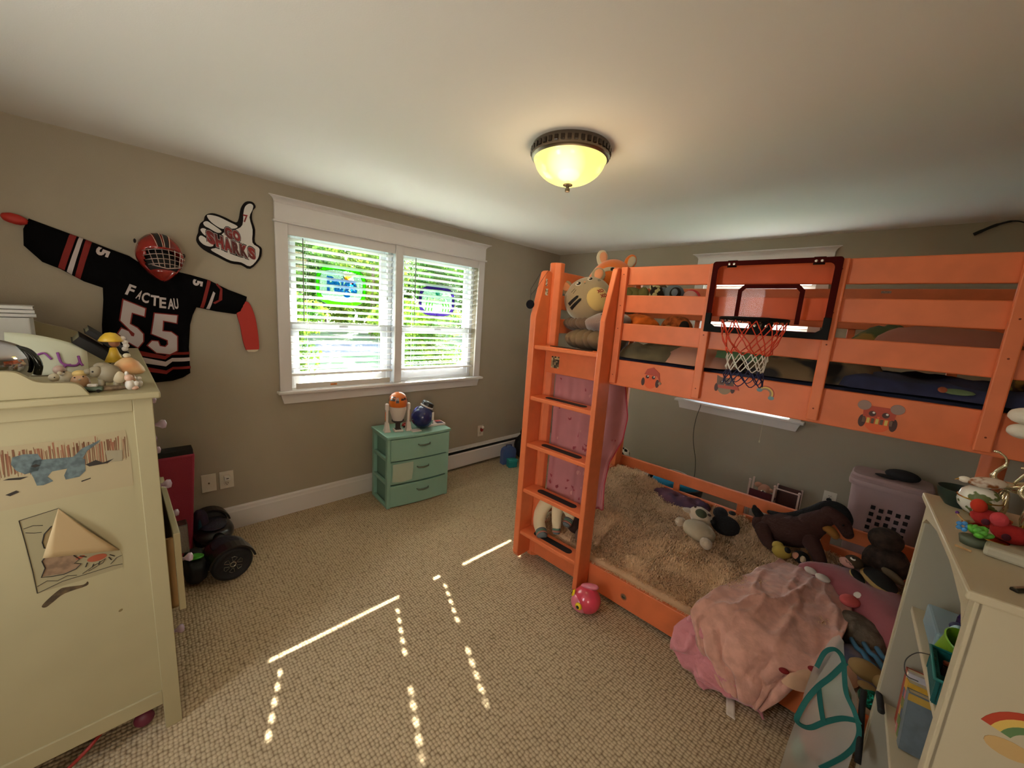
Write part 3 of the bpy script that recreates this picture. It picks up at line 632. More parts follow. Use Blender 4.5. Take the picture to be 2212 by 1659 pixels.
# ================================================================== BASKETBALL HOOP
hp = thing('basketball_hoop', 'mini basketball hoop with clear backboard hung on the orange guard rail', 'basketball hoop', W('bed', 2.708, -1.99, 1.77), 1.385)
def hb(): m = MB(); m.T = Matrix.Translation((-2.708, 1.99, -1.77)); return m
blk = M('hoop_black', (10, 9, 10), .6, spec=.15); tinted = glassy('backboard_dark_tint', (120, 42, 38), .08); 
def rr(x0, x1, z0, z1, r_, n=5):
    o = []
    for cx, cz, a0 in ((x1-r_, z1-r_, 0), (x0+r_, z1-r_, 90), (x0+r_, z0+r_, 180), (x1-r_, z0+r_, 270)):
        o += [(cx+r_*math.cos(R(a0+90*k/n)), cz+r_*math.sin(R(a0+90*k/n))) for k in range(n+1)]
    return o
def ring_prism(m, o, i, y0, y1, mi=0):
    n = len(o)
    V = [(a, y0, b) for a, b in o]+[(a, y0, b) for a, b in i]+[(a, y1, b) for a, b in o]+[(a, y1, b) for a, b in i]
    F = []
    for k in range(n):
        k2 = (k+1) % n; F += [(k, k2, n+k2, n+k), (2*n+k, 3*n+k, 3*n+k2, 2*n+k2), (k, 2*n+k, 2*n+k2, k2), (n+k, n+k2, 3*n+k2, 3*n+k)]
    m.add(V, F, mi)
x0, x1, z0, z1 = 2.486, 2.930, 1.617, 1.921
o_ = rr(x0, x1, z0, z1, .012); i_ = rr(x0+.022, x1-.022, z0+.026, z1-.020, .02)
hb().prism(rr(x0+.003, x1-.003, z0+.003, z1-.003, .01), 'y', -2.004, -2.000).build('backboard', glassy('backboard_clear', (250, 236, 230), .008), hp)
frm = M('board_print', (64, 14, 12), .8, spec=.05)
m = hb(); ring_prism(m, o_, i_, -2.0056, -2.0042); m.build('printed_border', frm, hp)
io, ii = [(2.601, 1.668), (2.601, 1.800), (2.623, 1.823), (2.811, 1.823), (2.833, 1.800), (2.833, 1.668)], [(2.617, 1.668), (2.617, 1.793), (2.629, 1.806), (2.805, 1.806), (2.817, 1.793), (2.817, 1.668)]
m = hb()
for k in range(5): m.add([(io[k][0], -2.0056, io[k][1]), (io[k+1][0], -2.0056, io[k+1][1]), (ii[k+1][0], -2.0056, ii[k+1][1]), (ii[k][0], -2.0056, ii[k][1]), (io[k][0], -2.0042, io[k][1]), (io[k+1][0], -2.0042, io[k+1][1]), (ii[k+1][0], -2.0042, ii[k+1][1]), (ii[k][0], -2.0042, ii[k][1])], [(0,1,2,3),(7,6,5,4),(0,4,5,1),(2,6,7,3)])
m.build('shooter_square', frm, hp)
m = hb(); lo_ = [(x0, z0), (x1, z0), (x1, 1.700), (x1-.024, 1.700), (x1-.024, 1.655), (x1-.045, 1.640), (x0+.045, 1.640), (x0+.024, 1.655), (x0+.024, 1.700), (x0, 1.700)]
m.prism(lo_, 'y', -2.009, -1.997); m.build('edge_padding', blk, hp, bevel=.002)
for xx in (2.560, 2.858): m = hb().box((xx-.018, -2.0, 1.895), (xx+.018, -1.996, 1.924)).box((xx-.018, -2.0, 1.9205), (xx+.018, -1.925, 1.924)).box((xx-.018, -1.93, 1.87), (xx+.018, -1.926, 1.924)); m.build('hook', blk, hp)
for xx in (2.551, 2.569, 2.849, 2.867):
    hb().lathe([(0, .003), (.004, .0028), (.0055, 0)], c=(xx, -2.0056, 1.908), seg=12, T=Matrix.Rotation(R(90), 3, 'X')).build('screw', M('screw_steel', (200, 185, 170), .3, 1), hp)
m = hb(); m.prism([(2.668, 1.617), (2.748, 1.617), (2.750, 1.67), (2.735, 1.690), (2.680, 1.690), (2.664, 1.67)], 'y', -2.016, -2.009)
m.box((2.690, -2.040, 1.672), (2.726, -2.012, 1.678)); m.build('rim_bracket', blk, hp, bevel=.002)
for xx in (2.687, 2.728): hb().lathe([(0, .003), (.005, .0025), (.006, 0)], c=(xx, -2.016, 1.655), seg=10, T=Matrix.Rotation(R(90), 3, 'X')).build('screw', MATS['screw_steel'], hp)
hb().tube([(2.708+.005*math.cos(a), -2.024+.005*math.sin(a), 1.682-.0019*a/ (2*math.pi)*2.2) for a in np.linspace(0, 9*2*math.pi, 90)], .0011, 5).build('spring', MATS['screw_steel'], hp)
RC = (2.708, -2.150, 1.676); RR = .112
m = hb().tube([(RC[0]+RR*math.cos(a), RC[1]+RR*math.sin(a), RC[2]) for a in np.linspace(0, 2*math.pi, 48, endpoint=False)], .0052, 8, closed=True)
for sg in (-1, 1): m.tube([(2.708+sg*.012, -2.018, 1.676), (2.708+sg*.03, -2.043, 1.676)], .003, 6)
for k in range(10):
    a = 2*math.pi*(k+.5)/10; m.tube([(RC[0]+(RR+.002)*math.cos(a+e), RC[1]+(RR+.002)*math.sin(a+e), 1.671-dz) for e, dz in ((-.06, 0), (-.03, .008), (.03, .008), (.06, 0))], .0018, 5)
m.build('rim', blk, hp, smooth=True)
nm = [M('net_red', (222, 62, 28), .6), M('net_white', (225, 218, 210), .6), M('net_blue', (22, 30, 78), .6)]
lv = [(.110, 1.668), (.098, 1.61), (.080, 1.565), (.068, 1.540), (.066, 1.505), (.062, 1.475), (.068, 1.440)]; nn = 10
g_ = np.random.default_rng(4)
for c_ in range(3):
    m = hb()
    for l in (0, 1, 2, 3, 4, 5)[[slice(0, 3), slice(3, 5), slice(5, 6)][c_]]:
        for k in range(nn):
            for sg in (-1, 1):
                a0 = 2*math.pi*(k+.5*(l % 2))/nn; a1 = a0+sg*math.pi/nn; (r0, q0), (r1, q1) = lv[l], lv[l+1]
                am = (a0+a1)/2+g_.normal()*.03; rm = (r0+r1)/2+g_.normal()*.003
                m.tube([(RC[0]+r0*math.cos(a0), RC[1]+r0*math.sin(a0), q0), (RC[0]+rm*math.cos(am), RC[1]+rm*math.sin(am), (q0+q1)/2-.002), (RC[0]+r1*math.cos(a1), RC[1]+r1*math.sin(a1), q1)], .0021, 5)
    if c_ == 2:
        for k in range(nn):
            a0 = 2*math.pi*(k-.0)/nn; a1 = a0+2*math.pi/nn; m.tube([(RC[0]+.068*math.cos(a), RC[1]+.068*math.sin(a), 1.440-.02*math.sin(math.pi*(a-a0)/(a1-a0))) for a in np.linspace(a0, a1, 6)], .0018, 5)
    m.build('net', nm[c_], hp, smooth=True, label=['red upper net', 'white middle net', 'blue lower net'][c_])
# rings of the rim clip hidden behind

# ================================================================== UPPER BUNK SOFT THINGS
def wob(amp, s, seed): return lambda d: 1+amp*noise.noise(d*s+Vector((seed, seed*.7, 0)))
def soft(name, label, cat, loc, r, mat, rot=(0, 0, 0), amp=.06, s=2.2, seed=1, pw=None, group=None, seg=32, rings=20):
    o = MB().ell((0, 0, 0), r, (0, 0, 0), seg, rings, fn=wob(amp, s, seed), pw=pw).build(name, mat, None, smooth=True); o.location = loc; o.rotation_euler = rot
    return tag(o, label, cat, group)
def bag_soft(root, name, c, r, mat, rot=(0, 0, 0), amp=.04, s=2, seed=1, pw=None, label=None, seg=24, rings=14):
    return MB().ell(c, r, rot, seg, rings, fn=wob(amp, s, seed), pw=pw).build(name, mat, root, smooth=True, label=label)
# folded grey-brown duvet roll below the plush toys
duv = M('duvet_taupe', (126, 104, 76), .85, sheen=.05, bump=.25, bscale=30)
def duvet_fn(d): return 1+.05*math.sin(11*math.atan2(d.z*2, d.x*1.2)+3*d.y)+.05*noise.noise(d*3)
m = MB()
def pleat(c, r, rot, seed): 
    n, k_ = 110, 30; V = []; F = []; E_ = Euler(rot).to_matrix()
    for i in range(n+1):
        u = -1+2*i/n; rad = (1-abs(u)**6)**.5 if abs(u) < 1 else 0
        for j in range(k_):
            a = 2*math.pi*j/k_; f_ = 1+.15*abs(math.sin(u*11+seed+.8*math.sin(a)+1.2*noise.noise(Vector((u*3, seed, 0)))))-.09+.04*noise.noise(Vector((u*4, math.cos(a), math.sin(a)+seed)))
            V.append(tuple(E_ @ Vector((u*r[0], math.cos(a)*r[1]*rad*f_, math.sin(a)*r[2]*rad*f_))+Vector(c)))
    for i in range(n):
        for j in range(k_): F.append((i*k_+j, i*k_+(j+1) % k_, (i+1)*k_+(j+1) % k_, (i+1)*k_+j))
    return V, F
m.add(*pleat(tuple(W('bed', 1.765, -1.72, 1.513)), (.175, .17, .066), (0, 0, R(3)), 1.0))
o = m.build('folded_duvet', duv, None, smooth=True); tag(o, 'pleated brown-grey duvet folded at the ladder end of the top bunk', 'duvet')
m = MB(); m.add(*pleat(tuple(W('bed', 1.655, -1.70, 1.610)), (.11, .13, .048), (0, R(-2), R(-6)), 4.0))
o = m.build('crumpled_throw', M('throw_brown', (112, 88, 68), .8, sheen=.3, bump=.3, bscale=40), None, smooth=True); tag(o, 'crumpled shiny brown throw on top of the folded duvet', 'throw')
gp = thing('grey_cushion', 'dusky mauve-grey round plush cushion lying under the tan cat plush', 'cushion', W('bed', 1.830, -1.73, 1.628), 0)
bag_soft(gp, 'body', (0, 0, 0), (.145, .13, .062), M('mauve_plush', (146, 122, 112), .9, sheen=.6, bump=.5, bscale=150), amp=.05, seed=3, rot=(0, R(-10), 0))
m = MB(); V, F = text_mesh('x', .02, .0005, .0003); m.T = Matrix.Translation((.03, -.118, .045)) @ Matrix.Rotation(R(60), 4, 'X'); m.add(V, F); m.build('stitch', M('stitch_dark', (50, 40, 36), .8), gp)
# ---- cat plush (tan, pale belly, XO XO)
catm = M('cat_tan', (158, 138, 106), .95, sheen=.5, bump=.25, bscale=180); belly = M('cat_belly', (208, 178, 110), .95, sheen=.4, bump=.2, bscale=160); pinkm = M('ear_pink', (222, 150, 108), .9)
blackp = M('plush_black', (16, 13, 12), .8); whitep = M('plush_white', (232, 222, 206), .85, bump=.2, bscale=200)
# toy faces -y,+x a little: local x = right, local z = up, local -y = toward the viewer
cat = thing('cat_plush', 'round tan cat plush with a yellow belly reading XO XO', 'plush toy', W('bed', 1.665, -1.725, 1.775), 0, rot=(R(-14), R(-24), R(38)))
def catR(d): return (1+.10*max(0, -d.z)-.10*max(0, d.z)**2)
CR = (.150, .118, .142)
MB().ell((0, 0, 0), CR, seg=40, rings=26, fn=catR).build('body', catm, cat, smooth=True)
def on_ell(x, z, CR=CR, rf=catR, lift=.001):   # point on the front surface for given x, z
    u = x/CR[0]; v = z/CR[2]
    for _ in range(6):
        k = rf(Vector((0, 0, max(-1, min(1, v))))); uu, vv = x/(CR[0]*k), z/(CR[2]*k); v = vv
        q = max(0.0, 1-uu*uu-vv*vv)
    return Vector((x, -CR[1]*k*math.sqrt(q)-lift, z))
def decal(root, name, out, mat, lift=.002, step=.012, f=on_ell, label=None, thick=.0):
    P_, F = tri2d(out, step); m = MB(); m.add([tuple(f(p[0], p[1], lift=lift)) for p in P_], F)
    o = m.build(name, mat, root, smooth=True, label=label)
    s_ = o.modifiers.new('solid', 'SOLIDIFY'); s_.thickness = .002; s_.offset = 0; return o
def disc2(cx, cz, rx, rz2, rot=0, n=20): c, s_ = math.cos(rot), math.sin(rot); return [(cx+rx*math.cos(a)*c-rz2*math.sin(a)*s_, cz+rx*math.cos(a)*s_+rz2*math.sin(a)*c) for a in np.linspace(0, 2*math.pi, n, endpoint=False)]
be = decal(cat, 'belly_patch', disc2(.050, -.058, .068, .072), belly, .003)
for i, (s_, cx, cz) in enumerate((('XO', .078, -.018), ('XO', .088, -.05))):
    m = MB(); text_into(m, s_, lambda a, b, c: tuple(on_ell(cx-.020+.040*a, cz-.011+.022*b, lift=.0055+.0005*c)), bold=.05); m.build('embroidery', M('stitch_red', (150, 40, 36), .7), be)
for cx, cz, rx in ((-.030, .078, .019), (.048, .082, .017)):
    e = decal(cat, 'eye', disc2(cx, cz, rx, rx*.82), whitep, .003, .006); decal(e, 'pupil', disc2(cx+.002, cz, rx*.72, rx*.62), blackp, .005, .006); decal(e, 'glint', disc2(cx-.003, cz+.005, rx*.3, rx*.26), whitep, .007, .004)
for k, (xa, za, xb, zb_) in enumerate(((-.125, -.020, -.062, -.002), (-.122, -.050, -.052, -.026))):
    dx, dz = xb-xa, zb_-za; L_ = math.hypot(dx, dz); nx, nz = -dz/L_*.011, dx/L_*.011
    decal(cat, 'stripe', [(xa+nx, za+nz), (xa-nx, za-nz), (xb-nx*.7, zb_-nz*.7), (xb+dx*.12, zb_+dz*.12), (xb+nx*.7, zb_+nz*.7)], blackp, .003)
m = MB()
for (xa, za, xb, zb_) in ((-.088, .042, -.060, .055), (-.080, .028, -.055, .044), (.088, .060, .105, .066), (.088, .052, .106, .055)): m.tube([on_ell(xa+(xb-xa)*k/5, za+(zb_-za)*k/5, lift=.001) for k in range(6)], .0012, 5)
m.tube([on_ell(.008+.005*math.cos(a), .064+.004*math.sin(a), lift=.001) for a in np.linspace(math.pi, 2*math.pi, 6)], .001, 5)
m.build('whisker', blackp, cat)
decal(cat, 'nose', disc2(.009, .072, .006, .004), pinkm, .003, .004)
for sg in (-1, 1):
    o = MB().ell((sg*.112, -.030, .112), (.044, .020, .064), (0, R(sg*34), 0), 20, 12, fn=lambda d: 1-.40*max(0, d.z)).build('ear', catm, cat, smooth=True)
    MB().ell((sg*.114, -.044, .112), (.028, .010, .046), (0, R(sg*34), 0), 16, 10, fn=lambda d: 1-.40*max(0, d.z)).build('ear_lining', pinkm, o, smooth=True)
# ---- fox plush
foxm = M('fox_orange', (232, 116, 30), .95, sheen=.4, bump=.2, bscale=160); creamp = M('fox_cream', (205, 182, 150), .95, sheen=.3)
fox = thing('fox_plush', 'large orange fox plush leaning in the corner of the top bunk', 'plush toy', W('bed', 1.655, -1.44, 1.845), 0, rot=(R(-8), R(6), R(36)))
FR_ = (.175, .13, .245)
def foxR(d): return 1-.12*max(0, d.z)
MB().ell((0, 0, 0), FR_, seg=40, rings=28, fn=foxR).build('body', foxm, fox, smooth=True)
fon = lambda x, z, lift=.001: on_ell(x, z, FR_, foxR, lift)
mk = smooth_loop([(-.150, .050), (-.135, .055), (-.10, .100), (-.05, .130), (.00, .132), (.03, .110), (.06, .128), (.10, .105), (.118, .06), (.07, .10), (.03, .085), (-.02, .105), (-.07, .092), (-.11, .058), (-.140, .02)])
decal(fox, 'mask', mk, creamp, .003, .012, fon)
for cx, cz in ((-.018, .118), (.058, .112)): decal(fox, 'eye', disc2(cx, cz, .0145, .0125), blackp, .006, .006, fon)
decal(fox, 'nose', disc2(.030, .098, .012, .009), blackp, .007, .005, fon)
m = MB()
for q in (0, .014): m.tube([fon(-.085+.03*k/5, .042-q+.018*k/5) for k in range(6)], .0012, 5)
m.build('whisker', blackp, fox)
for sg in (-1, 1):
    o = MB().ell((sg*.098, .0, .222), (.040, .020, .082), (0, R(sg*14), 0), 20, 14, fn=lambda d: 1-.45*max(0, d.z)).build('ear', creamp if sg < 0 else foxm, fox, smooth=True)
    MB().ell((sg*.098+.006, -.016, .222), (.026, .008, .052), (0, R(sg*14), 0), 16, 10, fn=lambda d: 1-.45*max(0, d.z)).build('ear_lining', pinkm if sg < 0 else creamp, o, smooth=True)
# ---- toys glimpsed between the boards
def plush(name, label, loc, rz, parts, cat_='plush toy', group=None, rot=None):
    t_ = thing(name, label, cat_, loc, rz, group, rot=rot)
    for nm_, c, r, mt, *ro in parts: MB().ell(c, r, ro[0] if ro else (0, 0, 0), 20, 13, fn=wob(.04, 2.5, c[0]*9+c[2]*5)).build(nm_, mt, t_, smooth=True)
    return t_
olive = M('plush_olive', (104, 98, 48), .95, bump=.3, bscale=150); greyb = M('plush_greyblue', (112, 124, 140), .95, bump=.3, bscale=150); brn = M('plush_brown', (96, 72, 52), .95, bump=.3, bscale=150)
plush('frog_plush', 'olive green plush behind the upper guard board next to the fox', W('bed', 1.86, -1.52, 1.775), 10, [('body', (0, 0, 0), (.10, .08, .085), olive), ('arm', (.085, -.03, .035), (.035, .03, .05), olive), ('muzzle', (-.02, -.06, .04), (.05, .03, .035), olive)])
plush('dark_plush', 'small dark brown plush squeezed between the green and the grey-blue plush', W('bed', 1.985, -1.33, 1.79), 0, [('body', (0, 0, 0), (.05, .05, .085), brn), ('head', (-.01, -.02, .075), (.04, .035, .033), brn)])
t_ = plush('spotted_plush', 'small pale plush with black spots beside the grey-blue plush', W('bed', 2.03, -1.53, 1.80), 0, [('body', (0, 0, 0), (.045, .045, .07), M('plush_speckle', (196, 186, 140), .9, col2=(35, 25, 25), nscale=38, vor=True, edges=(.50, .58))), ('ear', (-.03, 0, .06), (.018, .012, .02), MATS['plush_speckle'])])
t_ = plush('elephant_plush', 'grey-blue plush with a black and white eye behind the upper guard board', W('bed', 2.105, -1.46, 1.795), 0, [('body', (0, 0, 0), (.075, .065, .085), greyb), ('ear', (-.055, -.02, .02), (.04, .02, .05), greyb), ('snout', (.035, -.055, .03), (.034, .02, .036), blackp)])
MB().ell((.038, -.072, .034), (.02, .008, .022), seg=14, rings=8).build('eye', greyb, t_, smooth=True)
plush('pink_plush', 'pale pink rounded plush with a red seam behind the upper guard board', W('bed', 2.205, -1.45, 1.775), 0, [('body', (0, 0, 0), (.06, .05, .072), M('plush_palepink', (222, 168, 160), .95)), ('seam', (.006, .0, .003), (.063, .012, .076), M('seam_red', (196, 50, 60), .8))])
of = M('fur_orange', (205, 98, 26), .95, bump=1, bscale=60, noise_amt=.35, nscale=14)
plush('lion_plush', 'long orange furry plush lying behind the second guard board', W('bed', 1.97, -1.60, 1.62), 0, [('body', (0, 0, 0), (.135, .07, .07), of), ('paw', (-.12, -.03, -.02), (.05, .04, .05), of)])
t_ = plush('puppy_plush', 'curly orange-brown plush with a black nose beside the long orange plush', W('bed', 2.205, -1.60, 1.625), 0, [('body', (0, 0, 0), (.09, .06, .068), M('fur_rust', (176, 88, 34), .95, bump=1, bscale=90, noise_amt=.4, nscale=30)), ('muzzle', (-.02, -.055, -.012), (.032, .024, .022), M('fur_sand', (200, 150, 95), .9)), ('nose', (-.018, -.076, -.006), (.013, .01, .01), blackp), ('ear', (.06, -.04, .0), (.03, .02, .04), blackp)])
# blankets seen in the lowest gap
def slab(name, label, cat_, out, z, th, mat, frame='bed', amp=.01, s=9, step=.03, edge=.05, tilt=(0, 0), seed=0, wr=None):
    def mp(a, b, h): p = W(frame, a, b, 0); return (p.x, p.y, z+h+tilt[0]*(a-out[0][0])+tilt[1]*(b-out[0][1]))
    m = MB(); puff(m, out, step, dome(th, edge, amp, s, 0, seed), mp, base=0.0)
    o = m.build(name, mat, None, smooth=True); return tag(o, label, cat_)
slab('olive_blanket', 'dark olive blanket bunched on the top bunk behind the side rail', 'blanket', smooth_loop([(2.03, -1.90), (2.30, -1.915), (2.42, -1.80), (2.38, -1.45), (2.05, -1.40), (2.0, -1.7)]), 1.445, .075, M('olive_cloth', (92, 82, 58), .85, noise_amt=.3, nscale=9), amp=.03, s=10, edge=.10)
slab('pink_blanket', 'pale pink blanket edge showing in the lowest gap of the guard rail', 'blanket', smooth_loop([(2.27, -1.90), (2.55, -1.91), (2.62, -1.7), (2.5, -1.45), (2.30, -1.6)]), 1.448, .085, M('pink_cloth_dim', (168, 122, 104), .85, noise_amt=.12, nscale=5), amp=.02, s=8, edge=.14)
slab('green_pillow', 'sage green pillow on the top bunk below the basketball hoop', 'pillow', smooth_loop([(2.50, -1.86), (2.62, -1.90), (2.74, -1.86), (2.78, -1.6), (2.65, -1.45), (2.50, -1.55)]), 1.50, .06, M('sage', (88, 122, 84), .85), amp=.01, edge=.1)
slab('camo_blanket', 'mottled brown and dark blanket on the top bunk right of the hoop', 'blanket', smooth_loop([(2.66, -1.90), (2.95, -1.91), (3.10, -1.85), (3.10, -1.40), (2.75, -1.35), (2.66, -1.6)]), 1.447, .085, M('camo', (112, 92, 66), .9, col2=(34, 32, 34), nscale=5, edges=(.45, .5)), amp=.02, edge=.1)
t_ = slab('printed_sheet', 'dark blue dinosaur-print sheet loose along the side rail', 'sheet', smooth_loop([(2.98, -1.905), (3.25, -1.915), (3.50, -1.90), (3.50, -1.3), (3.05, -1.3)]), 1.449, .045, M('navy_print', (40, 44, 76), .85, noise_amt=.2, nscale=12), amp=.025, s=7, edge=.06)
dpm = [M('dino_green', (98, 116, 80), .8), M('dino_orange', (150, 76, 48), .8)]
for cx, cz, rx, mi in ((3.12, 1.470, .045, 0), (3.29, 1.476, .04, 0), (3.255, 1.478, .012, 1), (3.40, 1.472, .03, 1)):
    p = W('bed', cx, -1.912, cz); MB().ell(tuple(p), (rx, .004, .014), (R(-50), 0, 0), seg=12, rings=6).build('dinosaur_print', dpm[mi], t_)
t2 = slab('peach_pillow', 'dull peach pillow on the top bunk near the right end', 'pillow', smooth_loop([(3.05, -1.60), (3.20, -1.66), (3.45, -1.62), (3.48, -1.3), (3.28, -1.15), (3.05, -1.3)]), 1.58, .115, M('peach', (176, 112, 92), .85, bump=.2, bscale=20), amp=.02, edge=.14)
t3 = slab('dinosaur_blanket', 'crumpled green patterned blanket beside the peach pillow', 'blanket', smooth_loop([(2.93, -1.35), (3.02, -1.45), (3.17, -1.42), (3.22, -1.2), (3.0, -1.15)]), 1.52, .17, M('dino_blanket', (76, 88, 52), .9, col2=(150, 118, 60), nscale=12, edges=(.52, .6)), amp=.04, s=12, edge=.12)
# plush hanging over the rail at the right edge
leopard = M('leopard_fur', (150, 118, 48), .9, col2=(70, 50, 20), nscale=40, vor=True)
plush('white_plush', 'white plush paws hanging over the orange side rail at the right edge', W('bed', 3.432, -2.015, 1.41), 0, [('paw', (-.012, -.005, .028), (.033, .028, .024), whitep), ('paw', (-.008, -.002, -.018), (.031, .028, .022), whitep), ('body', (.06, .01, .05), (.06, .028, .07), whitep)])
plush('leopard_plush', 'spotted golden plush between rail and guard board at the right edge', W('bed', 3.455, -1.75, 1.52), 0, [('body', (0, 0, 0), (.06, .08, .045), leopard)])
# pendant on a cord over the post
pn = thing('pendant', 'black round pendant hanging on a cord over the ladder post', 'pendant', W('bed', 1.513, -2.100, 1.703), 0)
auto(MB().lathe([(0, .006), (.022, .006), (.027, 0), (.022, -.006), (0, -.006)], seg=20, T=Euler((R(90), 0, R(20))).to_matrix()).build('disc', M('pendant_black', (22, 20, 26), .8, spec=.1), pn))
MB().tube([(0, 0, .024), (.004, -.004, .056), (-.022, .02, .092), (-.016, .10, .205), (.004, .112, .212), (.042, .100, .210), (.040, .085, .195), (.018, .03, .10), (.004, -.004, .056)], .0012, 5).build('cord', M('cord_dark', (36, 26, 40), .7), pn)
# ================================================================== LOWER BUNK
def grid(m, nu, nv, fn, mi=0):
    V = [tuple(fn(i/nu, j/nv)) for i in range(nu+1) for j in range(nv+1)]; k = nv+1
    return m.add(V, [(i*k+j, (i+1)*k+j, (i+1)*k+j+1, i*k+j+1) for i in range(nu) for j in range(nv)], mi)
def sm(a, b, x): t = max(0, min(1, (x-a)/(b-a))); return t*t*(3-2*t)
shagm = M('shag_base', (218, 178, 138), .95)
def shag_h(x, y):
    h = .245+.10*sm(2.3, 1.75, x)*sm(-1.9, -1.5, y)+.05*sm(-1.9, -1.6, y)
    h += .045*fbm(x, y, 1.3, 3.2, 3)+.030*abs(fbm(x, y, 5, 6, 2)); h -= .065*sm(-1.82, -1.92, y)
    return max(.215 if y > -1.905 else .19, h)
sh = thing('shaggy_blanket', 'long-haired beige shaggy blanket covering the lower bunk', 'blanket', W('bed', 2.3, -1.4, .232), 0)
o0 = sh.location.copy()
def sf(u, v):
    x = 1.62+u*(3.10-1.62); y = -1.928+v*(1.09); p = W('bed', x, y, shag_h(x, y)); return (p.x-o0.x, p.y-o0.y, p.z-o0.z)
grid(MB(), 70, 50, sf).build('cloth', shagm, sh, smooth=True)
def tufts(n, seed, mat, L0, wd):
    g = np.random.default_rng(seed); V = []; F = []
    for k in range(n):
        x = g.uniform(1.60, 3.12); y = -1.93+1.09*g.uniform(0, 1)**1.3
        z = shag_h(x, y)-.004; L = L0*g.uniform(.6, 1.3); a = 2.2*fbm(x, y, 9, 5, 2)*2+g.normal()*.8; q = .75*L
        dx, dy = q*math.cos(a), q*math.sin(a); dz = L*g.uniform(.35, .8)
        if y < -1.90: dy = -abs(dy)*.9; dz *= .1
        p0 = W('bed', x, y, z); p1 = W('bed', x+dx*.6, y+dy*.6, z+dz); p2 = W('bed', x+dx*1.1, y+dy*1.1, z+dz*.75)
        s_ = Vector((-dy, dx, 0)).normalized()*wd; i = len(V)
        for p in (p0-s_, p0+s_, p1+s_*.8, p1-s_*.8, p2): V.append(tuple(p-o0))
        F += [(i, i+1, i+2, i+3), (i+3, i+2, i+4)]
    return MB().add(V, F).build('fur', mat, sh, smooth=True, kind='stuff')
tufts(26000, 1, M('shag_a', (246, 208, 166), .9), .034, .0021); tufts(20000, 2, M('shag_b', (230, 188, 146), .9), .038, .0021); tufts(7000, 3, M('shag_c', (160, 122, 98), .9), .028, .0016)
# ---- pink fleece blanket over the side rail
fl = M('fleece_pink', (206, 150, 132), .95, sheen=.4, noise_amt=.10, nscale=22, bump=.25, bscale=120); fl2 = M('fleece_lining', (208, 132, 138), .95, sheen=.4, bump=.25, bscale=120)
bk = thing('pink_blanket', 'pink fleece blanket sliding off the lower bunk onto the carpet', 'blanket', W('bed', 2.9, -1.9, .0), 0); o1 = bk.location.copy()
def path(v, L):
    for k in range(len(L)-1):
        if v <= L[k+1][0]: t = (v-L[k][0])/(L[k+1][0]-L[k][0]); t = t*t*(3-2*t)*.5+t*.5; return [L[k][j]+(L[k+1][j]-L[k][j])*t for j in (1, 2, 3, 4)]
    return list(L[-1][1:])
# v, x_left, x_right, y, z
LP = [(0, 2.86, 3.16, -1.30, .350), (.22, 2.78, 3.19, -1.52, .365), (.45, 2.70, 3.17, -1.76, .350), (.62, 2.64, 3.13, -1.93, .310), (.70, 2.62, 3.10, -1.99, .262), (.84, 2.69, 3.03, -2.045, .16), (1.0, 2.80, 2.975, -2.075, .055)]
def bf_(u, v):
    xl, xr, y, z = path(v, LP); x = xl+(xr-xl)*u; top = 1-sm(.60, .75, v)
    r1 = 1-abs(math.sin(4.2*u+3.4*v+1.3*fbm(u*2, v*2, 3, 1))); r2 = 1-abs(math.sin(9*u-4.5*v+1.7*fbm(u*1.5, v*1.5, 8, 2))); f = .050*r1**2.5+.030*r2**2-.03+.014*fbm(x, y, 2, 12)
    f *= (.35+.65*math.sin(math.pi*min(1, max(0, v*.9+.05))))
    z2 = z+f*top*.8+.02*math.sin(math.pi*u)*top; y2 = y-abs(f)*(1-top)*1.3-.01*math.sin(math.pi*u)
    if v > .66: y2 = min(y2, -1.985-.02*(v-.66))
    p = W('bed', x, y2+.02*math.sin(8*u)*(v < .1), max(z2, .02)); return (p-o1)
o = grid(MB(), 60, 70, bf_).build('face', fl, bk, smooth=True); s_ = o.modifiers.new('s', 'SOLIDIFY'); s_.thickness = .007; s_.offset = 0
LQ = [(0, 2.625, 2.74, -1.985, .245), (.3, 2.575, 2.80, -2.035, .175), (.6, 2.590, 2.88, -2.075, .095), (.85, 2.66, 2.97, -2.10, .040), (1, 2.75, 2.985, -2.095, .012)]
def bq(u, v):
    xl, xr, y, z = path(v, LQ); x = xl+(xr-xl)*u
    f = .030*(1-abs(math.sin(6*v+3*u+fbm(u, v, 3, 3))))**2-.012+.012*fbm(x, z, 4, 14)+.006*math.sin(26*v+6*u)
    p = W('bed', x, y-.030*math.sin(math.pi*v)*(1-.4*u)-f+.025*u, max(z+.010*math.sin(3*u)+.006*f, .010)); return (p-o1)
o = grid(MB(), 50, 50, bq).build('lining', fl2, bk, smooth=True, label='brighter pink turned-over side'); s_ = o.modifiers.new('s', 'SOLIDIFY'); s_.thickness = .008; s_.offset = 0
ct = MB(); grid(ct, 4, 8, lambda u, v: W('bed', 2.835+.035*u+.03*v, -2.06-.10*v, .012+.006*math.sin(5*v))-o1); o = ct.build('care_label', M('care_label', (205, 190, 175), .6), bk, smooth=True); o.modifiers.new('s', 'SOLIDIFY').thickness = .001
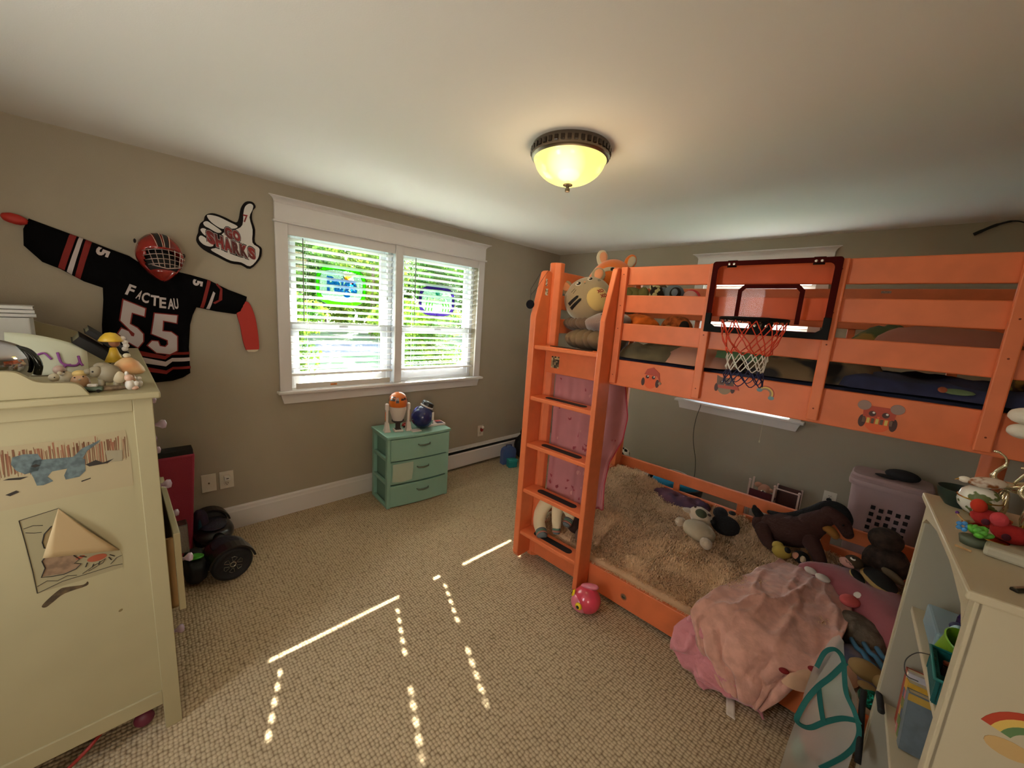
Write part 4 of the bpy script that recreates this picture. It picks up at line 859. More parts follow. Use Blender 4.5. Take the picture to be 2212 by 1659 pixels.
# ---- butterfly curtain
cur = thing('butterfly_curtain', 'pink butterfly-print curtain hanging inside the ladder end of the lower bunk', 'curtain', W('bed', 1.8, -1.88, 0), 1.385)
cm1 = M('curtain_pink', (184, 118, 120), .9, noise_amt=.05, nscale=10); cm2 = M('curtain_print', (150, 62, 70), .9); cm3 = M('curtain_print_pale', (200, 140, 134), .9); redtrim = M('curtain_trim', (178, 52, 66), .85)
def cf(u, v, lift=0):
    x = 1.600+u*(.315+.03*(1-v)); z = 1.288-v*(.80+.02*u); y = -1.900+.010*math.sin(u*11+2*v)+.004*math.sin(u*23)-lift
    return (x-1.8, y+1.88, z)
o = grid(MB(), 40, 50, lambda u, v: cf(u, v)).build('panel', cm1, cur, smooth=True); o.modifiers.new('s', 'SOLIDIFY').thickness = .0015
def wav(u, v):   # loose fold on the right, swinging into the bed
    e = [(0, .115), (.25, .165), (.42, .155), (.62, .09), (.8, .075), (1, .085)]
    wd = .1
    for k in range(5):
        if v <= e[k+1][0]: t = (v-e[k][0])/(e[k+1][0]-e[k][0]); wd = e[k][1]+(e[k+1][1]-e[k][1])*t; break
    x = 1.905+u*wd; z = 1.288-v*.82; y = -1.895+.11*u+.022*math.sin(u*9+v*2.4)
    return (x-1.8, y+1.88, z)
o = grid(MB(), 24, 50, wav).build('panel', cm1, cur, smooth=True); o.modifiers.new('s', 'SOLIDIFY').thickness = .0015
MB().tube([wav(1, k/30) for k in range(31)], .004, 6).tube([wav(k/12, 1) for k in range(13)], .0035, 6).build('trim', redtrim, cur, smooth=True)
g = np.random.default_rng(12)
for k in range(34):
    u, v = g.uniform(.08, .95), g.uniform(.03, .97); s_ = g.uniform(.009, .017); q = g.uniform(-.6, .6); c_ = Vector(cf(u, v, .0016)); pale = k % 3 == 2
    m = MB()
    def P2(a, b): return tuple(c_+Vector((a*math.cos(q)-b*math.sin(q), 0, a*math.sin(q)+b*math.cos(q)))*s_)
    if pale: m.add([P2(math.cos(t_), math.sin(t_)) for t_ in np.linspace(0, 5.4, 7)], [tuple(range(7))])
    else: m.add([P2(0, .3), P2(1.3, 1.1), P2(1.1, .1), P2(.7, -.8), P2(0, -.5), P2(-.7, -.8), P2(-1.1, .1), P2(-1.3, 1.1)], [tuple(range(8))])
    m.build('print', cm3 if pale else cm2, cur)
for k in range(9):
    u, v = g.uniform(.1, .8), g.uniform(.03, .97); c_ = Vector(wav(u, v)); MB().ell(tuple(c_+Vector((0, -.003, 0))), (.007, .0012, .006), seg=8, rings=4).build('print', cm2, cur)
# ---- white plush with striped socks by the ladder
wp = thing('long_legged_plush', 'white long-legged plush with striped socks poking through the ladder', 'plush toy', W('bed', 1.70, -1.86, .42), 1.385)
wm = M('plush_ivory', (232, 214, 172), .9, sheen=.3, bump=.15, bscale=150); sockm = [M('sock_grey', (104, 112, 112), .9), M('sock_rose', (168, 112, 96), .9), M('sock_green', (92, 128, 104), .9)]
bag_soft(wp, 'body', (-.01, .0, .015), (.105, .05, .085), wm, seed=2)
def leg(pts, r0, sock_r):
    P_ = smooth_line([Vector(p) for p in pts], 6); n = len(P_); rs = [r0*(1-.32*(k/(n-1))) for k in range(n)]
    MB().tube(P_, rs, 16).ell(tuple(P_[-1]), rs[-1], seg=12, rings=8).build('leg', wm, wp, smooth=True)
    d = (Vector(P_[-1])-Vector(P_[-3])).normalized(); a = Vector(P_[-1])-d*.012
    for k in range(4): 
        q = a+d*.012*k; MB().tube([q, q+d*.012], [sock_r*(1.04 if k < 3 else .98), sock_r*(1.04 if k < 3 else .75)], 16).build('sock', sockm[(0, 2, 1, 0)[k]], wp, smooth=True)
leg([(-.055, -.02, .03), (-.10, -.05, -.06), (-.085, -.10, -.135), (-.02, -.150, -.172)], .052, .036)
leg([(.0, -.02, .0), (.025, -.06, -.06), (.05, -.085, -.135)], .040, .026)
leg([(.06, -.01, .0), (.115, -.04, -.03), (.125, -.07, -.055)], .036, .028)
plush('dark_brown_plush', 'dark brown plush in the shadow beside the striped-sock plush', W('bed', 1.84, -1.86, .33), 0, [('body', (0, 0, 0), (.06, .06, .065), M('plush_darkbrown', (52, 34, 28), .95)), ('paw', (.06, -.03, -.04), (.03, .04, .045), M('fur_taupe', (126, 98, 86), .95))])
# ---- pink bird on the floor
bd = thing('toy_bird', 'glossy pink toy bird with yellow eyes on the carpet at the ladder foot', 'toy', (2.118, -2.092, .075), rot=(0, 0, R(8)))
pk = M('bird_pink', (214, 66, 86), .25, noise_amt=.15, nscale=14, coat=.5); pk2 = M('bird_light', (216, 112, 128), .3, noise_amt=.12, nscale=16, coat=.4); yl_ = M('bird_yellow', (232, 196, 30), .25)
MB().ell((0, 0, 0), (.078, .074, .074), seg=32, rings=20).build('body', pk, bd, smooth=True)
MB().ell((-.020, -.028, -.012), (.060, .052, .055), seg=28, rings=18).build('face', pk2, bd, smooth=True)
MB().ell((.005, .01, .078), (.052, .022, .017), (0, R(-12), R(12)), seg=18, rings=10).build('comb', pk2, bd, smooth=True)
for c_ in ((-.068, -.030, .020), (-.010, -.080, .0)):
    n_ = Vector(c_).normalized(); T_ = n_.to_track_quat('Z', 'Y').to_matrix(); e = MB().lathe([(0, .012), (.010, .012), (.019, .007), (.020, 0)], c=tuple(Vector(c_)), seg=18, T=T_).build('eye', yl_, bd, smooth=True)
    MB().lathe([(0, .0135), (.009, .013), (.0105, .011)], c=tuple(Vector(c_)), seg=14, T=T_).build('pupil', blackp, e, smooth=True)
# ---- plush toys on the lower bunk
ivory = M('plush_cream', (196, 172, 146), .95, sheen=.3, bump=.4, bscale=120)
dg = thing('puppy_plush', 'white puppy plush with a grey-green patch lying on the shaggy blanket', 'plush toy', W('bed', 2.42, -1.32, .375), 0, rot=(R(-8), R(14), R(-6)))
bag_soft(dg, 'head', (-.035, .055, .040), (.072, .062, .055), ivory, seed=4)
bag_soft(dg, 'body', (.030, -.065, .0), (.088, .105, .055), M('plush_vest', (186, 168, 140), .9, bump=.2, bscale=80), rot=(0, 0, R(-30)), seed=5)
bag_soft(dg, 'leg', (.115, -.150, -.005), (.035, .045, .03), ivory, rot=(0, 0, R(30)), seed=6); bag_soft(dg, 'leg', (-.08, -.10, -.01), (.03, .045, .028), ivory, seed=6)
bag_soft(dg, 'ear', (-.105, .03, .035), (.028, .05, .012), ivory, rot=(0, 0, R(-20)), seed=7); bag_soft(dg, 'patch', (-.028, .020, .070), (.036, .035, .026), M('patch_green', (70, 72, 50), .95), seed=7)
for c_ in ((-.055, .085, .088), (.015, .03, .090), (-.08, .04, .078)): bag_soft(dg, 'spot', c_, (.012, .014, .006), M('spot_brown', (70, 46, 38), .9), seed=8, seg=12, rings=8)
bag_soft(dg, 'nose', (.048, .040, .060), (.016, .013, .012), blackp, seed=8, seg=12, rings=8)
plush('gorilla_plush', 'black furry plush lying behind the white puppy plush', W('bed', 2.535, -1.17, .375), 0, [('body', (0, 0, 0), (.085, .075, .06), M('fur_black', (24, 21, 22), .95, bump=1, bscale=80)), ('head', (-.045, .02, .06), (.045, .04, .038), MATS['fur_black']), ('ear', (.02, .03, .085), (.022, .02, .012), MATS['fur_black'])])
# horse
hs_ = thing('horse_plush', 'dark brown horse plush with a black mane lying along the back rail', 'plush toy', W('bed', 2.90, -1.02, .42), 1.385)
hb1 = M('horse_brown', (62, 32, 24), .95, bump=.6, bscale=70); hb2 = M('horse_mane', (18, 13, 13), .95, bump=.8, bscale=90); hb3 = M('horse_gold', (150, 96, 36), .9)
def sk(name, pts, rs, mat, seg=16):
    P_ = smooth_line([Vector(p) for p in pts], 5); n = len(P_); rr_ = [float(np.interp(k/(n-1), np.linspace(0, 1, len(rs)), rs)) for k in range(n)]
    return MB().tube(P_, rr_, seg).ell(tuple(P_[-1]), rr_[-1], seg=seg, rings=8).ell(tuple(P_[0]), rr_[0], seg=seg, rings=8).build(name, mat, hs_, smooth=True)
sk('body', [(-.19, 0, -.01), (-.10, 0, 0), (.0, -.01, .03), (.06, -.01, .10)], [.06, .095, .095, .07], hb1)
sk('neck', [(.04, -.01, .09), (.09, -.01, .15), (.13, -.01, .195)], [.07, .055, .045], hb1)
sk('head', [(.12, -.01, .20), (.175, -.02, .18), (.215, -.03, .12)], [.045, .042, .028], hb1)
sk('mane', [(-.17, .02, .075), (-.08, .02, .085), (.02, .02, .155), (.10, .01, .235), (.165, .0, .240), (.205, -.01, .195), (.215, -.01, .15)], [.012, .022, .026, .028, .028, .022, .010], hb2, 10)
sk('muzzle_patch', [(.10, -.045, .115), (.14, -.05, .115), (.165, -.05, .095)], [.012, .026, .022], hb3, 10)
sk('leg', [(-.17, -.06, -.02), (-.13, -.12, -.06), (-.07, -.16, -.07)], [.05, .035, .03], hb1); sk('leg', [(.05, -.05, .03), (.11, -.12, -.02), (.14, -.17, -.06)], [.05, .036, .03], hb1)
sk('tail', [(-.20, .0, .02), (-.24, -.0, .065), (-.25, 0, .085)], [.030, .024, .012], hb2, 10)
o = MB().ell((.188, -.058, .172), (.006, .004, .006), seg=10, rings=6).build('eye', M('eye_shiny', (10, 10, 12), .08), hs_, smooth=True)
# tiny dogs
plush('yellow_plush', 'small yellow hooded plush on the shaggy blanket beside the brown horse', W('bed', 2.855, -1.235, .375), 0, [('body', (0, 0, 0), (.048, .035, .038), M('plush_mustard', (176, 146, 62), .95)), ('hood', (-.02, .02, .02), (.03, .028, .026), MATS['plush_mustard']), ('face', (.022, -.008, .022), (.02, .02, .018), blackp)], rot=(0, 0, .2))
t_ = plush('black_plush', 'small black plush with a pale peach face beside the pink pillow', W('bed', 2.945, -1.20, .37), 0, [('head', (0, 0, 0), (.042, .034, .036), blackp), ('cheek', (-.022, -.02, .008), (.018, .014, .020), M('face_peach', (214, 150, 120), .9)), ('cheek', (.010, -.024, .004), (.017, .013, .020), M('face_cream', (206, 176, 140), .9))])
# pink turtle pillow + turtle
pkp = M('pillow_pink', (160, 82, 86), .9, sheen=.3, bump=.2, bscale=60)
slab('pink_pillow', 'rose pink pillow leaning under the dark turtle plush', 'pillow', smooth_loop([(2.92, -1.30), (3.02, -1.18), (3.18, -1.12), (3.38, -1.20), (3.44, -1.50), (3.34, -1.66), (3.20, -1.50), (3.10, -1.42)]), .29, .13, pkp, amp=.012, edge=.11)
tt = thing('turtle_plush', 'dark green turtle plush with a yellow rim and smiling face on the pink pillow', 'plush toy', W('bed', 3.225, -1.245, .435), 0, rot=(R(12), R(10), R(-6)))
tg = M('turtle_dark', (26, 24, 18), .9); ty = M('turtle_yellow', (176, 140, 82), .9)
bag_soft(tt, 'shell', (.045, -.005, .012), (.075, .05, .030), tg, seed=2, rot=(0, 0, R(-24))); bag_soft(tt, 'shell_rim', (.043, -.008, .002), (.083, .057, .020), ty, seed=2, rot=(0, 0, R(-24)))
bag_soft(tt, 'head', (-.070, .018, .016), (.040, .036, .032), M('turtle_face', (70, 54, 34), .9), seed=3); bag_soft(tt, 'cheek', (-.090, -.004, .008), (.036, .026, .022), M('cheek_pink', (210, 152, 138), .9), seed=3)
e = MB().ell((-.078, .0, .044), (.012, .010, .005), seg=14, rings=8).build('eye', whitep, tt, smooth=True); MB().ell((-.078, .0, .049), (.007, .005, .002), seg=10, rings=6).build('pupil', blackp, e)
MB().tube([(-.10, -.018, .030), (-.092, -.028, .026), (-.083, -.024, .029), (-.075, -.030, .024), (-.066, -.024, .026)], .0013, 5).build('mouth', blackp, tt)
for c_, r_ in (((-.030, -.05, -.004), -50), ((.125, -.070, -.002), -60), ((-.02, .045, 0), 30)):
    f_ = bag_soft(tt, 'flipper', c_, (.045, .024, .012), tg, seed=5, rot=(0, 0, R(r_))); 
    MB().ell(tuple(Vector(c_)-Vector((0, 0, .004))), (.050, .029, .008), (0, 0, R(r_)), 16, 8).build('flipper_rim', ty, f_, smooth=True)
plush('bear_plush', 'shaggy dark brown bear plush with pale paws at the dim end of the lower bunk', W('bed', 3.29, -1.02, .46), 0, [('body', (0, .02, -.03), (.10, .08, .10), M('fur_bear', (58, 42, 32), .95, bump=1, bscale=50, noise_amt=.5, nscale=25)), ('head', (-.02, .04, .09), (.075, .07, .065), MATS['fur_bear']), ('arm', (.03, -.12, -.03), (.025, .07, .022), M('paw_fawn', (104, 84, 60), .95), (0, 0, R(35))), ('arm', (.0, -.17, -.06), (.07, .022, .02), MATS['paw_fawn'], (0, 0, R(-15)))])
plush('grey_fur_cushion', 'grey-brown furry cushion behind the teal-trimmed mesh bag', W('bed', 3.225, -1.58, .30), 0, [('body', (0, 0, 0), (.10, .12, .065), M('fur_greybrown', (104, 90, 76), .95, bump=1, bscale=60, noise_amt=.3, nscale=20), (0, R(8), R(20)))], cat_='cushion')
plush('pink_sleeve_plush', 'small white and coral pink plush lying on the grey furry cushion', W('bed', 3.185, -1.455, .385), 0, [('head', (.02, .045, .0), (.030, .034, .024), whitep), ('body', (-.012, -.02, -.008), (.038, .045, .024), M('coral', (208, 88, 84), .85), (0, 0, R(-30)))])
bone = M('plush_ribbon', (206, 190, 176), .9)
t_ = thing('bone_plush', 'pale knotted plush end sticking out of the pink blanket', 'plush toy', W('bed', 3.03, -1.40, .405), -30)
for c_, r_ in (((-.03, 0, 0), (.03, .024, .014)), ((.03, .005, 0), (.034, .028, .014))): bag_soft(t_, 'lobe', c_, r_, bone, seed=4)
# clothes and things at the foot end
def cloth(name, label, cat_, pts, z, th, mat, **k): return slab(name, label, cat_, smooth_loop(pts), z, th, mat, **k)
cloth('quilt', 'cream quilt with dark red hearts under the pink blanket edge', 'quilt', [(3.02, -2.05), (3.14, -1.84), (3.20, -1.72), (3.26, -1.80), (3.20, -1.95), (3.10, -2.06), (3.04, -2.09)], .235, .05, M('quilt_cream', (204, 160, 128), .9, bump=.3, bscale=30), edge=.05, step=.02, amp=.01)
cloth('striped_shirt', 'crumpled grey and purple clothes beside the mesh bag', 'clothes', [(3.17, -1.70), (3.30, -1.66), (3.36, -1.78), (3.30, -1.86), (3.20, -1.84), (3.14, -1.78)], .26, .05, M('cloth_violetgrey', (122, 106, 110), .9, col2=(84, 84, 104), nscale=14), edge=.04, step=.02, amp=.02, s=16)
m = MB()
for k in range(3): m.tube([W('bed', 3.20+.04*k+.02*j, -1.70-.03*j-.02*(j % 2), .325+.006*k) for j in range(5)], .010, 8)
o = m.build('fleece_strips', M('cord_blue', (58, 104, 132), .7), None, smooth=True); tag(o, 'tangled blue fleece strips on the grey clothes', 'cloth')
for k, (x, y, z) in enumerate(((3.10, -1.985, .292), (3.015, -2.045, .26), (3.155, -1.865, .30))):
    o = MB().ell(tuple(W('bed', x, y, z)), (.020, .016, .006), (0, 0, R(40)), 12, 6).build('heart_print', M('heart_red', (140, 26, 30), .8), bpy.data.objects['quilt'], smooth=True)
# ================================================================== BETWEEN BUNK AND WALL
sb_ = thing('toy_football', 'small black and white football on top of the toys in the back corner', 'ball', (1.36, -.42, .36))
m = MB().ell((0, 0, 0), .062, seg=32, rings=20); m.build('ball', whitep, sb_, smooth=True)
for k, (a, b_) in enumerate(((.3, .2), (1.1, .9), (-.6, .6), (-.2, 1.3), (.6, -.5), (-1.2, .1), (2, .2), (-.5, -.5))):
    d = Vector((math.sin(a)*math.cos(b_), -math.cos(a)*math.cos(b_), math.sin(b_))); MB().lathe([(0, .0635), (.020, .0602), (.0225, .0575)], seg=5, T=d.to_track_quat('Z', 'Y').to_matrix()).build('patch', blackp, sb_)
hmp = thing('toy_bin', 'dark toy bin with blue fabric behind the lower bunk', 'bin', (1.90, -.42, 0))
auto(MB().lathe([(.20, 0), (.23, .26), (.24, .27), (.225, .27), (.19, .02)], seg=28).build('bin', M('bin_dark', (30, 30, 34), .6), hmp))
MB().ell((0, -.0, .24), (.20, .17, .09), seg=24, rings=14, fn=wob(.2, 5, 3)).build('fabric', M('fabric_cyan', (28, 138, 186), .8, bump=.4, bscale=40), hmp, smooth=True)
m = MB()
for q in range(3): m.tube([(-.19+.38*k/16, -.03+.03*q, .29+.055*math.sin(math.pi*k/16)+.005*q) for k in range(17)], .003, 6)
m.build('wire_hoop', M('wire_white', (210, 205, 200), .4), hmp, smooth=True)
plush('toy_heap', 'heap of dark toys under the small football', (1.36, -.42, .15), 0, [('toy', (0, 0, 0), (.13, .12, .148), M('heap_dark', (32, 28, 36), .9)), ('toy', (.10, -.02, .11), (.05, .05, .03), M('heap_pink', (150, 90, 96), .8)), ('toy', (-.06, .03, .12), (.05, .05, .03), whitep)], cat_='toys')
cloth('purple_cloth', 'crumpled purple clothes pushed against the back guard bars', 'clothes', [(1.95, -1.0), (2.06, -1.05), (2.22, -1.05), (2.36, -1.0), (2.36, -.86), (2.10, -.86), (1.97, -.88)], .30, .07, M('cloth_purple', (104, 62, 78), .9, col2=(70, 44, 66), nscale=12), edge=.06, step=.02, amp=.03, s=14)
# doll bunk bed
db = thing('doll_bunk', 'white wooden doll bunk with a pink floppy-eared plush behind the lower bunk', 'doll bed', (2.60, -.30, 0))
dwm = M('doll_white', (214, 186, 172), .5); dpk = M('doll_plum', (92, 34, 44), .7)
for x in (-.15, .02, .175):
    MB().box((x-.006, -.07, 0), (x+.006, -.055, .46)).build('post', dwm, db); MB().box((x-.006, .055, 0), (x+.006, .07, .46)).build('post', dwm, db)
    MB().ell((x, -.0625, .47), .010, seg=10, rings=6).build('knob', dwm, db, smooth=True)
MB().box((-.15, -.066, .325), (.02, -.060, .40)).box((-.15, -.06, .33), (.02, .06, .34)).build('side_board', dpk, db)
MB().box((.02, -.064, .455), (.175, -.058, .463)).build('rail', dwm, db); MB().box((.02, -.064, .30), (.175, -.06, .31)).build('rail', dwm, db); MB().box((.02, .055, .30), (.175, .06, .455)).build('back_board', M('doll_brown', (74, 44, 38), .7), db)
plush('floppy_dog_plush', 'pink-beige floppy-eared plush head sitting in the doll bunk', (2.545, -.30, .40), 0, [('head', (0, 0, 0), (.045, .04, .042), M('plush_beige', (190, 138, 112), .9)), ('ear', (-.045, 0, .025), (.03, .02, .022), MATS['plush_beige']), ('ear', (.05, -.01, .01), (.03, .015, .014), MATS['plush_beige']), ('nose', (0, -.04, -.004), (.009, .008, .007), blackp), ('muzzle', (0, -.03, -.008), (.02, .018, .015), whitep)])
# laundry hamper
hp_ = thing('laundry_hamper', 'pinkish grey plastic laundry hamper with square holes behind the lower bunk', 'hamper', (3.225, -.32, 0), 0)
hmm = M('hamper_plastic', (172, 142, 140), .45)
def hprof(w0, d0, r_, z): return [(x, y, z) for x, y in rr(-w0, w0, -d0, d0, r_, 4)]
m = MB(); lv_ = [(.155, .095, .04, 0), (.185, .125, .06, .66), (.185, .125, .06, .672), (.200, .140, .07, .675), (.203, .143, .07, .70), (.198, .138, .07, .712), (.178, .118, .055, .712), (.178, .118, .055, .68), (.150, .09, .04, .02)]
n = 20; V = []
for a in lv_: V += hprof(*a)
m.add(V, [(i*n+j, i*n+(j+1) % n, (i+1)*n+(j+1) % n, (i+1)*n+j) for i in range(len(lv_)-1) for j in range(n)]); auto(m.build('body', hmm, hp_), 35)
m = MB(); n = 20; L_ = [(.196, .136, .068, .713), (.197, .137, .068, .738), (.188, .128, .06, .752)]
V = []
for a in L_: V += hprof(*a)
m.add(V, [(i*n+j, i*n+(j+1) % n, (i+1)*n+(j+1) % n, (i+1)*n+j) for i in range(2) for j in range(n)]+[tuple(range(2*n, 3*n)), tuple(range(n))[::-1]]); auto(m.build('lid', hmm, hp_), 35)
hk = M('hole_shadow', (26, 18, 20), .9)
h0 = MB().box((-.011, -.0015, -.013), (.011, .0015, .013)).build('hole', hk, hp_)
k = 0
for r_ in range(5):
    for c_ in range(5):
        o = h0 if k == 0 else h0.copy()
        if k: COL.objects.link(o)
        z = .555-.048*r_; d_ = .095+.03*z/.66; o.parent = hp_; o.location = (-.055+.040*c_-.005*r_*.4, -d_-.0008, z-.010*(c_ % 2)); o.rotation_euler = (R(-2.6), 0, 0); k += 1
cap = thing('baseball_cap', 'dark cap lying on the lid of the laundry hamper', 'cap', (3.27, -.31, .7525)); MB().ell((0, 0, .025), (.085, .065, .035), seg=20, rings=10).build('crown', M('cap_dark', (34, 30, 32), .9), cap, smooth=True); MB().ell((-.07, -.05, .008), (.06, .045, .006), seg=16, rings=6).build('brim', MATS['cap_dark'], cap, smooth=True)
# outlets
def outlet(name, label, loc, rz, kind):
    t_ = thing(name, label, 'outlet', loc, rz); pmx = M('plate_'+('dim' if kind == 'dim' else 'ivory'), (212, 202, 186), .35)
    MB().box((-.040, -.006, -.062), (.040, -.0003, .062)).build('plate', pmx, t_, bevel=.002); dk = M('slot_dark', (40, 34, 30), .6)
    if kind == 'coax':
        MB().cyl((0, -.006, 0), (0, -.014, 0), .005, 10).build('connector', M('brass', (120, 100, 70), .3, 1), t_, smooth=True)
    else:
        for z in (.026, -.026):
            if kind in ('plug', 'night') and z > 0: continue
            MB().lathe([(0, .008), (.015, .008), (.0165, .006)], c=(0, 0, z), seg=20, T=Matrix.Rotation(R(90), 3, 'X')).build('socket', pmx, t_)
            for x, zz in ((-.006, z+.003), (.006, z+.003), (0, z-.008)): MB().box((x-.0016, -.0090, zz-.0035), (x+.0016, -.0078, zz+.0035)).build('slot', dk, t_)
    return t_
outlet('coax_plate', 'ivory wall plate with a cable connector left of the charger outlet', (.0, -3.519, .377), 90, 'coax')
o = outlet('wall_outlet', 'ivory wall outlet right of the cable plate above the hoverboard', (.0, -3.421, .377), 90, 'plug')
ch = thing('usb_charger', 'white cube charger plugged into the outlet above the hoverboard', 'charger', (.008, -3.421, .397), 90); MB().box((-.016, -.034, -.014), (.016, 0, .014)).build('cube', M('charger_white', (226, 220, 210), .35), ch, bevel=.003); MB().box((-.007, -.0352, -.002), (.007, -.034, .003)).build('port', blackp, ch)
outlet('wall_outlet', 'ivory wall outlet above the heater between drawers and bunk', (.0, -1.130, .355), 90, 'night')
nl = thing('night_light', 'red and white plug-in night light above the heater', 'night light', (.008, -1.128, .385), 90); MB().ell((0, -.016, -.012), (.020, .016, .026), seg=16, rings=10).build('body', M('nl_red', (150, 40, 34), .4), nl, smooth=True); MB().ell((0, -.030, .016), (.018, .012, .016), seg=16, rings=10).build('shade', M('nl_white', (235, 225, 215), .4), nl, smooth=True)
o = outlet('wall_outlet', 'pale outlet with a black plug beside the laundry hamper', (2.925, -.0, .38), 0, 'plug2')
pg = thing('black_plug', 'black plug in the outlet beside the laundry hamper', 'plug', (2.925, -.009, .380)); MB().ell((0, -.012, 0), (.017, .012, .016), seg=12, rings=8).build('body', blackp, pg, smooth=True)
# hanging cord from the back window
cb = MB().tube(smooth_line([(1.893, -.064, .935), (1.885, -.05, .90), (1.866, -.05, .80), (1.860, -.05, .67), (1.875, -.05, .55), (1.915, -.05, .40), (1.93, -.05, .26), (1.925, -.05, .17)]), .0035, 6).build('hanging_cord', M('cord_grey', (92, 84, 74), .6), None, smooth=True)
tag(cb, 'thin grey cord hanging from the back window sill', 'cord')
cb = MB().tube(smooth_line([(3.318, -.04, 2.322), (3.345, -.045, 2.338), (3.40, -.05, 2.368), (3.46, -.05, 2.383), (3.51, -.05, 2.366), (3.60, -.05, 2.30)]), [.010]*7+[.0085]*6+[.006]*5+[.004]*(13), 8)
cb = cb.build('wall_lamp_arm', M('arm_black', (12, 11, 11), .5), None, smooth=True); tag(cb, 'thin black curved arm high on the back wall at the right edge', 'lamp arm')
# corner: toy case, cube, bag
tc_ = thing('toy_case', 'blue plastic toy case with a carry handle near the far corner', 'case', (.235, -.90, 0), 78); cb_ = M('case_blue', (74, 96, 150), .4); 
MB().prism([(-.085, 0), (.085, 0), (.085, .14), (.075, .175), (.04, .195), (-.04, .195), (-.075, .175), (-.085, .14)], 'y', -.035, .035).build('shell', cb_, tc_, bevel=.006)
MB().tube([(-.035, 0, .19), (-.035, 0, .215), (.035, 0, .215), (.035, 0, .19)], .006, 8).build('handle', M('case_navy', (44, 54, 92), .4), tc_)
tb_ = thing('teal_box', 'small teal box leaning against the blue toy case', 'box', (.335, -.935, 0), 70); MB().box((-.05, -.035, .0), (.05, .035, .085)).build('box', M('teal_box', (24, 128, 128), .5), tb_, bevel=.004); MB().box((-.052, -.037, .062), (.052, .037, .088)).build('lid', M('teal_lid', (40, 150, 146), .5), tb_, bevel=.003)
bg = thing('black_bag', 'black bag standing in the far corner behind the blue case', 'bag', (.22, -.62, 0)); bag_soft(bg, 'body', (0, 0, .15), (.12, .13, .15), M('bag_black', (16, 16, 20), .8), amp=.12, seed=5); bag_soft(bg, 'top', (-.05, .05, .29), (.05, .06, .10), MATS['bag_black'], amp=.2, seed=6)
# ================================================================== DRESSER (left)
DX, DY, DZ = 1.424, -3.797, 1.301    # right end face, front face, top
crm = M('dresser_cream', (166, 154, 118), .5, noise_amt=.03, nscale=4)
dr = thing('dresser', 'tall cream painted dresser with a scalloped gallery top and glass knobs', 'dresser', (1.3, -3.8, 0), 1.046)
def db_(name, *boxes, bev=.002, mat=crm, label=None):
    m = fb('drs')
    for a, b in boxes: m.box(a, b)
    return m.build(name, mat, dr, bevel=bev, label=label)
BY = -4.42; X0 = .10
db_('top', ((X0-.02, BY, 1.279), (DX+.020, DY+.020, DZ)), bev=.005)
db_('side_panel', ((DX-.022, BY+.01, .125), (DX-.008, DY-.04, 1.279))); db_('side_panel', ((X0, BY+.01, .125), (X0+.018, DY-.02, 1.279)))
db_('stile', ((DX-.03, DY-.048, 0), (DX, DY, 1.279))); db_('stile', ((X0, DY-.048, 0), (X0+.03, DY, 1.279))); db_('stile', ((DX-.03, BY+.01, 0), (DX, BY+.06, 1.279)))
db_('side_rail', ((DX-.02, BY+.06, 1.238), (DX-.001, DY-.048, 1.279))); db_('side_rail', ((DX-.02, BY+.06, .112), (DX-.001, DY-.048, .168)))
db_('back_panel', ((X0, BY, .12), (DX, BY+.012, 1.279))); db_('front_rail', ((X0+.03, DY-.02, .112), (DX-.03, DY-.003, .165)))
def gallery(x0, x1, pr):
    o = [(y, DZ) for y in (BY, pr[-1][0])]
    return fb('drs').prism([(BY, DZ), (pr[-1][0], DZ)]+pr[::-1]+[(BY, pr[0][1])], 'x', x0, x1).build('gallery', crm, dr, bevel=.003)
near = smooth_line([(-4.30, 1.384), (-4.12, 1.382), (-4.075, 1.380), (-4.058, 1.370), (-4.038, 1.352), (-4.015, 1.345), (-3.97, 1.341), (-3.952, 1.331), (-3.936, 1.303)], 5)
gallery(DX-.020, DX+.004, [tuple(p) for p in near])
far = smooth_line([(-4.35, 1.462), (-4.24, 1.462), (-4.18, 1.462), (-4.11, 1.432), (-4.02, 1.402), (-3.965, 1.362), (-3.935, 1.303)], 5)
gallery(X0+.0, X0+.02, [tuple(p) for p in far])
knobm = M('glass_knob', (214, 190, 214), .08, trans=.4, coat=.6)
def drawer(x0, x1, z0, z1, out, label=None):
    m = fb('drs').box((x0, DY+out, z0), (x1, DY+out+.020, z1)); d = m.build('drawer', crm, dr, bevel=.003, label=label)
    if out > .01:
        bm_ = M('drawer_wood', (148, 112, 62), .6, noise_amt=.1, nscale=6)
        fb('drs').box((x0+.012, DY-.30, z0+.012), (x0+.024, DY+out, z1-.02)).box((x1-.024, DY-.30, z0+.012), (x1-.012, DY+out, z1-.02)).box((x0+.012, DY-.30, z0+.012), (x1-.012, DY+out, z0+.02)).build('drawer_box', bm_, d)
    for xx in ((x0+.09), (x1-.09)):
        T_ = Matrix.Rotation(R(-90), 3, 'X')
        m = MB(); m.lathe([(0, 0), (.008, 0), (.006, .012), (.012, .020), (.017, .026), (.015, .036), (0, .040)], c=(xx-1.3, DY+3.8+out+.02, (z0+z1)/2), seg=16, T=T_)
        m.build('knob', knobm, d, smooth=True)
W2 = (X0+DX)/2
for z0, z1 in ((1.045, 1.262), (.815, 1.03)):
    drawer(X0+.035, W2-.006, z0, z1, -.022); drawer(W2+.006, DX-.034, z0, z1, -.022)
drawer(X0+.035, W2-.006, .62, .80, -.022)
drawer(X0+.035, W2-.006, .40, .605, -.022); drawer(W2+.006, DX-.034, .445, .760, .022, 'drawer left slightly open')
drawer(X0+.035, W2-.006, .18, .385, -.022); drawer(W2+.006, DX-.034, .18, .43, -.022)
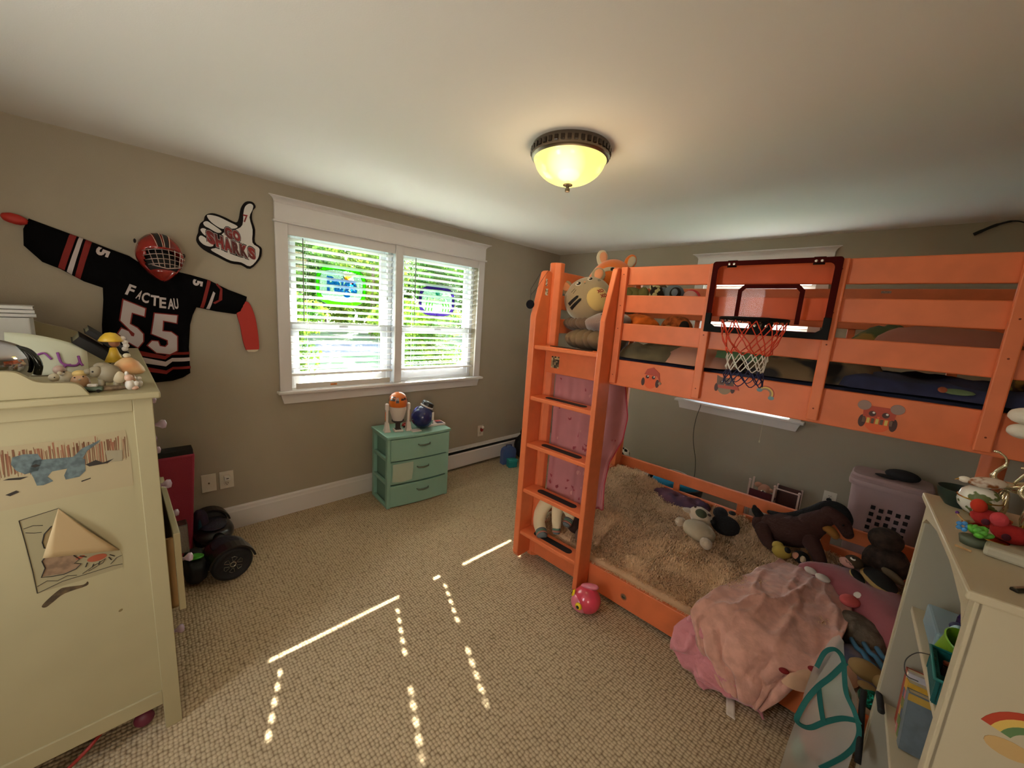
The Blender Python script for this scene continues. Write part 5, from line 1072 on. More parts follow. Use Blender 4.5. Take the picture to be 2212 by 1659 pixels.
# drawings taped to the side
paper = M('paper_cream', (166, 150, 116), .7, bump=.1, bscale=12); ink = M('ink', (46, 38, 30), .8)
XS = DX-.008
def on_side(pts, x, mi=0, m=None, th=.0006): m.add([(x+th, p[0], p[1]) for p in pts]+[(x, p[0], p[1]) for p in pts], [tuple(range(len(pts)))]+[(k, (k+1) % len(pts), len(pts)+(k+1) % len(pts), len(pts)+k) for k in range(len(pts))], mi); return m
dn = thing('cat_drawing', 'child drawing of a grey-blue cat before a brown fence, taped on the dresser side', 'drawing', (1.3, -3.8, 0), 1.046)
pp = [(-4.30, 1.17), (-3.98, 1.168), (-3.868, 1.178), (-3.862, 1.102), (-3.862, .985), (-3.985, .988), (-4.13, .982), (-4.30, .985)]
on_side(pp, XS, 0, fb('drs')).build('paper', paper, dn, bevel=0)
m = fb('drs'); g = np.random.default_rng(5)
for k in range(150):
    y = -4.29+.425*k/150+g.normal()*.0012; z1 = 1.150+g.normal()*.006; z0 = 1.082+g.normal()*.005; w_ = g.uniform(.0008, .0018)
    on_side([(y, z0), (y+w_, z0), (y+w_+g.normal()*.002, z1), (y+g.normal()*.001, z1)], XS+.0007, int(g.integers(0, 2)), m, .0002)
m.build('fence_strokes', [M('crayon_brown', (116, 78, 52), .8), M('crayon_rust', (142, 92, 66), .8)], dn, kind='stuff')
catc = M('crayon_slate', (92, 104, 104), .85, noise_amt=.25, nscale=60)
m = fb('drs')
for out in ([(-4.060, 1.118), (-3.985, 1.112), (-3.962, 1.10), (-3.964, 1.062), (-3.978, 1.046), (-4.006, 1.044), (-4.008, 1.058), (-4.0, 1.078), (-4.03, 1.076), (-4.040, 1.062), (-4.030, 1.046), (-4.050, 1.038), (-4.062, 1.040), (-4.066, 1.066), (-4.072, 1.09)], [(-4.098, 1.135), (-4.078, 1.140), (-4.052, 1.136), (-4.045, 1.115), (-4.056, 1.085), (-4.080, 1.080), (-4.095, 1.095), (-4.102, 1.115)], [(-3.985, 1.112), (-3.965, 1.135), (-3.935, 1.150), (-3.925, 1.156), (-3.928, 1.148), (-3.955, 1.125), (-3.968, 1.10)]):
    on_side(out, XS+.001, 0, m, .0002)
m.build('cat', catc, dn, kind='stuff')
m = fb('drs')
for out in ([(-4.110, 1.075), (-4.12, 1.072), (-4.09, 1.066), (-4.075, 1.072)], [(-3.962, 1.082), (-3.940, 1.092), (-3.925, 1.080), (-3.90, 1.088), (-3.915, 1.076), (-3.955, 1.074)], [(-4.120, 1.028), (-4.10, 1.036), (-4.095, 1.030), (-4.112, 1.022)], [(-3.975, 1.032), (-3.955, 1.037), (-3.955, 1.034), (-3.975, 1.028)], [(-4.068, 1.102), (-4.058, 1.106), (-4.050, 1.100), (-4.060, 1.096)]):
    on_side(out, XS+.0014, 0, m, .0002)
m.build('mouse_and_marks', ink, dn, kind='stuff')
on_side([(-3.918, 1.118), (-3.880, 1.112), (-3.882, 1.076), (-3.914, 1.078)], XS+.0012, 0, fb('drs'), .0002).build('door', M('crayon_pale', (150, 138, 112), .8), dn)
d2 = thing('crab_drawing', 'beach drawing with a red crab, its top corner curling over, on the dresser side', 'drawing', (1.3, -3.8, 0), 1.046)
q = [(-4.104, .943), (-4.028, .958), (-3.911, .770), (-3.906, .748), (-3.908, .704), (-4.008, .700), (-4.094, .700)]
on_side(q, XS, 0, fb('drs')).build('paper', M('paper_dim', (150, 138, 104), .7), d2)
def strokes(L, x, r=.0009):
    m = fb('drs')
    for l in L: m.tube([(x, y, z) for y, z in l], r, 4)
    return m
L = [[(-4.104, .943), (-4.028, .957)], [(-4.104, .943), (-4.099, .87), (-4.094, .775), (-4.092, .700)], [(-4.092, .700), (-4.04, .716), (-3.99, .717), (-3.93, .72), (-3.908, .716)], [(-4.098, .915), (-4.08, .919), (-4.062, .913)], [(-4.096, .902), (-4.08, .895), (-4.066, .892)], [(-4.09, .722), (-4.07, .732), (-4.05, .722), (-4.03, .730), (-4.01, .722)], [(-3.998, .722), (-3.97, .74), (-3.945, .752), (-3.952, .74), (-3.985, .725)], [(-3.935, .728), (-3.92, .745), (-3.908, .748)]]
strokes(L, XS+.0014).build('ink_lines', ink, d2, kind='stuff')
L = [[(-4.046, .905), (-4.062, .885), (-4.068, .86), (-4.066, .84), (-4.048, .834)], [(-4.064, .815), (-4.074, .80), (-4.070, .775), (-4.080, .748), (-4.060, .742), (-4.035, .738), (-4.01, .745), (-3.998, .758), (-4.012, .765), (-4.000, .775), (-4.010, .79), (-4.012, .81)], [(-3.958, .748), (-3.962, .738)], [(-3.972, .745), (-3.976, .735)], [(-3.985, .755), (-3.99, .742)], [(-3.938, .755), (-3.932, .742)], [(-3.935, .762), (-3.924, .752)], [(-3.985, .775), (-3.999, .785)]]
strokes(L, XS+.0016, .0014).build('bold_lines', ink, d2, kind='stuff')
on_side([(-4.046, .903), (-4.060, .885), (-4.066, .86), (-4.064, .842), (-4.048, .836)], XS+.0010, 0, fb('drs'), .0002).build('sun', M('crayon_ochre', (140, 118, 78), .8), d2)
on_side([(-4.064, .815), (-4.074, .80), (-4.070, .775), (-4.078, .750), (-4.035, .740), (-4.01, .747), (-3.998, .758), (-4.012, .765), (-4.000, .775), (-4.012, .81)], XS+.0010, 0, fb('drs'), .0002).build('shell', M('crayon_tan', (132, 104, 78), .8, noise_amt=.2, nscale=50), d2)
m = fb('drs'); on_side(disc2(-3.963, .763, .022, .0115), XS+.0012, 0, m, .0003); on_side(disc2(-3.998, .780, .010, .005, .2), XS+.0012, 0, m, .0003); m.build('crab', M('crayon_red', (158, 78, 48), .8), d2, kind='stuff')
m = fb('drs')
cn = [(-4.028, .958), (-4.068, .825), (-3.992, .812), (-3.911, .790)]
V = []
for i in range(9):
    for j in range(9):
        u, v = i/8, j/8; a = Vector(cn[0])*(1-u)+Vector(cn[1])*u; b_ = Vector(cn[0])*(1-u)+Vector((-3.911, .770))*u; p = a*(1-v)+b_*v
        V.append((XS+.003+.035*u*(1-v)*.9+.012*math.sin(u*3), p[0], p[1]))
m.add(V, [(i*9+j, (i+1)*9+j, (i+1)*9+j+1, i*9+j+1) for i in range(8) for j in range(8)]); o = m.build('curled_corner', M('paper_back', (186, 160, 118), .7), d2, smooth=True); o.modifiers.new('s', 'SOLIDIFY').thickness = .0006
on_side(smooth_loop([(-4.088, .652), (-4.076, .668), (-4.05, .690), (-4.036, .692), (-4.0, .683), (-3.99, .690), (-3.993, .676), (-4.04, .672), (-4.065, .655), (-4.08, .645)]), XS, 0, fb('drs'), .0004).build('scuff_mark', M('scuff', (84, 66, 40), .8, noise_amt=.4, nscale=50), dr)
on_side(disc2(-3.925, .548, .006, .004, .6), XS, 0, fb('drs'), .0004).build('scuff_mark', M('scuff2', (116, 100, 62), .8), dr)
# stuff below the dresser
plush('pink_toy', 'dark pink toy half hidden under the dresser near its front leg', tuple(W('drs', 1.36, -3.90, .035)), 0, [('body', (0, 0, 0), (.022, .03, .03), M('toy_plum', (110, 40, 60), .5))], cat_='toy')
plush('red_toy', 'small red toy in the shadow under the dresser', tuple(W('drs', 1.20, -3.95, .03)), 0, [('body', (0, 0, 0), (.02, .02, .025), M('toy_red', (170, 40, 26), .5))], cat_='toy')
o = MB().tube(smooth_line([(1.40, -4.16, .01), (1.42, -4.10, .03), (1.43, -4.04, .08), (1.40, -4.0, .10)]), .006, 8).build('string', M('cord_red', (140, 36, 26), .6), None, smooth=True); tag(o, 'red string under the dresser at the bottom left corner', 'string')

# ================================================================== ON TOP OF THE DRESSER
T0 = DZ
def D(x, y, z=T0): return tuple(W('drs', x, y, z))
chrome = M('chrome', (200, 200, 205), .08, 1)
cb_ = thing('chrome_bank', 'shiny chrome rounded coin bank at the left end of the dresser top', 'coin bank', D(1.23, -4.150), 0); cb_.scale = (.92, .92, .95)
MB().ell((0, 0, .082), (.078, .115, .080), (0, 0, R(12)), 40, 26).build('body', chrome, cb_, smooth=True)
MB().ell((-.02, -.005, .160), (.030, .045, .028), (R(-15), 0, 0), 24, 14).build('head', chrome, cb_, smooth=True)
MB().tube(smooth_line([(.0, .06, .135), (.01, .10, .12), (.015, .118, .08), (.01, .112, .045)]), .010, 12).build('tail_band', M('chrome_dark', (60, 62, 58), .15, .8), cb_, smooth=True)
MB().ell((-.02, .03, .158), (.008, .010, .012), seg=12, rings=8).build('ear', M('ear_violet', (150, 110, 150), .4), cb_, smooth=True)
MB().ell((.04, .06, .012), (.014, .016, .012), seg=14, rings=8).build('foot', M('gold', (200, 160, 90), .2, 1), cb_, smooth=True)
pw_ = thing('name_paper', 'curling paper with a purple hand-drawn letter behind the figurines', 'paper', D(.98, -4.0), 0)
m = MB()
def pf(u, v): return (.02+.02*math.sin(2*u)-.05*v, -.135+.19*u, .005+.145*v-.055*u*u*v)
grid(m, 12, 10, pf); o = m.build('sheet', M('paper_white', (206, 204, 176), .6), pw_, smooth=True); o.modifiers.new('s', 'SOLIDIFY').thickness = .0006
prp = M('marker_purple', (158, 84, 160), .6)
def pl2(L, r): return MB().tube([tuple(Vector(pf(*p))+Vector((.003, 0, 0))) for p in smooth_line(L, 5)], r, 6)
for L in ([(.62, .62), (.66, .35), (.75, .28), (.85, .3), (.90, .45)], [(.88, .62), (.90, .40), (.93, .3)], [(.66, .05), (.70, .25), (.78, .30)]): pl2(L, .0042).build('letter_stroke', prp, pw_, smooth=True)
pl2([(.36, .5), (.46, .56), (.54, .42)], .0035).build('letter_stroke', prp, pw_, smooth=True)
def book(name, label, loc, size, rot, cover, pages, cat_='book', edge=None, group=None):
    t_ = thing(name, label, cat_, loc, 0, group, rot=rot); a, b, c = size
    MB().box((-a, -b+.003, -c+.0022), (a-.004, b-.003, c-.0022)).build('pages', pages, t_)
    m = MB().box((-a, -b, -c), (a, b, -c+.002)).box((-a, -b, c-.002), (a, b, c)).box((a-.002, -b, -c), (a, b, c)); m.build('cover', cover, t_); return t_
blackc = M('cover_black', (14, 13, 14), .5); pgs = M('pages_cream', (206, 196, 168), .8); pgd = M('pages_dark', (112, 108, 82), .8); whc = M('cover_white', (222, 220, 216), .4)
book('black_book', 'black book leaning behind the figurines on the dresser', D(.92, -3.918, 1.385), (.055, .075, .016), (R(-42), R(6), R(4)), blackc, pgd)
book('black_book', 'second black book leaning on the first behind the yellow figurine', D(.88, -3.892, 1.415), (.05, .070, .010), (R(-42), R(6), R(4)), blackc, pgd)
for k in range(3): book('white_edged_book', ('topmost', 'middle', 'lowest')[k]+' of three white-edged black books stacked at the far left of the dresser', D(.33, -4.20, 1.515-.017*k), (.07, .085 - .0, .0075), (0, 0, R(4+3*k)), whc, blackc)
bkst = thing('keepsake_box', 'white box under the black and white books on the dresser', 'box', D(.33, -4.215, T0), 2); MB().box((-.08, -.11, 0), (.08, .09, .170)).build('box', M('box_white', (210, 208, 202), .5), bkst, bevel=.004)
bw_ = soft('brown_hat', 'dim brown fuzzy hat beside the black and white books', 'hat', D(.30, -4.33, 1.50), (.07, .09, .04), M('fur_mink', (86, 66, 46), .95, bump=1, bscale=60), seed=4)
# figurines
cer = lambda n, c, r=.35: M(n, c, r, noise_amt=.08, nscale=30)
ivo = cer('ceramic_ivory', (196, 182, 152)); pea = cer('ceramic_peach', (206, 162, 120)); gry = cer('ceramic_grey', (142, 130, 106), .5); wht = cer('ceramic_white', (208, 200, 188)); yel = M('ceramic_yellow', (208, 168, 48), .4, noise_amt=.12, nscale=20)
def fig(name, label, x, y, parts, z=T0, s=1.0, rz=0):
    t_ = thing(name, label, 'figurine', D(x, y, z), rz); t_.scale = (s, s, s)
    for p in parts:
        nm_, c, r, mt = p[:4]; MB().ell(c, r, p[4] if len(p) > 4 else (0, 0, 0), 18, 12).build(nm_, mt, t_, smooth=True)
    return t_
mu = fig('mushroom_figurine', 'cream mushroom figurine with a peach rim near the dresser corner', 1.30, -3.845, [('stem', (0, 0, .022), (.018, .018, .024), pea)], z=T0)
MB().lathe([(0, .098), (.012, .096), (.028, .082), (.040, .062), (.043, .050), (.036, .043), (.015, .040), (0, .040)], seg=28).build('cap', M('mush_cap', (208, 180, 132), .35, col2=(206, 140, 84), nscale=9), mu, smooth=True); MB().ell((0, 0, .104), (.010, .010, .008), seg=14, rings=8).build('tip', ivo, mu, smooth=True)
gl_ = fig('girl_figurine', 'girl figurine in a yellow hat and yellow dress standing above the elephant', 1.10, -3.875, [('head', (0, .004, .128), (.016, .016, .016), M('skin_brown', (150, 96, 64), .5)), ('base', (0, 0, .028), (.02, .02, .028), ivo)])
MB().lathe([(0, .112), (.009, .110), (.014, .092), (.027, .058), (.0, .056)], seg=22).build('dress', yel, gl_, smooth=True)
MB().lathe([(0, .166), (.014, .163), (.026, .150), (.034, .136), (.032, .133), (0, .136)], c=(0, -.004, 0), seg=24).build('hat', yel, gl_, smooth=True)
for c_ in ((0, .026, .144), (.004, .032, .130), (.006, .034, .118), (.0, .030, .105)): MB().ell(c_, (.009, .009, .009), seg=12, rings=8).build('pearl', wht, gl_, smooth=True)
el = fig('elephant_figurine', 'large grey-beige elephant figurine with a white ear on the dresser front', 1.345, -3.897, [('body', (0, .006, .052), (.022, .030, .030), gry), ('head', (.004, -.022, .060), (.017, .018, .018), gry), ('ear', (.012, .028, .040), (.010, .016, .020), ivo), ('ear', (-.008, -.010, .074), (.008, .018, .014), gry), ('snout', (.008, -.038, .062), (.010, .010, .010), gry), ('eye', (.018, -.028, .062), (.003, .003, .003), blackp)])
for c_ in ((.008, -.012, .014), (.008, .022, .014), (-.01, -.012, .014), (-.01, .022, .014)): MB().cyl((c_[0], c_[1], 0), (c_[0], c_[1], .035), .008, 12).build('leg', gry, el, smooth=True)
MB().ell((.016, .0, .006), (.012, .046, .010), seg=18, rings=8).build('base', M('base_brown', (128, 108, 84), .6, noise_amt=.3, nscale=60), el, smooth=True)
fig('bunny_figurine', 'white and pink bunny figurine at the very corner of the dresser', 1.375, -3.845, [('body', (0, 0, .016), (.014, .013, .018), wht), ('head', (0, -.002, .040), (.011, .011, .012), M('ceramic_blush', (206, 164, 140), .4)), ('ear', (0, -.006, .054), (.005, .005, .008), wht), ('paw', (.004, .014, .020), (.007, .007, .009), wht), ('foot', (.004, .010, .006), (.010, .010, .007), M('ceramic_blush', (206, 164, 140), .4))], z=T0)
fig('white_bear_figurine', 'tiny glossy white figurine behind the bunny at the dresser corner', 1.335, -3.822, [('body', (0, 0, .012), (.009, .009, .012), wht), ('head', (0, 0, .029), (.007, .007, .008), wht)])
pg_ = fig('hedgehog_figurine', 'yellow-haired peach figurine with black eyes in the middle of the row', 1.335, -3.955, [('body', (0, 0, .026), (.018, .022, .026), pea), ('hair', (-.004, 0, .052), (.013, .017, .012), M('ceramic_straw', (204, 172, 104), .5)), ('eye', (.016, -.010, .044), (.002, .002, .002), blackp), ('eye', (.015, .008, .046), (.002, .002, .002), blackp), ('nose', (.020, .0, .038), (.003, .003, .003), ivo)])
fig('bird_figurine', 'pale grey bird figurine with a domed back left of the yellow-haired one', 1.29, -3.988, [('body', (0, 0, .030), (.018, .024, .028), ivo), ('head', (.004, -.010, .062), (.014, .014, .014), M('ceramic_mauve', (170, 142, 128), .4)), ('beak', (.016, -.006, .050), (.005, .007, .005), wht), ('eye', (.013, .0, .056), (.002, .002, .002), blackp)])
fig('mouse_figurine', 'small pale green-grey figurine next to the chrome bank', 1.345, -4.005, [('body', (0, 0, .018), (.013, .014, .020), ivo), ('head', (.0, -.002, .046), (.011, .012, .013), ivo), ('eye', (.010, .0, .048), (.0018, .0018, .0018), blackp), ('ear', (-.002, .010, .058), (.004, .005, .006), ivo)])
cr_ = thing('toy_car', 'tiny green and white toy car in front of the elephant figurine', 'toy car', D(1.378, -3.928), 80); MB().box((-.022, -.010, .005), (.022, .010, .017)).build('body', M('car_green', (84, 104, 84), .4), cr_, bevel=.003); MB().box((-.012, -.009, .017), (.010, .009, .026)).build('cabin', wht, cr_, bevel=.003)
for sx_ in (-.013, .013):
    for sy_ in (-.011, .011): MB().cyl((sx_, sy_-.002, .005), (sx_, sy_+.002, .005), .005, 10).build('wheel', blackp, cr_)
fig('piglet_figurine', 'small pale pig figurine lying between car and bird', 1.362, -3.975, [('body', (0, 0, .012), (.013, .024, .012), ivo), ('head', (.002, -.026, .014), (.009, .010, .010), ivo)])

# ================================================================== JERSEY ON THE WALL
jr = thing('hockey_jersey', 'black hockey jersey number 55 with arms spread on the wall', 'jersey', (0, -3.75, 1.5))
jb = M('jersey_black', (9, 8, 9), .9, bump=.15, bscale=200, spec=.08); jred = M('jersey_red', (128, 26, 18), .8, bump=.15, bscale=200); jwh = M('jersey_white', (190, 176, 172), .8); 
OUT = [(-4.164, 1.882), (-4.142, 1.935), (-4.056, 1.904), (-3.974, 1.875), (-3.865, 1.833), (-3.80, 1.810), (-3.740, 1.765), (-3.690, 1.735), (-3.610, 1.752), (-3.540, 1.740), (-3.450, 1.718), (-3.352, 1.668), (-3.252, 1.632), (-3.262, 1.590), (-3.290, 1.530), (-3.322, 1.514), (-3.424, 1.526), (-3.520, 1.545), (-3.540, 1.498), (-3.556, 1.438), (-3.570, 1.30), (-3.573, 1.134), (-3.61, 1.108), (-3.659, 1.091), (-3.730, 1.085), (-3.80, 1.10), (-3.90, 1.14), (-3.95, 1.16), (-3.940, 1.30), (-3.934, 1.425), (-3.918, 1.56), (-3.915, 1.625), (-3.982, 1.651), (-4.060, 1.705), (-4.117, 1.732), (-4.170, 1.803)]
def jh(P_, d):
    k = np.clip(d/.05, 0, 1); H_ = .012+.026*np.sqrt(1-(1-k)**2)
    return H_+np.array([.006*fbm(p[0], p[1], 2, 9, 2)+.004*math.sin(40*(p[0]*.6+p[1])+5*fbm(p[0], p[1], 7, 3)) for p in P_])*k
def jmp(a, b, h): return (h, a+3.75, b-1.5)
puff(MB(), OUT, .013, jh, jmp, base=.002).build('cloth', jb, jr, smooth=True)
def jpatch(name, out, mat, lift=.002, step=.010, label=None):
    P_, F = tri2d(out, step); H_ = jh(P_, dists(P_, OUT))+lift
    o = MB().add([jmp(p[0], p[1], h) for p, h in zip(P_, H_)], F).build(name, mat, jr, smooth=True, label=label); return o
for o_, mt in (([(-4.011, 1.888), (-3.988, 1.880), (-4.045, 1.700), (-4.066, 1.712)], jred), ([(-3.980, 1.877), (-3.966, 1.871), (-4.022, 1.680), (-4.038, 1.694)], jwh), ([(-3.957, 1.868), (-3.936, 1.858), (-3.993, 1.662), (-4.012, 1.672)], jred),
               ([(-3.458, 1.718), (-3.441, 1.712), (-3.487, 1.542), (-3.503, 1.546)], jred), ([(-3.434, 1.650), (-3.424, 1.640), (-3.457, 1.538), (-3.474, 1.540)], jwh), ([(-3.418, 1.695), (-3.398, 1.665), (-3.41, 1.60), (-3.44, 1.58), (-3.43, 1.572), (-3.392, 1.60), (-3.386, 1.67), (-3.408, 1.702)], jred)): jpatch('sleeve_stripe', o_, mt)
for z, h, mt in ((1.254, .016, jred), (1.213, .022, jwh), (1.165, .016, jred)):
    jpatch('hem_stripe', [(-3.935, z+h+.012), (-3.80, z+h+.012), (-3.686, z+h-.022), (-3.655, z+h), (-3.570, z+h), (-3.570, z), (-3.655, z), (-3.686, z-.028), (-3.80, z), (-3.935, z)], mt)
def letter(s, c, w_, h_, ang, mat, lift, bold=.03, shear=0, name='letter', mirror=1):
    V, F = text_mesh(s, 1, bold, .0); A = np.array(V); lo = A.min(0); sp = A.max(0)-lo; q = R(ang); P_ = []
    for v in A:
        a = ((v[0]-lo[0])/sp[0]-.5)*w_*mirror; b_ = ((v[1]-lo[1])/sp[1]-.5)*h_; a += shear*b_
        P_.append((c[0]+a*math.cos(q)-b_*math.sin(q), c[1]+a*math.sin(q)+b_*math.cos(q)))
    P_ = np.array(P_); H_ = jh(P_, dists(P_, OUT))+lift
    return MB().add([jmp(p[0], p[1], h) for p, h in zip(P_, H_)], F).build(name, mat, jr)
for ch_, y, z, w_, h_, a in (('F', -3.806, 1.622, .030, .062, -22), ('A', -3.772, 1.600, .018, .052, -24), ('C', -3.748, 1.586, .032, .060, -12), ('T', -3.710, 1.572, .036, .060, -6), ('E', -3.676, 1.562, .030, .062, -4), ('A', -3.640, 1.558, .030, .062, -2), ('U', -3.617, 1.561, .020, .062, 2)):
    letter(ch_, (y, z), w_, h_, a, jwh, .004)
def five(pts, sc=1.0):
    c = np.mean(pts, 0); return [(c[0]+(p[0]-c[0])*sc, c[1]+(p[1]-c[1])*sc) for p in pts]
F2 = [(-3.715, 1.498), (-3.616, 1.491), (-3.622, 1.446), (-3.682, 1.459), (-3.689, 1.396), (-3.650, 1.392), (-3.624, 1.366), (-3.630, 1.280), (-3.664, 1.258), (-3.722, 1.268), (-3.757, 1.312), (-3.737, 1.338), (-3.712, 1.335), (-3.706, 1.308), (-3.682, 1.302), (-3.668, 1.318), (-3.668, 1.343), (-3.736, 1.380)]
F1 = [(-3.839, 1.566), (-3.754, 1.524), (-3.761, 1.480), (-3.811, 1.498), (-3.824, 1.434), (-3.795, 1.412), (-3.773, 1.378), (-3.776, 1.335), (-3.80, 1.300), (-3.84, 1.335), (-3.874, 1.378), (-3.858, 1.408), (-3.832, 1.392), (-3.822, 1.366), (-3.812, 1.364), (-3.808, 1.380), (-3.825, 1.40), (-3.860, 1.452)]
for Fz in (F1, F2):
    n = len(Fz); A = np.array(Fz); cc = A.mean(0)
    # outline: offset polygon
    off = []
    for k in range(n):
        a, b_, c_ = A[k-1], A[k], A[(k+1) % n]; n1 = np.array([-(b_-a)[1], (b_-a)[0]]); n1 = n1/np.linalg.norm(n1); n2 = np.array([-(c_-b_)[1], (c_-b_)[0]]); n2 = n2/np.linalg.norm(n2)
        v = n1+n2; v = v/max(.5, np.dot(v, v)/2)**1; off.append(tuple(b_+v*.0055))
    jpatch('number_border', off, jred, .0025); jpatch('number', Fz, jwh, .0045)
letter('5', (-3.900, 1.812), .042, .050, -110, jwh, .004, .05, name='sleeve_number'); letter('5', (-3.508, 1.693), .036, .048, -100, jwh, .004, .05, name='sleeve_number')
redm = M('foam_red', (176, 40, 28), .6)
tag(MB().ell((.028, -4.185, 1.922), (.020, .042, .024), (R(-12), 0, 0), 18, 12, fn=wob(.1, 3, 2)).build('red_hand', redm, None, smooth=True), 'red stuffed hand at the end of the outstretched left jersey sleeve', 'hand')
bl_ = [(-3.305, 1.56), (-3.262, 1.60), (-3.236, 1.58), (-3.212, 1.50), (-3.200, 1.40), (-3.196, 1.30), (-3.202, 1.278), (-3.225, 1.270), (-3.262, 1.270), (-3.276, 1.285), (-3.290, 1.35), (-3.300, 1.44), (-3.315, 1.52)]
bd_ = thing('stick_blade', 'red taped stick blade hanging from the right jersey sleeve', 'stick', (0, -3.25, 1.4))
m = MB(); m.T = Matrix.Translation((0, 3.25, -1.4)); m.prism(smooth_loop(bl_, 3), 'x', .004, .020); m.build('blade', redm, bd_, bevel=.003)
m = MB(); m.T = Matrix.Translation((0, 3.25, -1.4)); m.prism([(-3.272, 1.278), (-3.202, 1.280), (-3.208, 1.270), (-3.225, 1.264), (-3.262, 1.265)], 'x', .003, .021); m.build('tip', M('tip_cream', (205, 190, 160), .6), bd_)
# helmet
he = thing('hockey_helmet', 'red goalie helmet with silver cage above the jersey collar', 'helmet', (.095, -3.672, 1.815), rot=(0, R(-14), R(8)))
hr = M('helmet_red', (136, 30, 24), .22, noise_amt=.25, nscale=9, coat=.6); hk_ = M('helmet_black', (24, 16, 16), .4)
def helm(d): return 1-.06*max(0, -d.z)
V = []; F = []; NS, NR = 40, 22; keep = {}
for i in range(NR+1):
    ph = math.pi*i/NR*.98+.01
    for j in range(NS):
        th = 2*math.pi*j/NS; d = Vector((math.sin(ph)*math.cos(th), math.sin(ph)*math.sin(th), math.cos(ph)))
        tz = max(0, -d.z); V.append((d.x*.095*(1-.25*tz), d.y*.105*(1-.45*tz**1.4), d.z*.135))
for i in range(NR):
    for j in range(NS):
        c_ = sum((Vector(V[q]) for q in (i*NS+j, (i+1)*NS+j, (i+1)*NS+(j+1) % NS, i*NS+(j+1) % NS)), Vector())/4
        face = c_.x > .02 and -.085 < c_.z < .018+.25*abs(c_.y)*0 and abs(c_.y) < .078
        if c_.x < -.09: continue
        if not face: F.append((i*NS+j, (i+1)*NS+j, (i+1)*NS+(j+1) % NS, i*NS+(j+1) % NS))
o = MB().add(V, F).build('shell', hr, he, smooth=True); s_ = o.modifiers.new('s', 'SOLIDIFY'); s_.thickness = .006
MB().ell((-.015, 0, -.03), (.07, .078, .085), seg=20, rings=12).build('padding', blackp, he, smooth=True)
cg = M('cage_steel', (176, 150, 140), .3, .7)
def cage(y, z): return (.108*math.sqrt(max(0, 1-(y/.115)**2-((z+.03)/.20)**2))+.008, y, z)
for z in (.012, -.014, -.040, -.066): 
    hwid = .088-.28*max(0, -z-.02)*1.2
    MB().tube([cage(y, z-.10*(y/.1)**2*.12) for y in np.linspace(-hwid, hwid, 15)], .0022, 6).build('cage_bar', cg, he, smooth=True)
for y in (-.066, -.040, -.013, .015, .042, .068):
    zl = -.088+.35*max(0, abs(y)-.03); MB().tube([cage(y*(1-.25*max(0, -z)/.09), z) for z in np.linspace(.016, zl, 9)], .0022, 6).build('cage_bar', cg, he, smooth=True)
MB().tube([cage(y, -.092+.30*max(0, abs(y)-.0)**1.2*1.6) for y in np.linspace(-.06, .06, 13)], .003, 6).build('cage_bar', cg, he, smooth=True)
def onh(y, z, l=.0015):
    tz = max(0, -z/.135); q = max(0, 1-(y/.105)**2-(z/.135)**2); return (.095*math.sqrt(q)+.004+l, y, z)
for y0, y1 in ((-.028, -.008), (.010, .028)):
    m = MB(); n = 10; V = []
    for k in range(n+1): z = .128-.098*k/n; s2 = 1-.35*k/n; V += [onh(y0*s2-.004, z), onh(y1*s2+.004, z)]
    m.add(V, [(2*k, 2*k+1, 2*k+3, 2*k+2) for k in range(n)]); m.build('vent_stripe', hk_, he, smooth=True)
for y in (-.034, -.004, .006, .034): MB().tube([onh(y*(1-.35*k/10)*1.15, .126-.096*k/10, .002) for k in range(11)], .0016, 5).build('pinstripe', M('pin_cream', (214, 170, 150), .5), he)
for c_ in ((.02, -.102, .07), (.02, .102, .02)): MB().ell(c_, (.014, .006, .012), seg=12, rings=8).build('strap_clip', hk_, he, smooth=True)

# ================================================================== THUMBS-UP SIGN
sg_ = thing('thumb_sign', 'thumbs-up cutout sign reading GO SHARKS with a 7 on the thumb', 'sign', (0, -3.33, 2.02))
blk2 = M('sign_black', (14, 8, 8), .6, spec=.15); whs = M('sign_white', (205, 198, 190), .45)
HO = [(-3.214, 2.240), (-3.190, 2.236), (-3.180, 2.212), (-3.197, 2.184), (-3.203, 2.131), (-3.188, 2.068), (-3.193, 1.992), (-3.160, 1.965), (-3.155, 1.94), (-3.168, 1.885), (-3.226, 1.815), (-3.275, 1.833), (-3.331, 1.836), (-3.395, 1.864), (-3.465, 1.898), (-3.496, 1.938), (-3.494, 1.972), (-3.486, 1.995), (-3.482, 2.022), (-3.472, 2.052), (-3.455, 2.072), (-3.448, 2.098), (-3.430, 2.116), (-3.398, 2.124), (-3.345, 2.112), (-3.293, 2.094), (-3.275, 2.12), (-3.262, 2.185), (-3.240, 2.226)]
HO2 = smooth_loop(HO, 3)
def sm_(): m = MB(); m.T = Matrix.Translation((0, 3.33, -2.02)); return m
sm_().prism(HO2, 'x', .002, .010).build('board', blk2, sg_)
hand = smooth_loop([(-3.212, 2.226), (-3.194, 2.218), (-3.199, 2.190), (-3.217, 2.14), (-3.203, 2.066), (-3.207, 1.985), (-3.172, 1.958), (-3.170, 1.93), (-3.182, 1.885), (-3.226, 1.832), (-3.275, 1.850), (-3.331, 1.853), (-3.39, 1.880), (-3.43, 1.905), (-3.395, 1.925), (-3.385, 1.97), (-3.365, 2.012), (-3.33, 2.04), (-3.295, 2.05), (-3.258, 2.085), (-3.248, 2.165), (-3.236, 2.205)], 3)
sm_().prism(hand, 'x', .010, .0108).build('palm', whs, sg_)
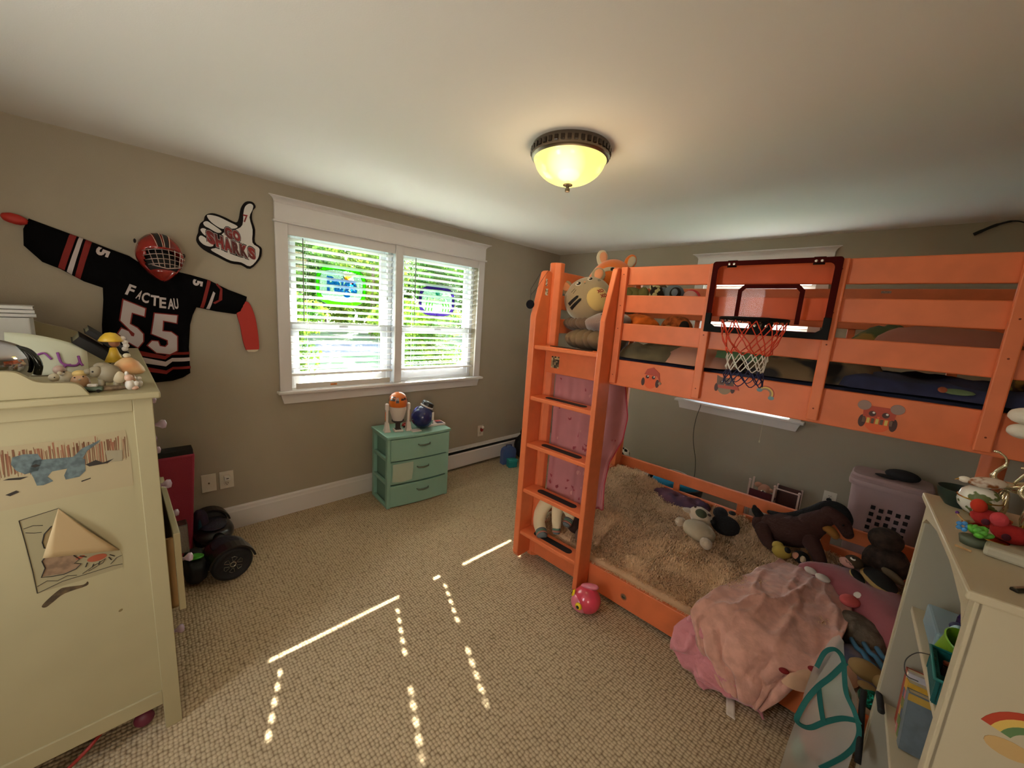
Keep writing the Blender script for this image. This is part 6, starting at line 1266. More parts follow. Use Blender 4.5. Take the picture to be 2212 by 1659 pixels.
for f_ in ([(-3.438, 2.100), (-3.425, 2.110), (-3.38, 2.108), (-3.330, 2.090), (-3.285, 2.072), (-3.30, 2.055), (-3.345, 2.045), (-3.375, 2.042), (-3.42, 2.070)], [(-3.458, 2.058), (-3.44, 2.070), (-3.42, 2.060), (-3.37, 2.025), (-3.392, 2.012), (-3.43, 2.030), (-3.452, 2.040)], [(-3.474, 2.012), (-3.462, 2.025), (-3.44, 2.018), (-3.405, 1.990), (-3.42, 1.975), (-3.455, 1.985)], [(-3.484, 1.968), (-3.472, 1.980), (-3.450, 1.968), (-3.415, 1.935), (-3.432, 1.922), (-3.462, 1.928), (-3.482, 1.948)]):
    sm_().prism(smooth_loop(f_, 3), 'x', .010, .0108).build('finger', whs, sg_)
rs = M('sign_red', (140, 28, 24), .45, col2=(78, 14, 14), nscale=9); gs = M('sign_grey', (150, 140, 136), .5)
def arcs(s, c0, c1, h0, h1, drop, shear=-.25):
    n = len(s)
    for k, ch_ in enumerate(s):
        t_ = (k+.5)/n; y = c0[0]+(c1[0]-c0[0])*t_; z = c0[1]+(c1[1]-c0[1])*t_-drop*math.sin(math.pi*t_); w_ = abs(c1[0]-c0[0])/n*.98; h_ = h0+(h1-h0)*t_
        for q, (sc_, mt, x) in enumerate(((1.18, blk2, .0112), (1.06, gs, .0118), (.96, rs, .0124))):
            V, F = text_mesh(ch_, 1, .13 if q == 0 else .10 if q == 1 else .065, .0); A = np.array(V); lo = A.min(0); sp = A.max(0)-lo; m = sm_()
            P_ = [(x, y+((v[0]-lo[0])/sp[0]-.5)*w_*sc_+shear*((v[1]-lo[1])/sp[1]-.5)*h_*.3, z+((v[1]-lo[1])/sp[1]-.5)*h_*sc_-.32*((v[0]-lo[0])/sp[0]-.5)*w_) for v in A]
            m.add(P_, F).build('letter' if q == 2 else 'letter_border', mt, sg_)
arcs('SHARKS', (-3.448, 1.985), (-3.192, 1.912), .082, .078, .010); arcs('GO', (-3.355, 2.026), (-3.272, 2.006), .070, .066, 0)
V, F = text_mesh('7', 1, .03, 0); A = np.array(V); lo = A.min(0); sp = A.max(0)-lo
sm_().add([(.0112, -3.252+.026*(v[0]-lo[0])/sp[0], 2.104+.048*(v[1]-lo[1])/sp[1]) for v in A], F).build('numeral', rs, sg_)

# ================================================================== FLOOR LEFT: pink board, hoverboard, bits
pb = thing('pink_board', 'tall pink board with a black top edge leaning behind the dresser corner', 'board', (0, 0, 0)); del pb['label']; bpy.data.objects.remove(pb)
pb = thing('pink_suitcase', 'tall pink case with a black top edge standing behind the dresser corner', 'case', (.16, -3.70, 0), 0)
m = MB(); m.add([(-.05, -.10, 0), (.06, -.10, 0), (.06, .055, 0), (-.05, .055, 0), (-.07, -.10, .66), (.03, -.10, .66), (.03, .105, .66), (-.07, .105, .66)], [(0, 3, 2, 1), (4, 5, 6, 7), (0, 1, 5, 4), (1, 2, 6, 5), (2, 3, 7, 6), (3, 0, 4, 7)]); m.build('body', M('case_pink', (156, 44, 66), .75, bump=.2, bscale=200), pb, bevel=.012)
MB().box((-.072, -.10, .652), (.022, .098, .690)).build('top_edge', blackp, pb, bevel=.004)
hv = thing('hoverboard', 'black self-balancing hoverboard with spoked wheels on the carpet', 'hoverboard', (.33, -3.520, .103), 4); hv.scale = (1.15, 1.2, 1.2)
hbk = M('hover_black', (16, 15, 20), .32, coat=.3); hbn = M('hover_navy', (26, 24, 44), .5, bump=.3, bscale=90); tire = M('tire', (20, 20, 24), .7, bump=.2, bscale=80)
for sg in (-1, 1):
    T_ = Matrix.Rotation(R(90*sg), 3, 'Y')
    MB().lathe([(.0, .262), (.045, .262), (.060, .262), (.066, .266), (.078, .262), (.085, .250), (.085, .225), (.076, .215), (0, .215)], seg=40, T=T_).build('wheel', tire, hv, smooth=True)
    MB().ell((sg*.135, 0, .012), (.125, .088, .040), seg=28, rings=14, pw=.8).build('foot_deck', hbk, hv, smooth=True)
    m = MB(); V = []; n = 14
    for k in range(n+1):
        a = math.pi*(.05+.9*k/n)
        for r_, xx in ((.097, .208), (.097, .272), (.088, .272), (.088, .208)): V.append((sg*xx, r_*math.cos(a), r_*math.sin(a)))
    m.add(V, [(4*k+j, 4*k+(j+1) % 4, 4*k+4+(j+1) % 4, 4*k+4+j) for k in range(n) for j in range(4)]+[(0, 1, 2, 3), (4*n, 4*n+1, 4*n+2, 4*n+3)]); m.build('fender', hbk, hv, smooth=False)
    MB().ell((sg*.13, 0, .050), (.085, .062, .010), seg=20, rings=8).build('foot_pad', hbn, hv, smooth=True)
    spk = M('spoke_silver', (150, 146, 130), .3, .8)
    if sg > 0:
        MB().lathe([(.009, .2625), (.012, .264), (.014, .2625)], seg=16, T=T_).build('hub_ring', spk, hv)
        for k in range(6):
            a = 2*math.pi*k/6+.3; P_ = [(.2645, r_*math.cos(a+b_), r_*math.sin(a+b_)) for r_, b_ in ((.018, .0), (.036, -.30), (.040, .05), (.039, .32), (.018, .25))]
            MB().tube(P_, .0013, 5, closed=True).build('spoke', spk, hv)
MB().cyl((-.03, 0, .01), (.03, 0, .01), .030, 20).build('centre_joint', hbk, hv, smooth=True)
o = soft('purple_bag', 'dark purple and teal bag behind the hoverboard', 'bag', (.14, -3.59, .13), (.055, .045, .13), M('bag_purple', (44, 26, 52), .8), seed=6, pw=.8); MB().ell((.052, -.008, -.0), (.008, .012, .09), seg=12, rings=8).build('teal_stripe', M('stripe_teal', (16, 66, 82), .7), o, smooth=True)
gcr = thing('green_toy', 'bright green spiky toy beside the half-open drawer', 'toy', (.50, -3.655, .149), 20); MB().ell((0, 0, 0), (.06, .035, .010), (0, R(-12), 0), 16, 8, fn=wob(.3, 5, 2)).build('body', M('toy_green', (62, 150, 34), .5), gcr, smooth=True)
o = soft('shadow_mass', 'black mass standing for the shadow under the green toy by the hoverboard', 'bag', (.46, -3.655, .072), (.13, .055, .072), MATS['bag_black'], seed=3, pw=.7)  # black body put in for a patch of shadow; carries the green toy
clb = thing('clear_tub', 'small clear plastic tub hooked beside the open drawer', 'tub', (1.08, -3.735, .52), 0); MB().box((-.03, -.022, 0), (.03, .022, .13)).build('tub', glassy('clear_plastic', (190, 204, 200), .15), clb, bevel=.004)
# ================================================================== TEAL DRAWER TOWER
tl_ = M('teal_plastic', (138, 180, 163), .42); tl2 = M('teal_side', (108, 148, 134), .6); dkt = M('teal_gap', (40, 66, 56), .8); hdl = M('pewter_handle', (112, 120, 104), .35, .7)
tw = thing('drawer_tower', 'teal plastic three-drawer tower under the double window', 'drawers', (0, -2.48, 0), -4.84)
def dwb(name, *boxes, bev=.003, mat=tl_, par=tw):
    m = fb('dw')
    for a, b in boxes: m.box(a, b)
    return m.build(name, mat, par, bevel=bev)
ax0, ax1, ay0, ay1, AZ = .065, .400, -2.400, -1.838, .619
for x in (ax0, ax1-.045):
    for y in (ay0, ay1-.03): dwb('corner_post', ((x, y, 0), (x+.04, y+.03, .59)))
for z in (.0, .198, .400, .575):
    dwb('side_bar', ((ax0+.03, ay0, z), (ax1-.01, ay0+.022, z+.028))); dwb('side_bar', ((ax0+.03, ay1-.022, z), (ax1-.01, ay1, z+.028)))
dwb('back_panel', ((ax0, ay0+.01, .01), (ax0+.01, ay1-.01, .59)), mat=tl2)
tp = fb('dw'); n = 12; front = [(ax1+.010+.020*math.sin(math.pi*k/n), ay0-.008+(ay1-ay0+.016)*k/n) for k in range(n+1)]
tp.prism([(ax0-.012, ay0-.008)]+front+[(ax0-.012, ay1+.008)], 'z', .596, AZ); tp.build('top', tl_, tw, bevel=.005)
for i, (z0, z1, out) in enumerate(((.408, .590, .012), (.204, .396, 0), (.010, .192, .004))):
    fr = [(ax1-.004+out+.018*math.sin(math.pi*k/n), ay0+.024+(ay1-ay0-.030)*k/n) for k in range(n+1)]
    m = fb('dw'); m.prism([(ax1-.030+out, ay0+.024)]+fr+[(ax1-.030+out, ay1-.006)], 'z', z0, z1); d = m.build('drawer', tl_, tw, bevel=.004)
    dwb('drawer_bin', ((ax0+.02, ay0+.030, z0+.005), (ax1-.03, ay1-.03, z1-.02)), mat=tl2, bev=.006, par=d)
    yc = -2.095+.0*i; xs = ax1+out+.016; m = fb('dw')
    m.tube([(xs-.004, yc-.055, (z0+z1)/2+.030), (xs+.012, yc-.045, (z0+z1)/2+.024), (xs+.014, yc, (z0+z1)/2+.020), (xs+.012, yc+.045, (z0+z1)/2+.024), (xs-.004, yc+.055, (z0+z1)/2+.030)], [.004, .006, .0075, .006, .004], 8)
    m.build('handle', hdl, d, smooth=True)
m = fb('dw'); grid(m, 6, 6, lambda u, v: (ax1+.012+.010*math.sin(math.pi*(.08+.36*u))+.004*math.sin(5*v), -2.362+.175*u-.010*v*(1-u)+.02*v*(1-2*u)*.4, .385-.150*v-.012*math.sin(3*u)*v)); o = m.build('tissue', M('tissue', (176, 192, 172), .8), None, smooth=True)
o.matrix_world = Matrix.Translation((0, -2.48, 0)) @ Matrix.Rotation(R(-4.84), 4, 'Z'); tag(o, 'pale square of tissue paper stuck on the middle teal drawer', 'paper')
# toy robot (generic)
tr = thing('toy_robot', 'white two-legged toy robot with an orange and silver domed head', 'toy robot', tuple(W('dw', .265, -2.262, AZ)), -15); tr.scale = (1.2, 1.22, 1.06)
rw = M('robot_white', (214, 200, 190), .4); ro = M('robot_orange', (208, 104, 30), .3, coat=.3); rsil = M('robot_silver', (150, 142, 140), .25, .8); rd = M('robot_dark', (50, 38, 34), .5)
auto(MB().lathe([(.0, .085), (.032, .085), (.036, .098), (.047, .135), (.055, .172), (.057, .198), (0, .200)], seg=36).build('body', rw, tr), 50)
MB().lathe([(.056, .199), (.060, .216), (.061, .240), (.056, .268), (.044, .292), (.024, .308), (0, .312)], seg=36).build('head', ro, tr, smooth=True)
hd2 = bpy.data.objects[tr.children[-1].name]
def ondome(a, z, l=.001): r_ = .0602*math.sqrt(max(0, 1-((z-.236)/.076)**2)); return ((r_+l)*math.cos(a), (r_+l)*math.sin(a), z)
for nm_, a0, a1, z0, z1, mt in (('panel', -1.25, -.55, .250, .285, rsil), ('panel', -.45, -.12, .236, .276, rsil), ('panel', .1, .5, .255, .272, rd), ('panel', -1.9, -1.4, .24, .275, rsil), ('panel', 1.0, 1.4, .245, .28, rsil), ('vent', -.42, -.14, .238, .256, rd)):
    m = MB(); m.add([ondome(a0+(a1-a0)*i/5, z0+(z1-z0)*j/4, .0012) for i in range(6) for j in range(5)], [(i*5+j, (i+1)*5+j, (i+1)*5+j+1, i*5+j+1) for i in range(5) for j in range(4)]); m.build(nm_, mt, hd2, smooth=True)
MB().lathe([(0, .004), (.007, .004), (.010, 0)], c=ondome(.62, .266, -.001), seg=16, T=Matrix.Rotation(R(75), 3, 'Y')).build('lens', rd, hd2, smooth=True)
MB().lathe([(.040, .088), (.040, .079), (.025, .066), (0, .066)], seg=24).build('skirt', rd, tr)
for sg in (-1, 1):
    y = sg*.072
    MB().box((-.018, y-.011, .165), (.018, y+.011, .222)).build('shoulder', rw, tr, bevel=.009)
    MB().box((-.010, y-.008, .065), (.010, y+.008, .170)).build('leg', rw, tr, bevel=.003)
    MB().box((-.012, y+sg*.008-.003, .085), (.004, y+sg*.008+.003, .155)).build('leg_stripe', ro, tr, bevel=.002)
    m = MB(); m.add([(-.028, y-.022, 0), (.034, y-.022, 0), (.034, y+.022, 0), (-.028, y+.022, 0), (-.020, y-.016, .020), (.026, y-.016, .020), (.026, y+.016, .020), (-.020, y+.016, .020), (-.014, y-.012, .070), (.012, y-.012, .070), (.012, y+.012, .070), (-.014, y+.012, .070)], [(0, 3, 2, 1), (0, 1, 5, 4), (1, 2, 6, 5), (2, 3, 7, 6), (3, 0, 4, 7), (4, 5, 9, 8), (5, 6, 10, 9), (6, 7, 11, 10), (7, 4, 8, 11), (8, 9, 10, 11)]); m.build('foot', rw, tr, bevel=.002)
MB().box((-.004, -.016, .018), (.014, .016, .080)).build('centre_leg', rd, tr, bevel=.003); MB().box((-.02, -.030, 0), (.042, .030, .016)).build('centre_foot', rw, tr, bevel=.004); MB().box((-.01, -.02, .016), (.03, .02, .021)).build('tread_pad', rd, tr, bevel=.002)
# blue ball toy with a dark cap
bb = thing('blue_ball_toy', 'dark blue ball toy with a tilted black and white cap', 'toy', tuple(W('dw', .285, -2.045, AZ)), 0)
MB().ell((0, 0, .100), .098, seg=36, rings=24).build('ball', M('ball_navy', (22, 32, 92), .25, coat=.5), bb, smooth=True)
T_ = Matrix.Rotation(R(28), 3, 'X').inverted() @ Matrix.Identity(3); T_ = Matrix.Rotation(R(-24), 3, 'X') @ Matrix.Rotation(R(8), 3, 'Y')
MB().lathe([(.0, .0), (.054, .0), (.057, .004), (.057, .010), (.052, .013)], c=(0, .034, .182), seg=28, T=T_).build('cap_rim', whc, bb, smooth=False)
MB().lathe([(.053, .013), (.052, .040), (.044, .047), (0, .049)], c=(0, .034, .182), seg=28, T=T_).build('cap', M('cap_black', (24, 22, 22), .35), bb)
MB().lathe([(.0, .052), (.014, .051), (.020, .047)], c=(0, .034, .182), seg=16, T=T_).build('cap_button', M('cap_ash', (140, 130, 118), .4), bb); MB().box((.094, .030, .085), (.099, .050, .155)).build('stripe', whc, bb, bevel=.002)
# small things on the tower
tn = thing('toy_console', 'white toy keypad with a red and navy square on the tower top', 'toy', tuple(W('dw', .235, -1.905, AZ)), -8)
MB().box((-.06, -.085, 0), (.06, .085, .020)).build('case', rw, tn, bevel=.004); MB().box((.0, .01, .020), (.05, .07, .0225)).build('screen', M('scr_navy', (44, 36, 60), .3), tn); MB().box((-.045, .02, .020), (-.005, .07, .0225)).build('panel', M('panel_red', (168, 52, 40), .4), tn)
for k in range(6): MB().cyl((-.035+.032*(k % 3), -.06+.028*(k//3), .02), (-.035+.032*(k % 3), -.06+.028*(k//3), .026), .009, 14).build('button', [rw, blackp, rw, rsil, rw, blackp][k], tn)
o = thing('red_toy_parts', 'red and black toy parts between the robot and the blue ball', 'toy', tuple(W('dw', .20, -2.155, AZ)), 10)
MB().box((-.04, -.02, 0), (.03, .03, .018)).build('piece', M('part_red', (184, 40, 30), .35), o, bevel=.004); MB().tube([(.03*math.cos(a), -.0+.03*math.sin(a), .026) for a in np.linspace(0, 5, 12)], .006, 8).build('claw', MATS['part_red'], o, smooth=True); MB().box((.0, -.035, 0), (.05, .005, .014)).build('base', blackp, o, bevel=.003)
o = thing('white_toy_base', 'white toy base lying in front of the blue ball', 'toy', tuple(W('dw', .345, -2.135, AZ)), -10); MB().box((-.03, -.04, 0), (.03, .04, .010)).build('plate', rw, o, bevel=.003)

# ================================================================== BOOKSHELF (right)
ks = thing('bookshelf', 'low white bookcase with an arched front seen at the right edge', 'bookshelf', (3.285, -2.80, 0), 4.04)
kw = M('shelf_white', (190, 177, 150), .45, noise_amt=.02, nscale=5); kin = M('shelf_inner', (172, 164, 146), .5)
KZ = 1.206; ky0, ky1 = -2.815, -2.240; kx0, kx1 = 3.296, 3.585
def kb(name, *boxes, bev=.002, mat=kw, par=ks):
    m = fb('bk')
    for a, b in boxes: m.box(a, b)
    return m.build(name, mat, par, bevel=bev)
kb('top', ((kx0-.012, ky0-.006, KZ-.018), (kx1, ky1+.010, KZ)), bev=.004)
kb('side_panel', ((kx0+.004, ky0, 0), (kx1, ky0+.017, KZ-.018))); kb('side_panel', ((kx0+.004, ky1-.016, 0), (kx1, ky1, KZ-.018)), mat=kin)
kb('back_panel', ((kx1-.008, ky0+.017, .02), (kx1, ky1-.016, KZ-.018)), mat=kin)
kb('front_stile', ((kx0, ky0, 0), (kx0+.012, ky0+.030, KZ-.018))); kb('front_stile', ((kx0, ky1-.012, 0), (kx0+.012, ky1, KZ-.018)))
y0, y1 = ky0+.030, ky1-.012; n = 20
arc = [(y0, KZ-.018), (y0, KZ-.085), (y0+.012, KZ-.075)]+[(y0+.035+(y1-y0-.07)*k/n, KZ-.060+.026*math.sin(math.pi*k/n)) for k in range(n+1)]+[(y1-.012, KZ-.075), (y1, KZ-.085), (y1, KZ-.018)]
fb('bk').prism(arc, 'x', kx0, kx0+.012).build('arched_apron', kw, ks)
for z in (.868, .530, .18): kb('shelf', ((kx0+.022, ky0+.017, z-.018), (kx1-.008, ky1-.016, z)))
m = fb('bk'); rb = []
def KL(x, y, z): return tuple(W('bk', x, y, z))
rbs = thing('rainbow_sticker', 'rainbow sticker on the near side of the white bookcase', 'sticker', (3.285, -2.80, 0), 4.04)
cc = (3.405, .962)
for k, (r0, r1, mt) in enumerate(((.066, .054, stm[0]), (.054, .042, stm[7]), (.042, .030, M('st_green', (92, 124, 78), .5)))):
    A = np.linspace(R(20), R(165), 16); o = [(cc[0]+r0*math.cos(a), cc[1]+r0*math.sin(a)) for a in A]+[(cc[0]+r1*math.cos(a), cc[1]+r1*math.sin(a)) for a in A[::-1]]
    fb('bk').prism(o, 'y', ky0-.0009, ky0-.0001).build('band', mt, rbs)
m = fb('bk'); m.prism([(3.378+.028*math.cos(a), .948+.016*math.sin(a)) for a in np.linspace(0, 6.28, 18)], 'y', ky0-.0012, ky0-.0001); m.build('cloud', M('cloud_tan', (196, 160, 104), .6), rbs)
# ---- on the bookshelf
def bko(name, label, cat_, x, y, z=KZ, rz=0, s=1): t_ = thing(name, label, cat_, KL(x, y, z), rz+4); t_.scale = (s, s, s); return t_
gbl = bko('green_bowl', 'dark green plastic bowl at the far corner of the bookcase top', 'bowl', 3.345, -2.288)
auto(MB().lathe([(0, 0), (.026, 0), (.042, .022), (.048, .046), (.046, .047), (.038, .022), (0, .006)], seg=32).build('bowl', M('bowl_green', (30, 48, 42), .4), gbl), 50)
tp_ = bko('bird_trinket_box', 'white porcelain egg box with green leaves and a bird on its lid', 'trinket box', 3.366, -2.338, rz=10)
pors = M('porcelain_leaf', (222, 218, 206), .2, col2=(96, 108, 62), nscale=36, edges=(.52, .56), coat=.5); gold = M('gold_rim', (190, 150, 70), .25, 1)
MB().lathe([(0, .006), (.022, .008), (.034, .022), (.038, .036), (.037, .046)], seg=30).build('bowl', pors, tp_, smooth=True); MB().tube([(.038*math.cos(a), .038*math.sin(a), .046) for a in np.linspace(0, 2*math.pi, 30, endpoint=False)], .0018, 6, closed=True).build('rim', gold, tp_, smooth=True)
MB().lathe([(.037, .047), (.033, .062), (.022, .073), (0, .078)], seg=30).build('lid', pors, tp_, smooth=True)
for a in (0, 2.1, 4.2): MB().ell((.020*math.cos(a), .020*math.sin(a), .005), (.007, .007, .006), seg=10, rings=6).build('foot', gold, tp_, smooth=True)
bd2 = MB().ell((.004, -.004, .090), (.036, .018, .014), (0, R(-6), R(8)), 22, 14).build('bird', M('bird_porcelain', (212, 196, 180), .25, col2=(140, 84, 48), nscale=40, edges=(.5, .6)), tp_, smooth=True)
MB().ell((-.034, -.002, .088), (.012, .009, .008), seg=12, rings=8).build('head', whitep, bd2, smooth=True); MB().ell((.0, .012, .080), (.024, .010, .008), seg=12, rings=8).build('wing', blackp, bd2, smooth=True); MB().cyl((-.043, -.002, .088), (-.052, -.003, .084), .003, 8, r1=.0006).build('beak', gold, bd2)
silv = M('spun_glass', (214, 202, 170), .12, .85)
def swan(x, y, label, sc_, rz):
    t_ = bko('glass_bird_trophy', label, 'ornament', x, y, rz=rz, s=sc_)
    MB().cyl((0, 0, .028), (0, 0, .0285), .001, 6).build('pin', silv, t_)
    auto(MB().lathe([(0, 0), (.026, 0), (.026, .004), (.010, .007), (0, .008)], seg=28).build('gold_base', gold, t_), 40)
    m = MB(); 
    for k in range(5): a = 2*math.pi*k/5; m.tube([(.004*math.cos(a), .004*math.sin(a), .006), (.008*math.cos(a+.5), .008*math.sin(a+.5), .035), (.006*math.cos(a+1), .006*math.sin(a+1), .065), (.003*math.cos(a+1.4), .003*math.sin(a+1.4), .078)], [.005, .006, .005, .003], 8)
    m.build('stem', silv, t_, smooth=True)
    MB().ell((.010, 0, .088), (.024, .014, .011), (0, R(12), 0), 18, 12).build('body', silv, t_, smooth=True)
    for sg in (-1, 1):
        for k in range(5): MB().tube(smooth_line([(.0+.006*k, sg*.010, .088), (.014+.008*k, sg*(.028-.002*k), .096+.001*k), (.034+.009*k, sg*(.034-.003*k), .106+.004*k)], 4), [.0035]*8+[.0014], 6).build('feather', silv, t_, smooth=True)
    MB().tube(smooth_line([(-.010, 0, .090), (-.024, 0, .104), (-.020, 0, .122), (-.010, 0, .140), (-.014, 0, .158), (-.026, 0, .168)], 5), [.006]*8+[.0045]*8+[.0025]*10, 8).build('neck', silv, t_, smooth=True)
    MB().ell((-.029, 0, .168), (.007, .004, .0035), seg=10, rings=6).build('head', silv, t_, smooth=True)
    MB().tube(smooth_line([(.010, 0, .10), (.026, 0, .135), (.052, 0, .158), (.066, 0, .140), (.062, 0, .110), (.044, 0, .096)], 5), .0032, 8).build('wing_loop', silv, t_, smooth=True)
    return t_
swan(3.404, -2.325, 'tall spun-glass silver bird on a gold disc beside the porcelain egg', 1.0, -20); swan(3.432, -2.395, 'second spun-glass silver bird on a gold disc at the right edge', .9, -25)
redf = M('felt_red', (158, 24, 22), .9, bump=.3, bscale=120); corf = M('felt_coral', (188, 60, 66), .9, bump=.3, bscale=120)
def heart(x, y, label, rz, c2):
    t_ = bko('felt_bird', label, 'ornament', x, y, rz=rz); MB().ell((0, 0, .020), (.032, .022, .020), seg=22, rings=14, fn=wob(.1, 3, 2)).build('body', redf, t_, smooth=True); MB().ell((-.022, -.006, .046), (.014, .011, .017), (0, R(-10), 0), 16, 10).build('head', c2, t_, smooth=True)
    MB().ell((-.006, -.021, .016), (.007, .003, .008), seg=12, rings=8).build('eye', M('felt_plum', (78, 22, 40), .9), t_, smooth=True); MB().lathe([(0, 0), (.022, 0), (.020, .002), (0, .003)], c=(-.02, -.014, 0), seg=22).build('gold_disc', gold, t_)
heart(3.376, -2.410, 'red felt bird with an orange-red head on the bookcase top', -10, M('felt_orange', (196, 50, 26), .9)); heart(3.394, -2.488, 'red felt bird with a coral head nearer on the bookcase top', -14, corf)
cs = bko('succulent_toy', 'green plastic plant with a blue flower in a small grey pot', 'toy', 3.326, -2.572); MB().lathe([(0, 0), (.018, 0), (.022, .016), (.018, .018), (0, .018)], seg=20).build('pot', M('pot_grey', (84, 92, 74), .6), cs, smooth=True)
grn = M('plastic_green', (84, 160, 50), .4, noise_amt=.3, nscale=60); g = np.random.default_rng(3)
for k in range(11):
    a = g.uniform(0, 6.28); b_ = g.uniform(.1, 1.2); d = Vector((math.cos(a)*math.sin(b_), math.sin(a)*math.sin(b_), math.cos(b_))); MB().ell(tuple(Vector((.004, 0, .022))+d*.014), (.008, .006, .011), tuple(d.to_track_quat('Z', 'Y').to_euler()), 10, 7).build('leaf', grn, cs, smooth=True)
for k in range(5): a = 2*math.pi*k/5; MB().ell((-.018+.007*math.cos(a), .004+.004*math.sin(a), .034+.006*math.sin(a)), (.005, .003, .005), seg=8, rings=6).build('petal', M('plastic_blue', (60, 132, 196), .4), cs, smooth=True)
gx = bko('grey_box', 'pale grey cloth box behind the green plastic plant', 'box', 3.414, -2.612, rz=-12); MB().box((-.078, -.022, 0), (.10, .022, .022)).build('box', M('box_palegrey', (176, 168, 148), .8, bump=.2, bscale=30), gx, bevel=.006)
o = bko('purple_bead', 'tiny purple bead by the porcelain egg box', 'bead', 3.332, -2.366, z=KZ+.004); MB().ell((0, 0, 0), (.004, .005, .004), seg=10, rings=6).build('bead', M('bead_purple', (92, 40, 120), .4), o, smooth=True)
for k, (xa, ya, xb, yb, l_) in enumerate(((3.332, -2.375, 3.340, -2.455, 'thin tan stick lying between egg box and plastic plant'), (3.296, -2.612, 3.318, -2.622, 'small tan chip of wood near the front edge of the bookcase'))):
    o = fw('bk').tube([(xa, ya, KZ+.002), (xb, yb, KZ+.002)], .0022, 6).build('wood_stick', M('stick_tan', (176, 138, 92), .7), None); tag(o, l_, 'stick')
o = bko('hair_clip', 'dark metal clip near the front corner of the bookcase top', 'clip', 3.362, -2.742, rz=50); MB().box((-.025, -.006, 0), (.025, .006, .006)).build('clip', M('clip_dark', (50, 44, 36), .3, .6), o, bevel=.002); MB().box((-.023, -.002, .006), (.023, .002, .008)).build('spring', M('clip_light', (150, 138, 118), .3, .8), o)
# ---- inside the bookshelf
S1 = .868
cbx = bko('clear_box', 'clear pale blue plastic box on the upper shelf of the bookcase', 'box', 3.395, -2.400, S1); MB().box((-.062, -.075, 0), (.10, .075, .060)).build('box', veil('box_clear_blue', (150, 176, 190), .62), cbx, bevel=.006)
MB().ell((-.02, -.03, .072), (.018, .014, .012), seg=12, rings=8).build('bead_lid', M('bead_navy', (40, 48, 84), .5), cbx, smooth=True)
pt = bko('purple_tub', 'dark purple faceted tub at the back of the upper shelf', 'tub', 3.402, -2.415, S1+.062); MB().lathe([(0, .045), (.026, .045), (.032, .030), (.032, .0), (0, 0)], seg=10).build('tub', M('tub_purple', (34, 22, 70), .25), pt); MB().ell((-.012, -.010, .046), (.008, .006, .003), seg=10, rings=6).build('jewel', M('jewel_lilac', (150, 130, 190), .3), pt, smooth=True)
gc = bko('green_cup', 'lime green plastic cup tipped on the upper shelf', 'cup', 3.362, -2.500, S1+.052, rz=20); gc.rotation_euler = (R(20), R(20), 0)
auto(MB().lathe([(.0, -.03), (.022, -.03), (.032, .025), (.036, .030), (.034, .033), (.028, .026), (.019, -.024), (0, -.025)], seg=28).build('cup', M('cup_lime', (104, 150, 24), .4), gc), 50)
o = bko('pale_blue_toy', 'pale blue plastic fin leaning on the lime cup', 'toy', 3.360, -2.468, S1+.075); MB().ell((0, 0, 0), (.010, .014, .022), (0, R(20), 0), 16, 10).build('fin', M('fin_blue', (140, 172, 176), .4), o, smooth=True)
o = bko('orange_slice', 'orange and brown toy wedge between cup and teal bin', 'toy', 3.360, -2.535, S1+.010); MB().box((-.02, -.018, .02), (.03, .018, .030)).build('slice', M('wedge_orange', (178, 88, 46), .5), o, bevel=.003); MB().box((-.02, -.018, -.009), (.03, .018, .018)).build('base', M('wedge_brown', (66, 40, 26), .6), o, bevel=.003)
tbn = bko('teal_bin', 'dark teal ribbed plastic bin at the near end of the upper shelf', 'bin', 3.356, -2.606, S1, rz=-3)
m = MB(); m.box((-.038, -.062, 0), (.06, .062, .004))
for k in range(18): y = -.062+.124*k/17; m.box((-.039, y-.0022, .004), (-.034, y+.0022, .058))
for k in range(12): x = -.038+.098*k/11; m.box((x-.0022, -.064, .004), (x+.0022, -.059, .058)); m.box((x-.0022, .059, .004), (x+.0022, .064, .058))
m.box((-.036, -.062, .004), (-.033, .062, .058)).box((-.036, .058, .004), (.06, .061, .058)).box((-.036, -.061, .004), (.06, -.058, .058))
m.build('basket', M('bin_teal', (18, 92, 92), .45), tbn); MB().tube([(-.042, -.064, .058), (-.042, .064, .058), (.062, .064, .058), (.062, -.064, .058)], .004, 8, closed=True).build('rim', M('rim_teal', (28, 112, 108), .4), tbn, smooth=True)
MB().tube(smooth_line([(-.040, .03, .055), (-.062, .045, .035), (-.075, .05, .0), (-.070, .03, -.022), (-.052, .015, -.015)], 6), .0012, 5).build('wire', M('wire_dark', (50, 50, 46), .4), tbn)
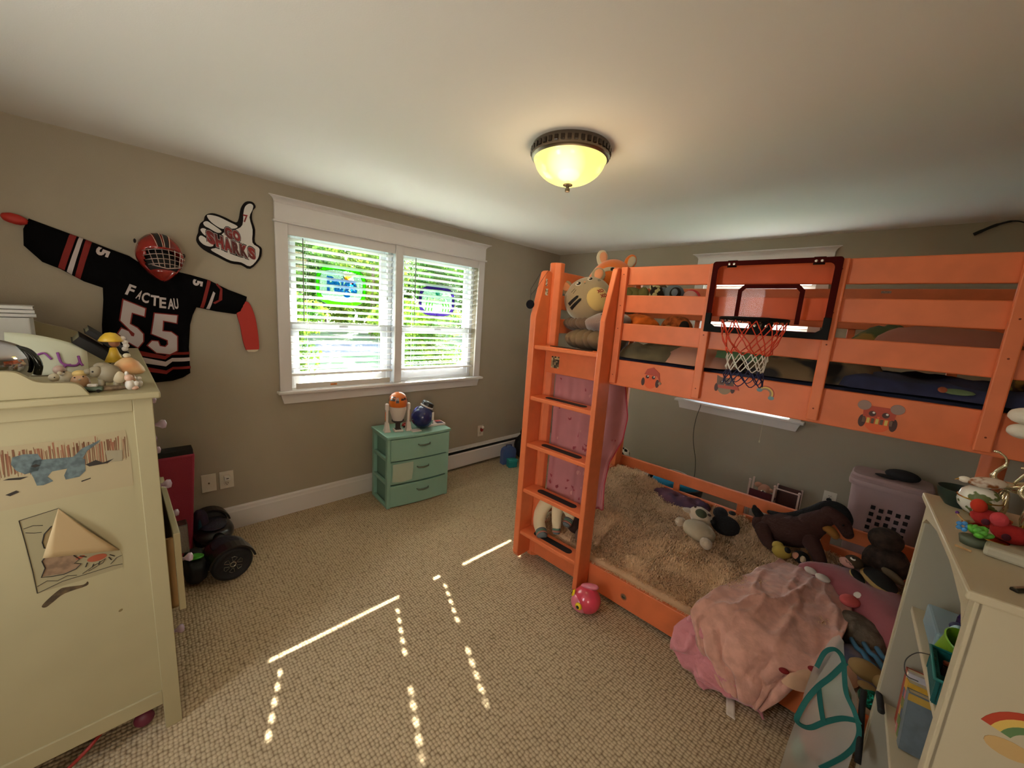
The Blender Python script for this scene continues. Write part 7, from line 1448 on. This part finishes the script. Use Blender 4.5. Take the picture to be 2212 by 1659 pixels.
# books standing on the second shelf
S2 = .530
bks = [('red_book', 'thick orange-red book standing farthest left on the second shelf', (160, 56, 36), -2.318, .013, .165, .34), ('thin_white_book', 'thin pale lilac-white book beside the red book', (196, 190, 200), -2.342, .006, .17, .36), ('picture_book', 'picture book with yellow, pink and green squares on its spine', (206, 158, 52), -2.368, .016, .16, .35), ('slate_book', 'slate blue book with a yellow top band on the second shelf', (108, 118, 126), -2.404, .015, .155, .34)]
for k, (nm_, lab, c, y, th, h, dp) in enumerate(bks):
    t_ = bko(nm_, lab, 'book', 3.40, y-.0, S2); t_.rotation_euler = (R(-9-2*k), 0, R(6)); cv = M('cover_'+nm_, c, .45, noise_amt=.12, nscale=30)
    MB().box((-.06, -th+.0018, .002), (.11, th-.0018, h-.002)).build('pages', pgs, t_); m = MB().box((-.062, -th, 0), (.112, -th+.0016, h)).box((-.062, th-.0016, 0), (.112, th, h)); m.build('cover', cv, t_)
    MB().box((-.0635, -th, 0), (-.0615, th, h)).build('spine', M('spine_white', (206, 200, 186), .5) if k in (1,) else cv, t_)
    if k == 2:
        g = np.random.default_rng(8); pcs = [M('blk%d' % q, c_, .5) for q, c_ in enumerate(((206, 158, 52), (196, 110, 116), (120, 128, 48), (84, 96, 124), (92, 112, 48)))]
        for i in range(6):
            for j in range(2): MB().box((-.0648, -th+.0165*j, h-.026*(i+1)), (-.0634, -th+.0155+.0165*j, h-.026*i-.002)).build('colour_square', pcs[(min(4, i)+2*j*(i % 2)) % 5], t_)
    if k == 3: MB().box((-.0642, -th-.0006, h-.022), (.112, -th, h-.004)).build('yellow_band', M('band_yellow', (196, 156, 66), .5), t_)
for pts, l_ in (([(3.302, -2.250, .545), (3.303, -2.290, .548), (3.304, -2.330, .547)], 'short black padded strap across the shelf front beside the books'), ([(3.272, -2.232, .520), (3.274, -2.262, .475), (3.280, -2.300, .415), (3.284, -2.340, .35)], 'longer black padded strap hanging below the shelf edge')):
    m = MB(); m.tube(smooth_line([KL(*p) for p in pts], 5), .0085, 10); o = m.build('black_strap', M('strap_black', (16, 15, 16), .8), None, smooth=True); tag(o, l_, 'strap')
lowb = bko('paper_pile', 'jumble of white and brown papers on the bottom shelf', 'papers', 3.41, -2.42, .181)
for k in range(7): MB().box((-.10, -.12, .004+.010*k), (.10, .12, .010+.010*k), T=Matrix.Rotation(R(7*math.sin(k*2.3)), 4, 'Z')).build('sheet', [whc, M('kraft', (160, 120, 76), .7), whc, M('sheet_blue', (96, 116, 140), .6)][k % 4], lowb)

# ================================================================== MESH BAG (in front of the bunk foot)
mg = thing('mesh_hamper', 'white mesh pop-up hamper bag with teal trim leaning on the bed foot', 'hamper', (3.16, -2.24, 0))
vl = veil('mesh_white', (206, 200, 190), .55); trm = M('trim_teal', (22, 104, 98), .7)
def gP(y, z, x): return (x-3.16, y+2.24, z)
# front face follows an upright sheet; the rim wire twists round it
top = [(3.093, .351), (3.100, .413), (3.112, .470), (3.128, .540), (3.140, .600), (3.155, .620), (3.170, .600), (3.180, .555), (3.196, .505), (3.215, .475), (3.235, .445), (3.240, .400), (3.236, .365), (3.205, .268), (3.178, .205)]
def yy(x, z): return -2.28-.04*math.sin(max(0, min(1, z/.6))*math.pi)+.03*math.sin(20*(x-3.1))
sheet = [(3.100, .0), (3.080, .12), (3.085, .25), (3.093, .351), (3.112, .470), (3.140, .600), (3.155, .620), (3.172, .600), (3.196, .505), (3.235, .445), (3.240, .400), (3.236, .20), (3.235, .0)]
P_, F = tri2d(sheet, .016); m = MB(); m.add([(p[0]-3.16, yy(*p)+2.24+.006*fbm(p[0], p[1], 3, 18), p[1]) for p in P_], F); m.build('mesh_front', vl, mg, smooth=True)
m = MB(); m.add([(p[0]-3.16+.012*math.sin(9*p[1]), yy(*p)+2.24+.16+.008*fbm(p[0], p[1], 9, 12), p[1]*.93) for p in P_], F); m.build('mesh_back', vl, mg, smooth=True)
def trim(pts, w_=.0065, nm_='trim'):
    L = smooth_line([(x-3.16, yy(x, z)+2.24-.004, z) for x, z in pts], 6); m = MB()
    V = []; n = len(L)
    for k in range(n):
        a = Vector(L[max(0, k-1)]); b_ = Vector(L[min(n-1, k+1)]); t_ = (b_-a).normalized(); u = Vector((-t_.z, 0, t_.x)).normalized()*w_; c = Vector(L[k])
        for du, dy in ((-1, 0), (1, 0), (1, -.003), (-1, -.003)): V.append(tuple(c+u*du+Vector((0, dy, 0))))
    m.add(V, [(4*k+j, 4*k+(j+1) % 4, 4*k+4+(j+1) % 4, 4*k+4+j) for k in range(n-1) for j in range(4)]+[(0, 3, 2, 1), (4*n-4, 4*n-3, 4*n-2, 4*n-1)]); return m.build(nm_, trm, mg, smooth=False)
trim([(3.112, .548), (3.122, .600), (3.140, .622), (3.158, .615), (3.172, .590), (3.182, .545), (3.195, .503), (3.222, .468), (3.240, .428), (3.238, .375), (3.224, .320), (3.203, .263), (3.178, .205)])
trim([(3.176, .594), (3.150, .530), (3.127, .487), (3.108, .435), (3.096, .375), (3.096, .348), (3.115, .335), (3.135, .342), (3.163, .380), (3.200, .425), (3.238, .458)], .0075)
trim([(3.128, .485), (3.142, .430), (3.158, .378)], .007)
inn = thing('bundled_clothes', 'pale mint and peach clothes bundled inside the mesh bag', 'clothes', (3.165, -2.20, .02))
for c_, r_, mt in (((0, 0, .09), (.055, .05, .09), M('cl_cream', (190, 176, 156), .9)), ((.0, -.01, .20), (.055, .045, .07), M('cl_rose', (190, 140, 126), .9)), ((.01, 0, .30), (.05, .045, .07), M('cl_peach', (186, 158, 134), .9)), ((.01, -.005, .40), (.04, .04, .065), M('cl_mint', (150, 176, 156), .9)), ((-.04, -.01, .13), (.03, .04, .05), M('cl_mint', (150, 176, 156), .9))):
    MB().ell(c_, r_, seg=20, rings=12, fn=wob(.12, 3, c_[2]*20)).build('garment', mt, inn, smooth=True)
soft('sequin_ball', 'shiny teal sequin ball plush squeezed behind the mesh bag', 'plush toy', (3.258, -2.115, .42), (.032, .04, .032), M('sequin', (20, 132, 110), .18, .7, bump=1, bscale=140, noise_amt=.5, nscale=120), seed=2)
plush('lying_dog_plush', 'beige plush dog lying between the mesh bag and the bookcase', (3.255, -2.06, .475), 0, [('body', (-.02, 0, 0), (.05, .04, .028), M('plush_khaki', (146, 116, 72), .95)), ('head', (.022, -.03, .002), (.026, .024, .022), M('plush_khaki', (146, 116, 72), .95)), ('nose', (.030, -.052, .002), (.009, .006, .008), blackp), ('paw', (-.01, -.045, -.028), (.026, .018, .012), M('plush_khaki', (146, 116, 72), .95))])
crd = thing('red_card', 'dark red card with a white border at the foot of the mesh bag', 'card', (3.215, -2.40, .205), rot=(R(-35), R(10), R(20))); MB().box((-.03, -.04, 0), (.03, .04, .0012)).build('card', whc, crd); MB().box((-.026, -.036, .0012), (.026, .036, .0016)).build('print', M('card_red', (120, 30, 42), .4), crd)
bxr = thing('cardboard_box', 'open brown cardboard box behind the red card under the bag', 'box', (3.235, -2.33, 0), 8); MB().box((-.035, -.05, 0), (.035, .05, .19)).build('box', M('kraft2', (150, 104, 62), .8), bxr, bevel=.002); MB().box((-.035, -.05, .20), (.03, .03, .215)).build('orange_flap', M('flap_orange', (176, 84, 52), .8), bxr)
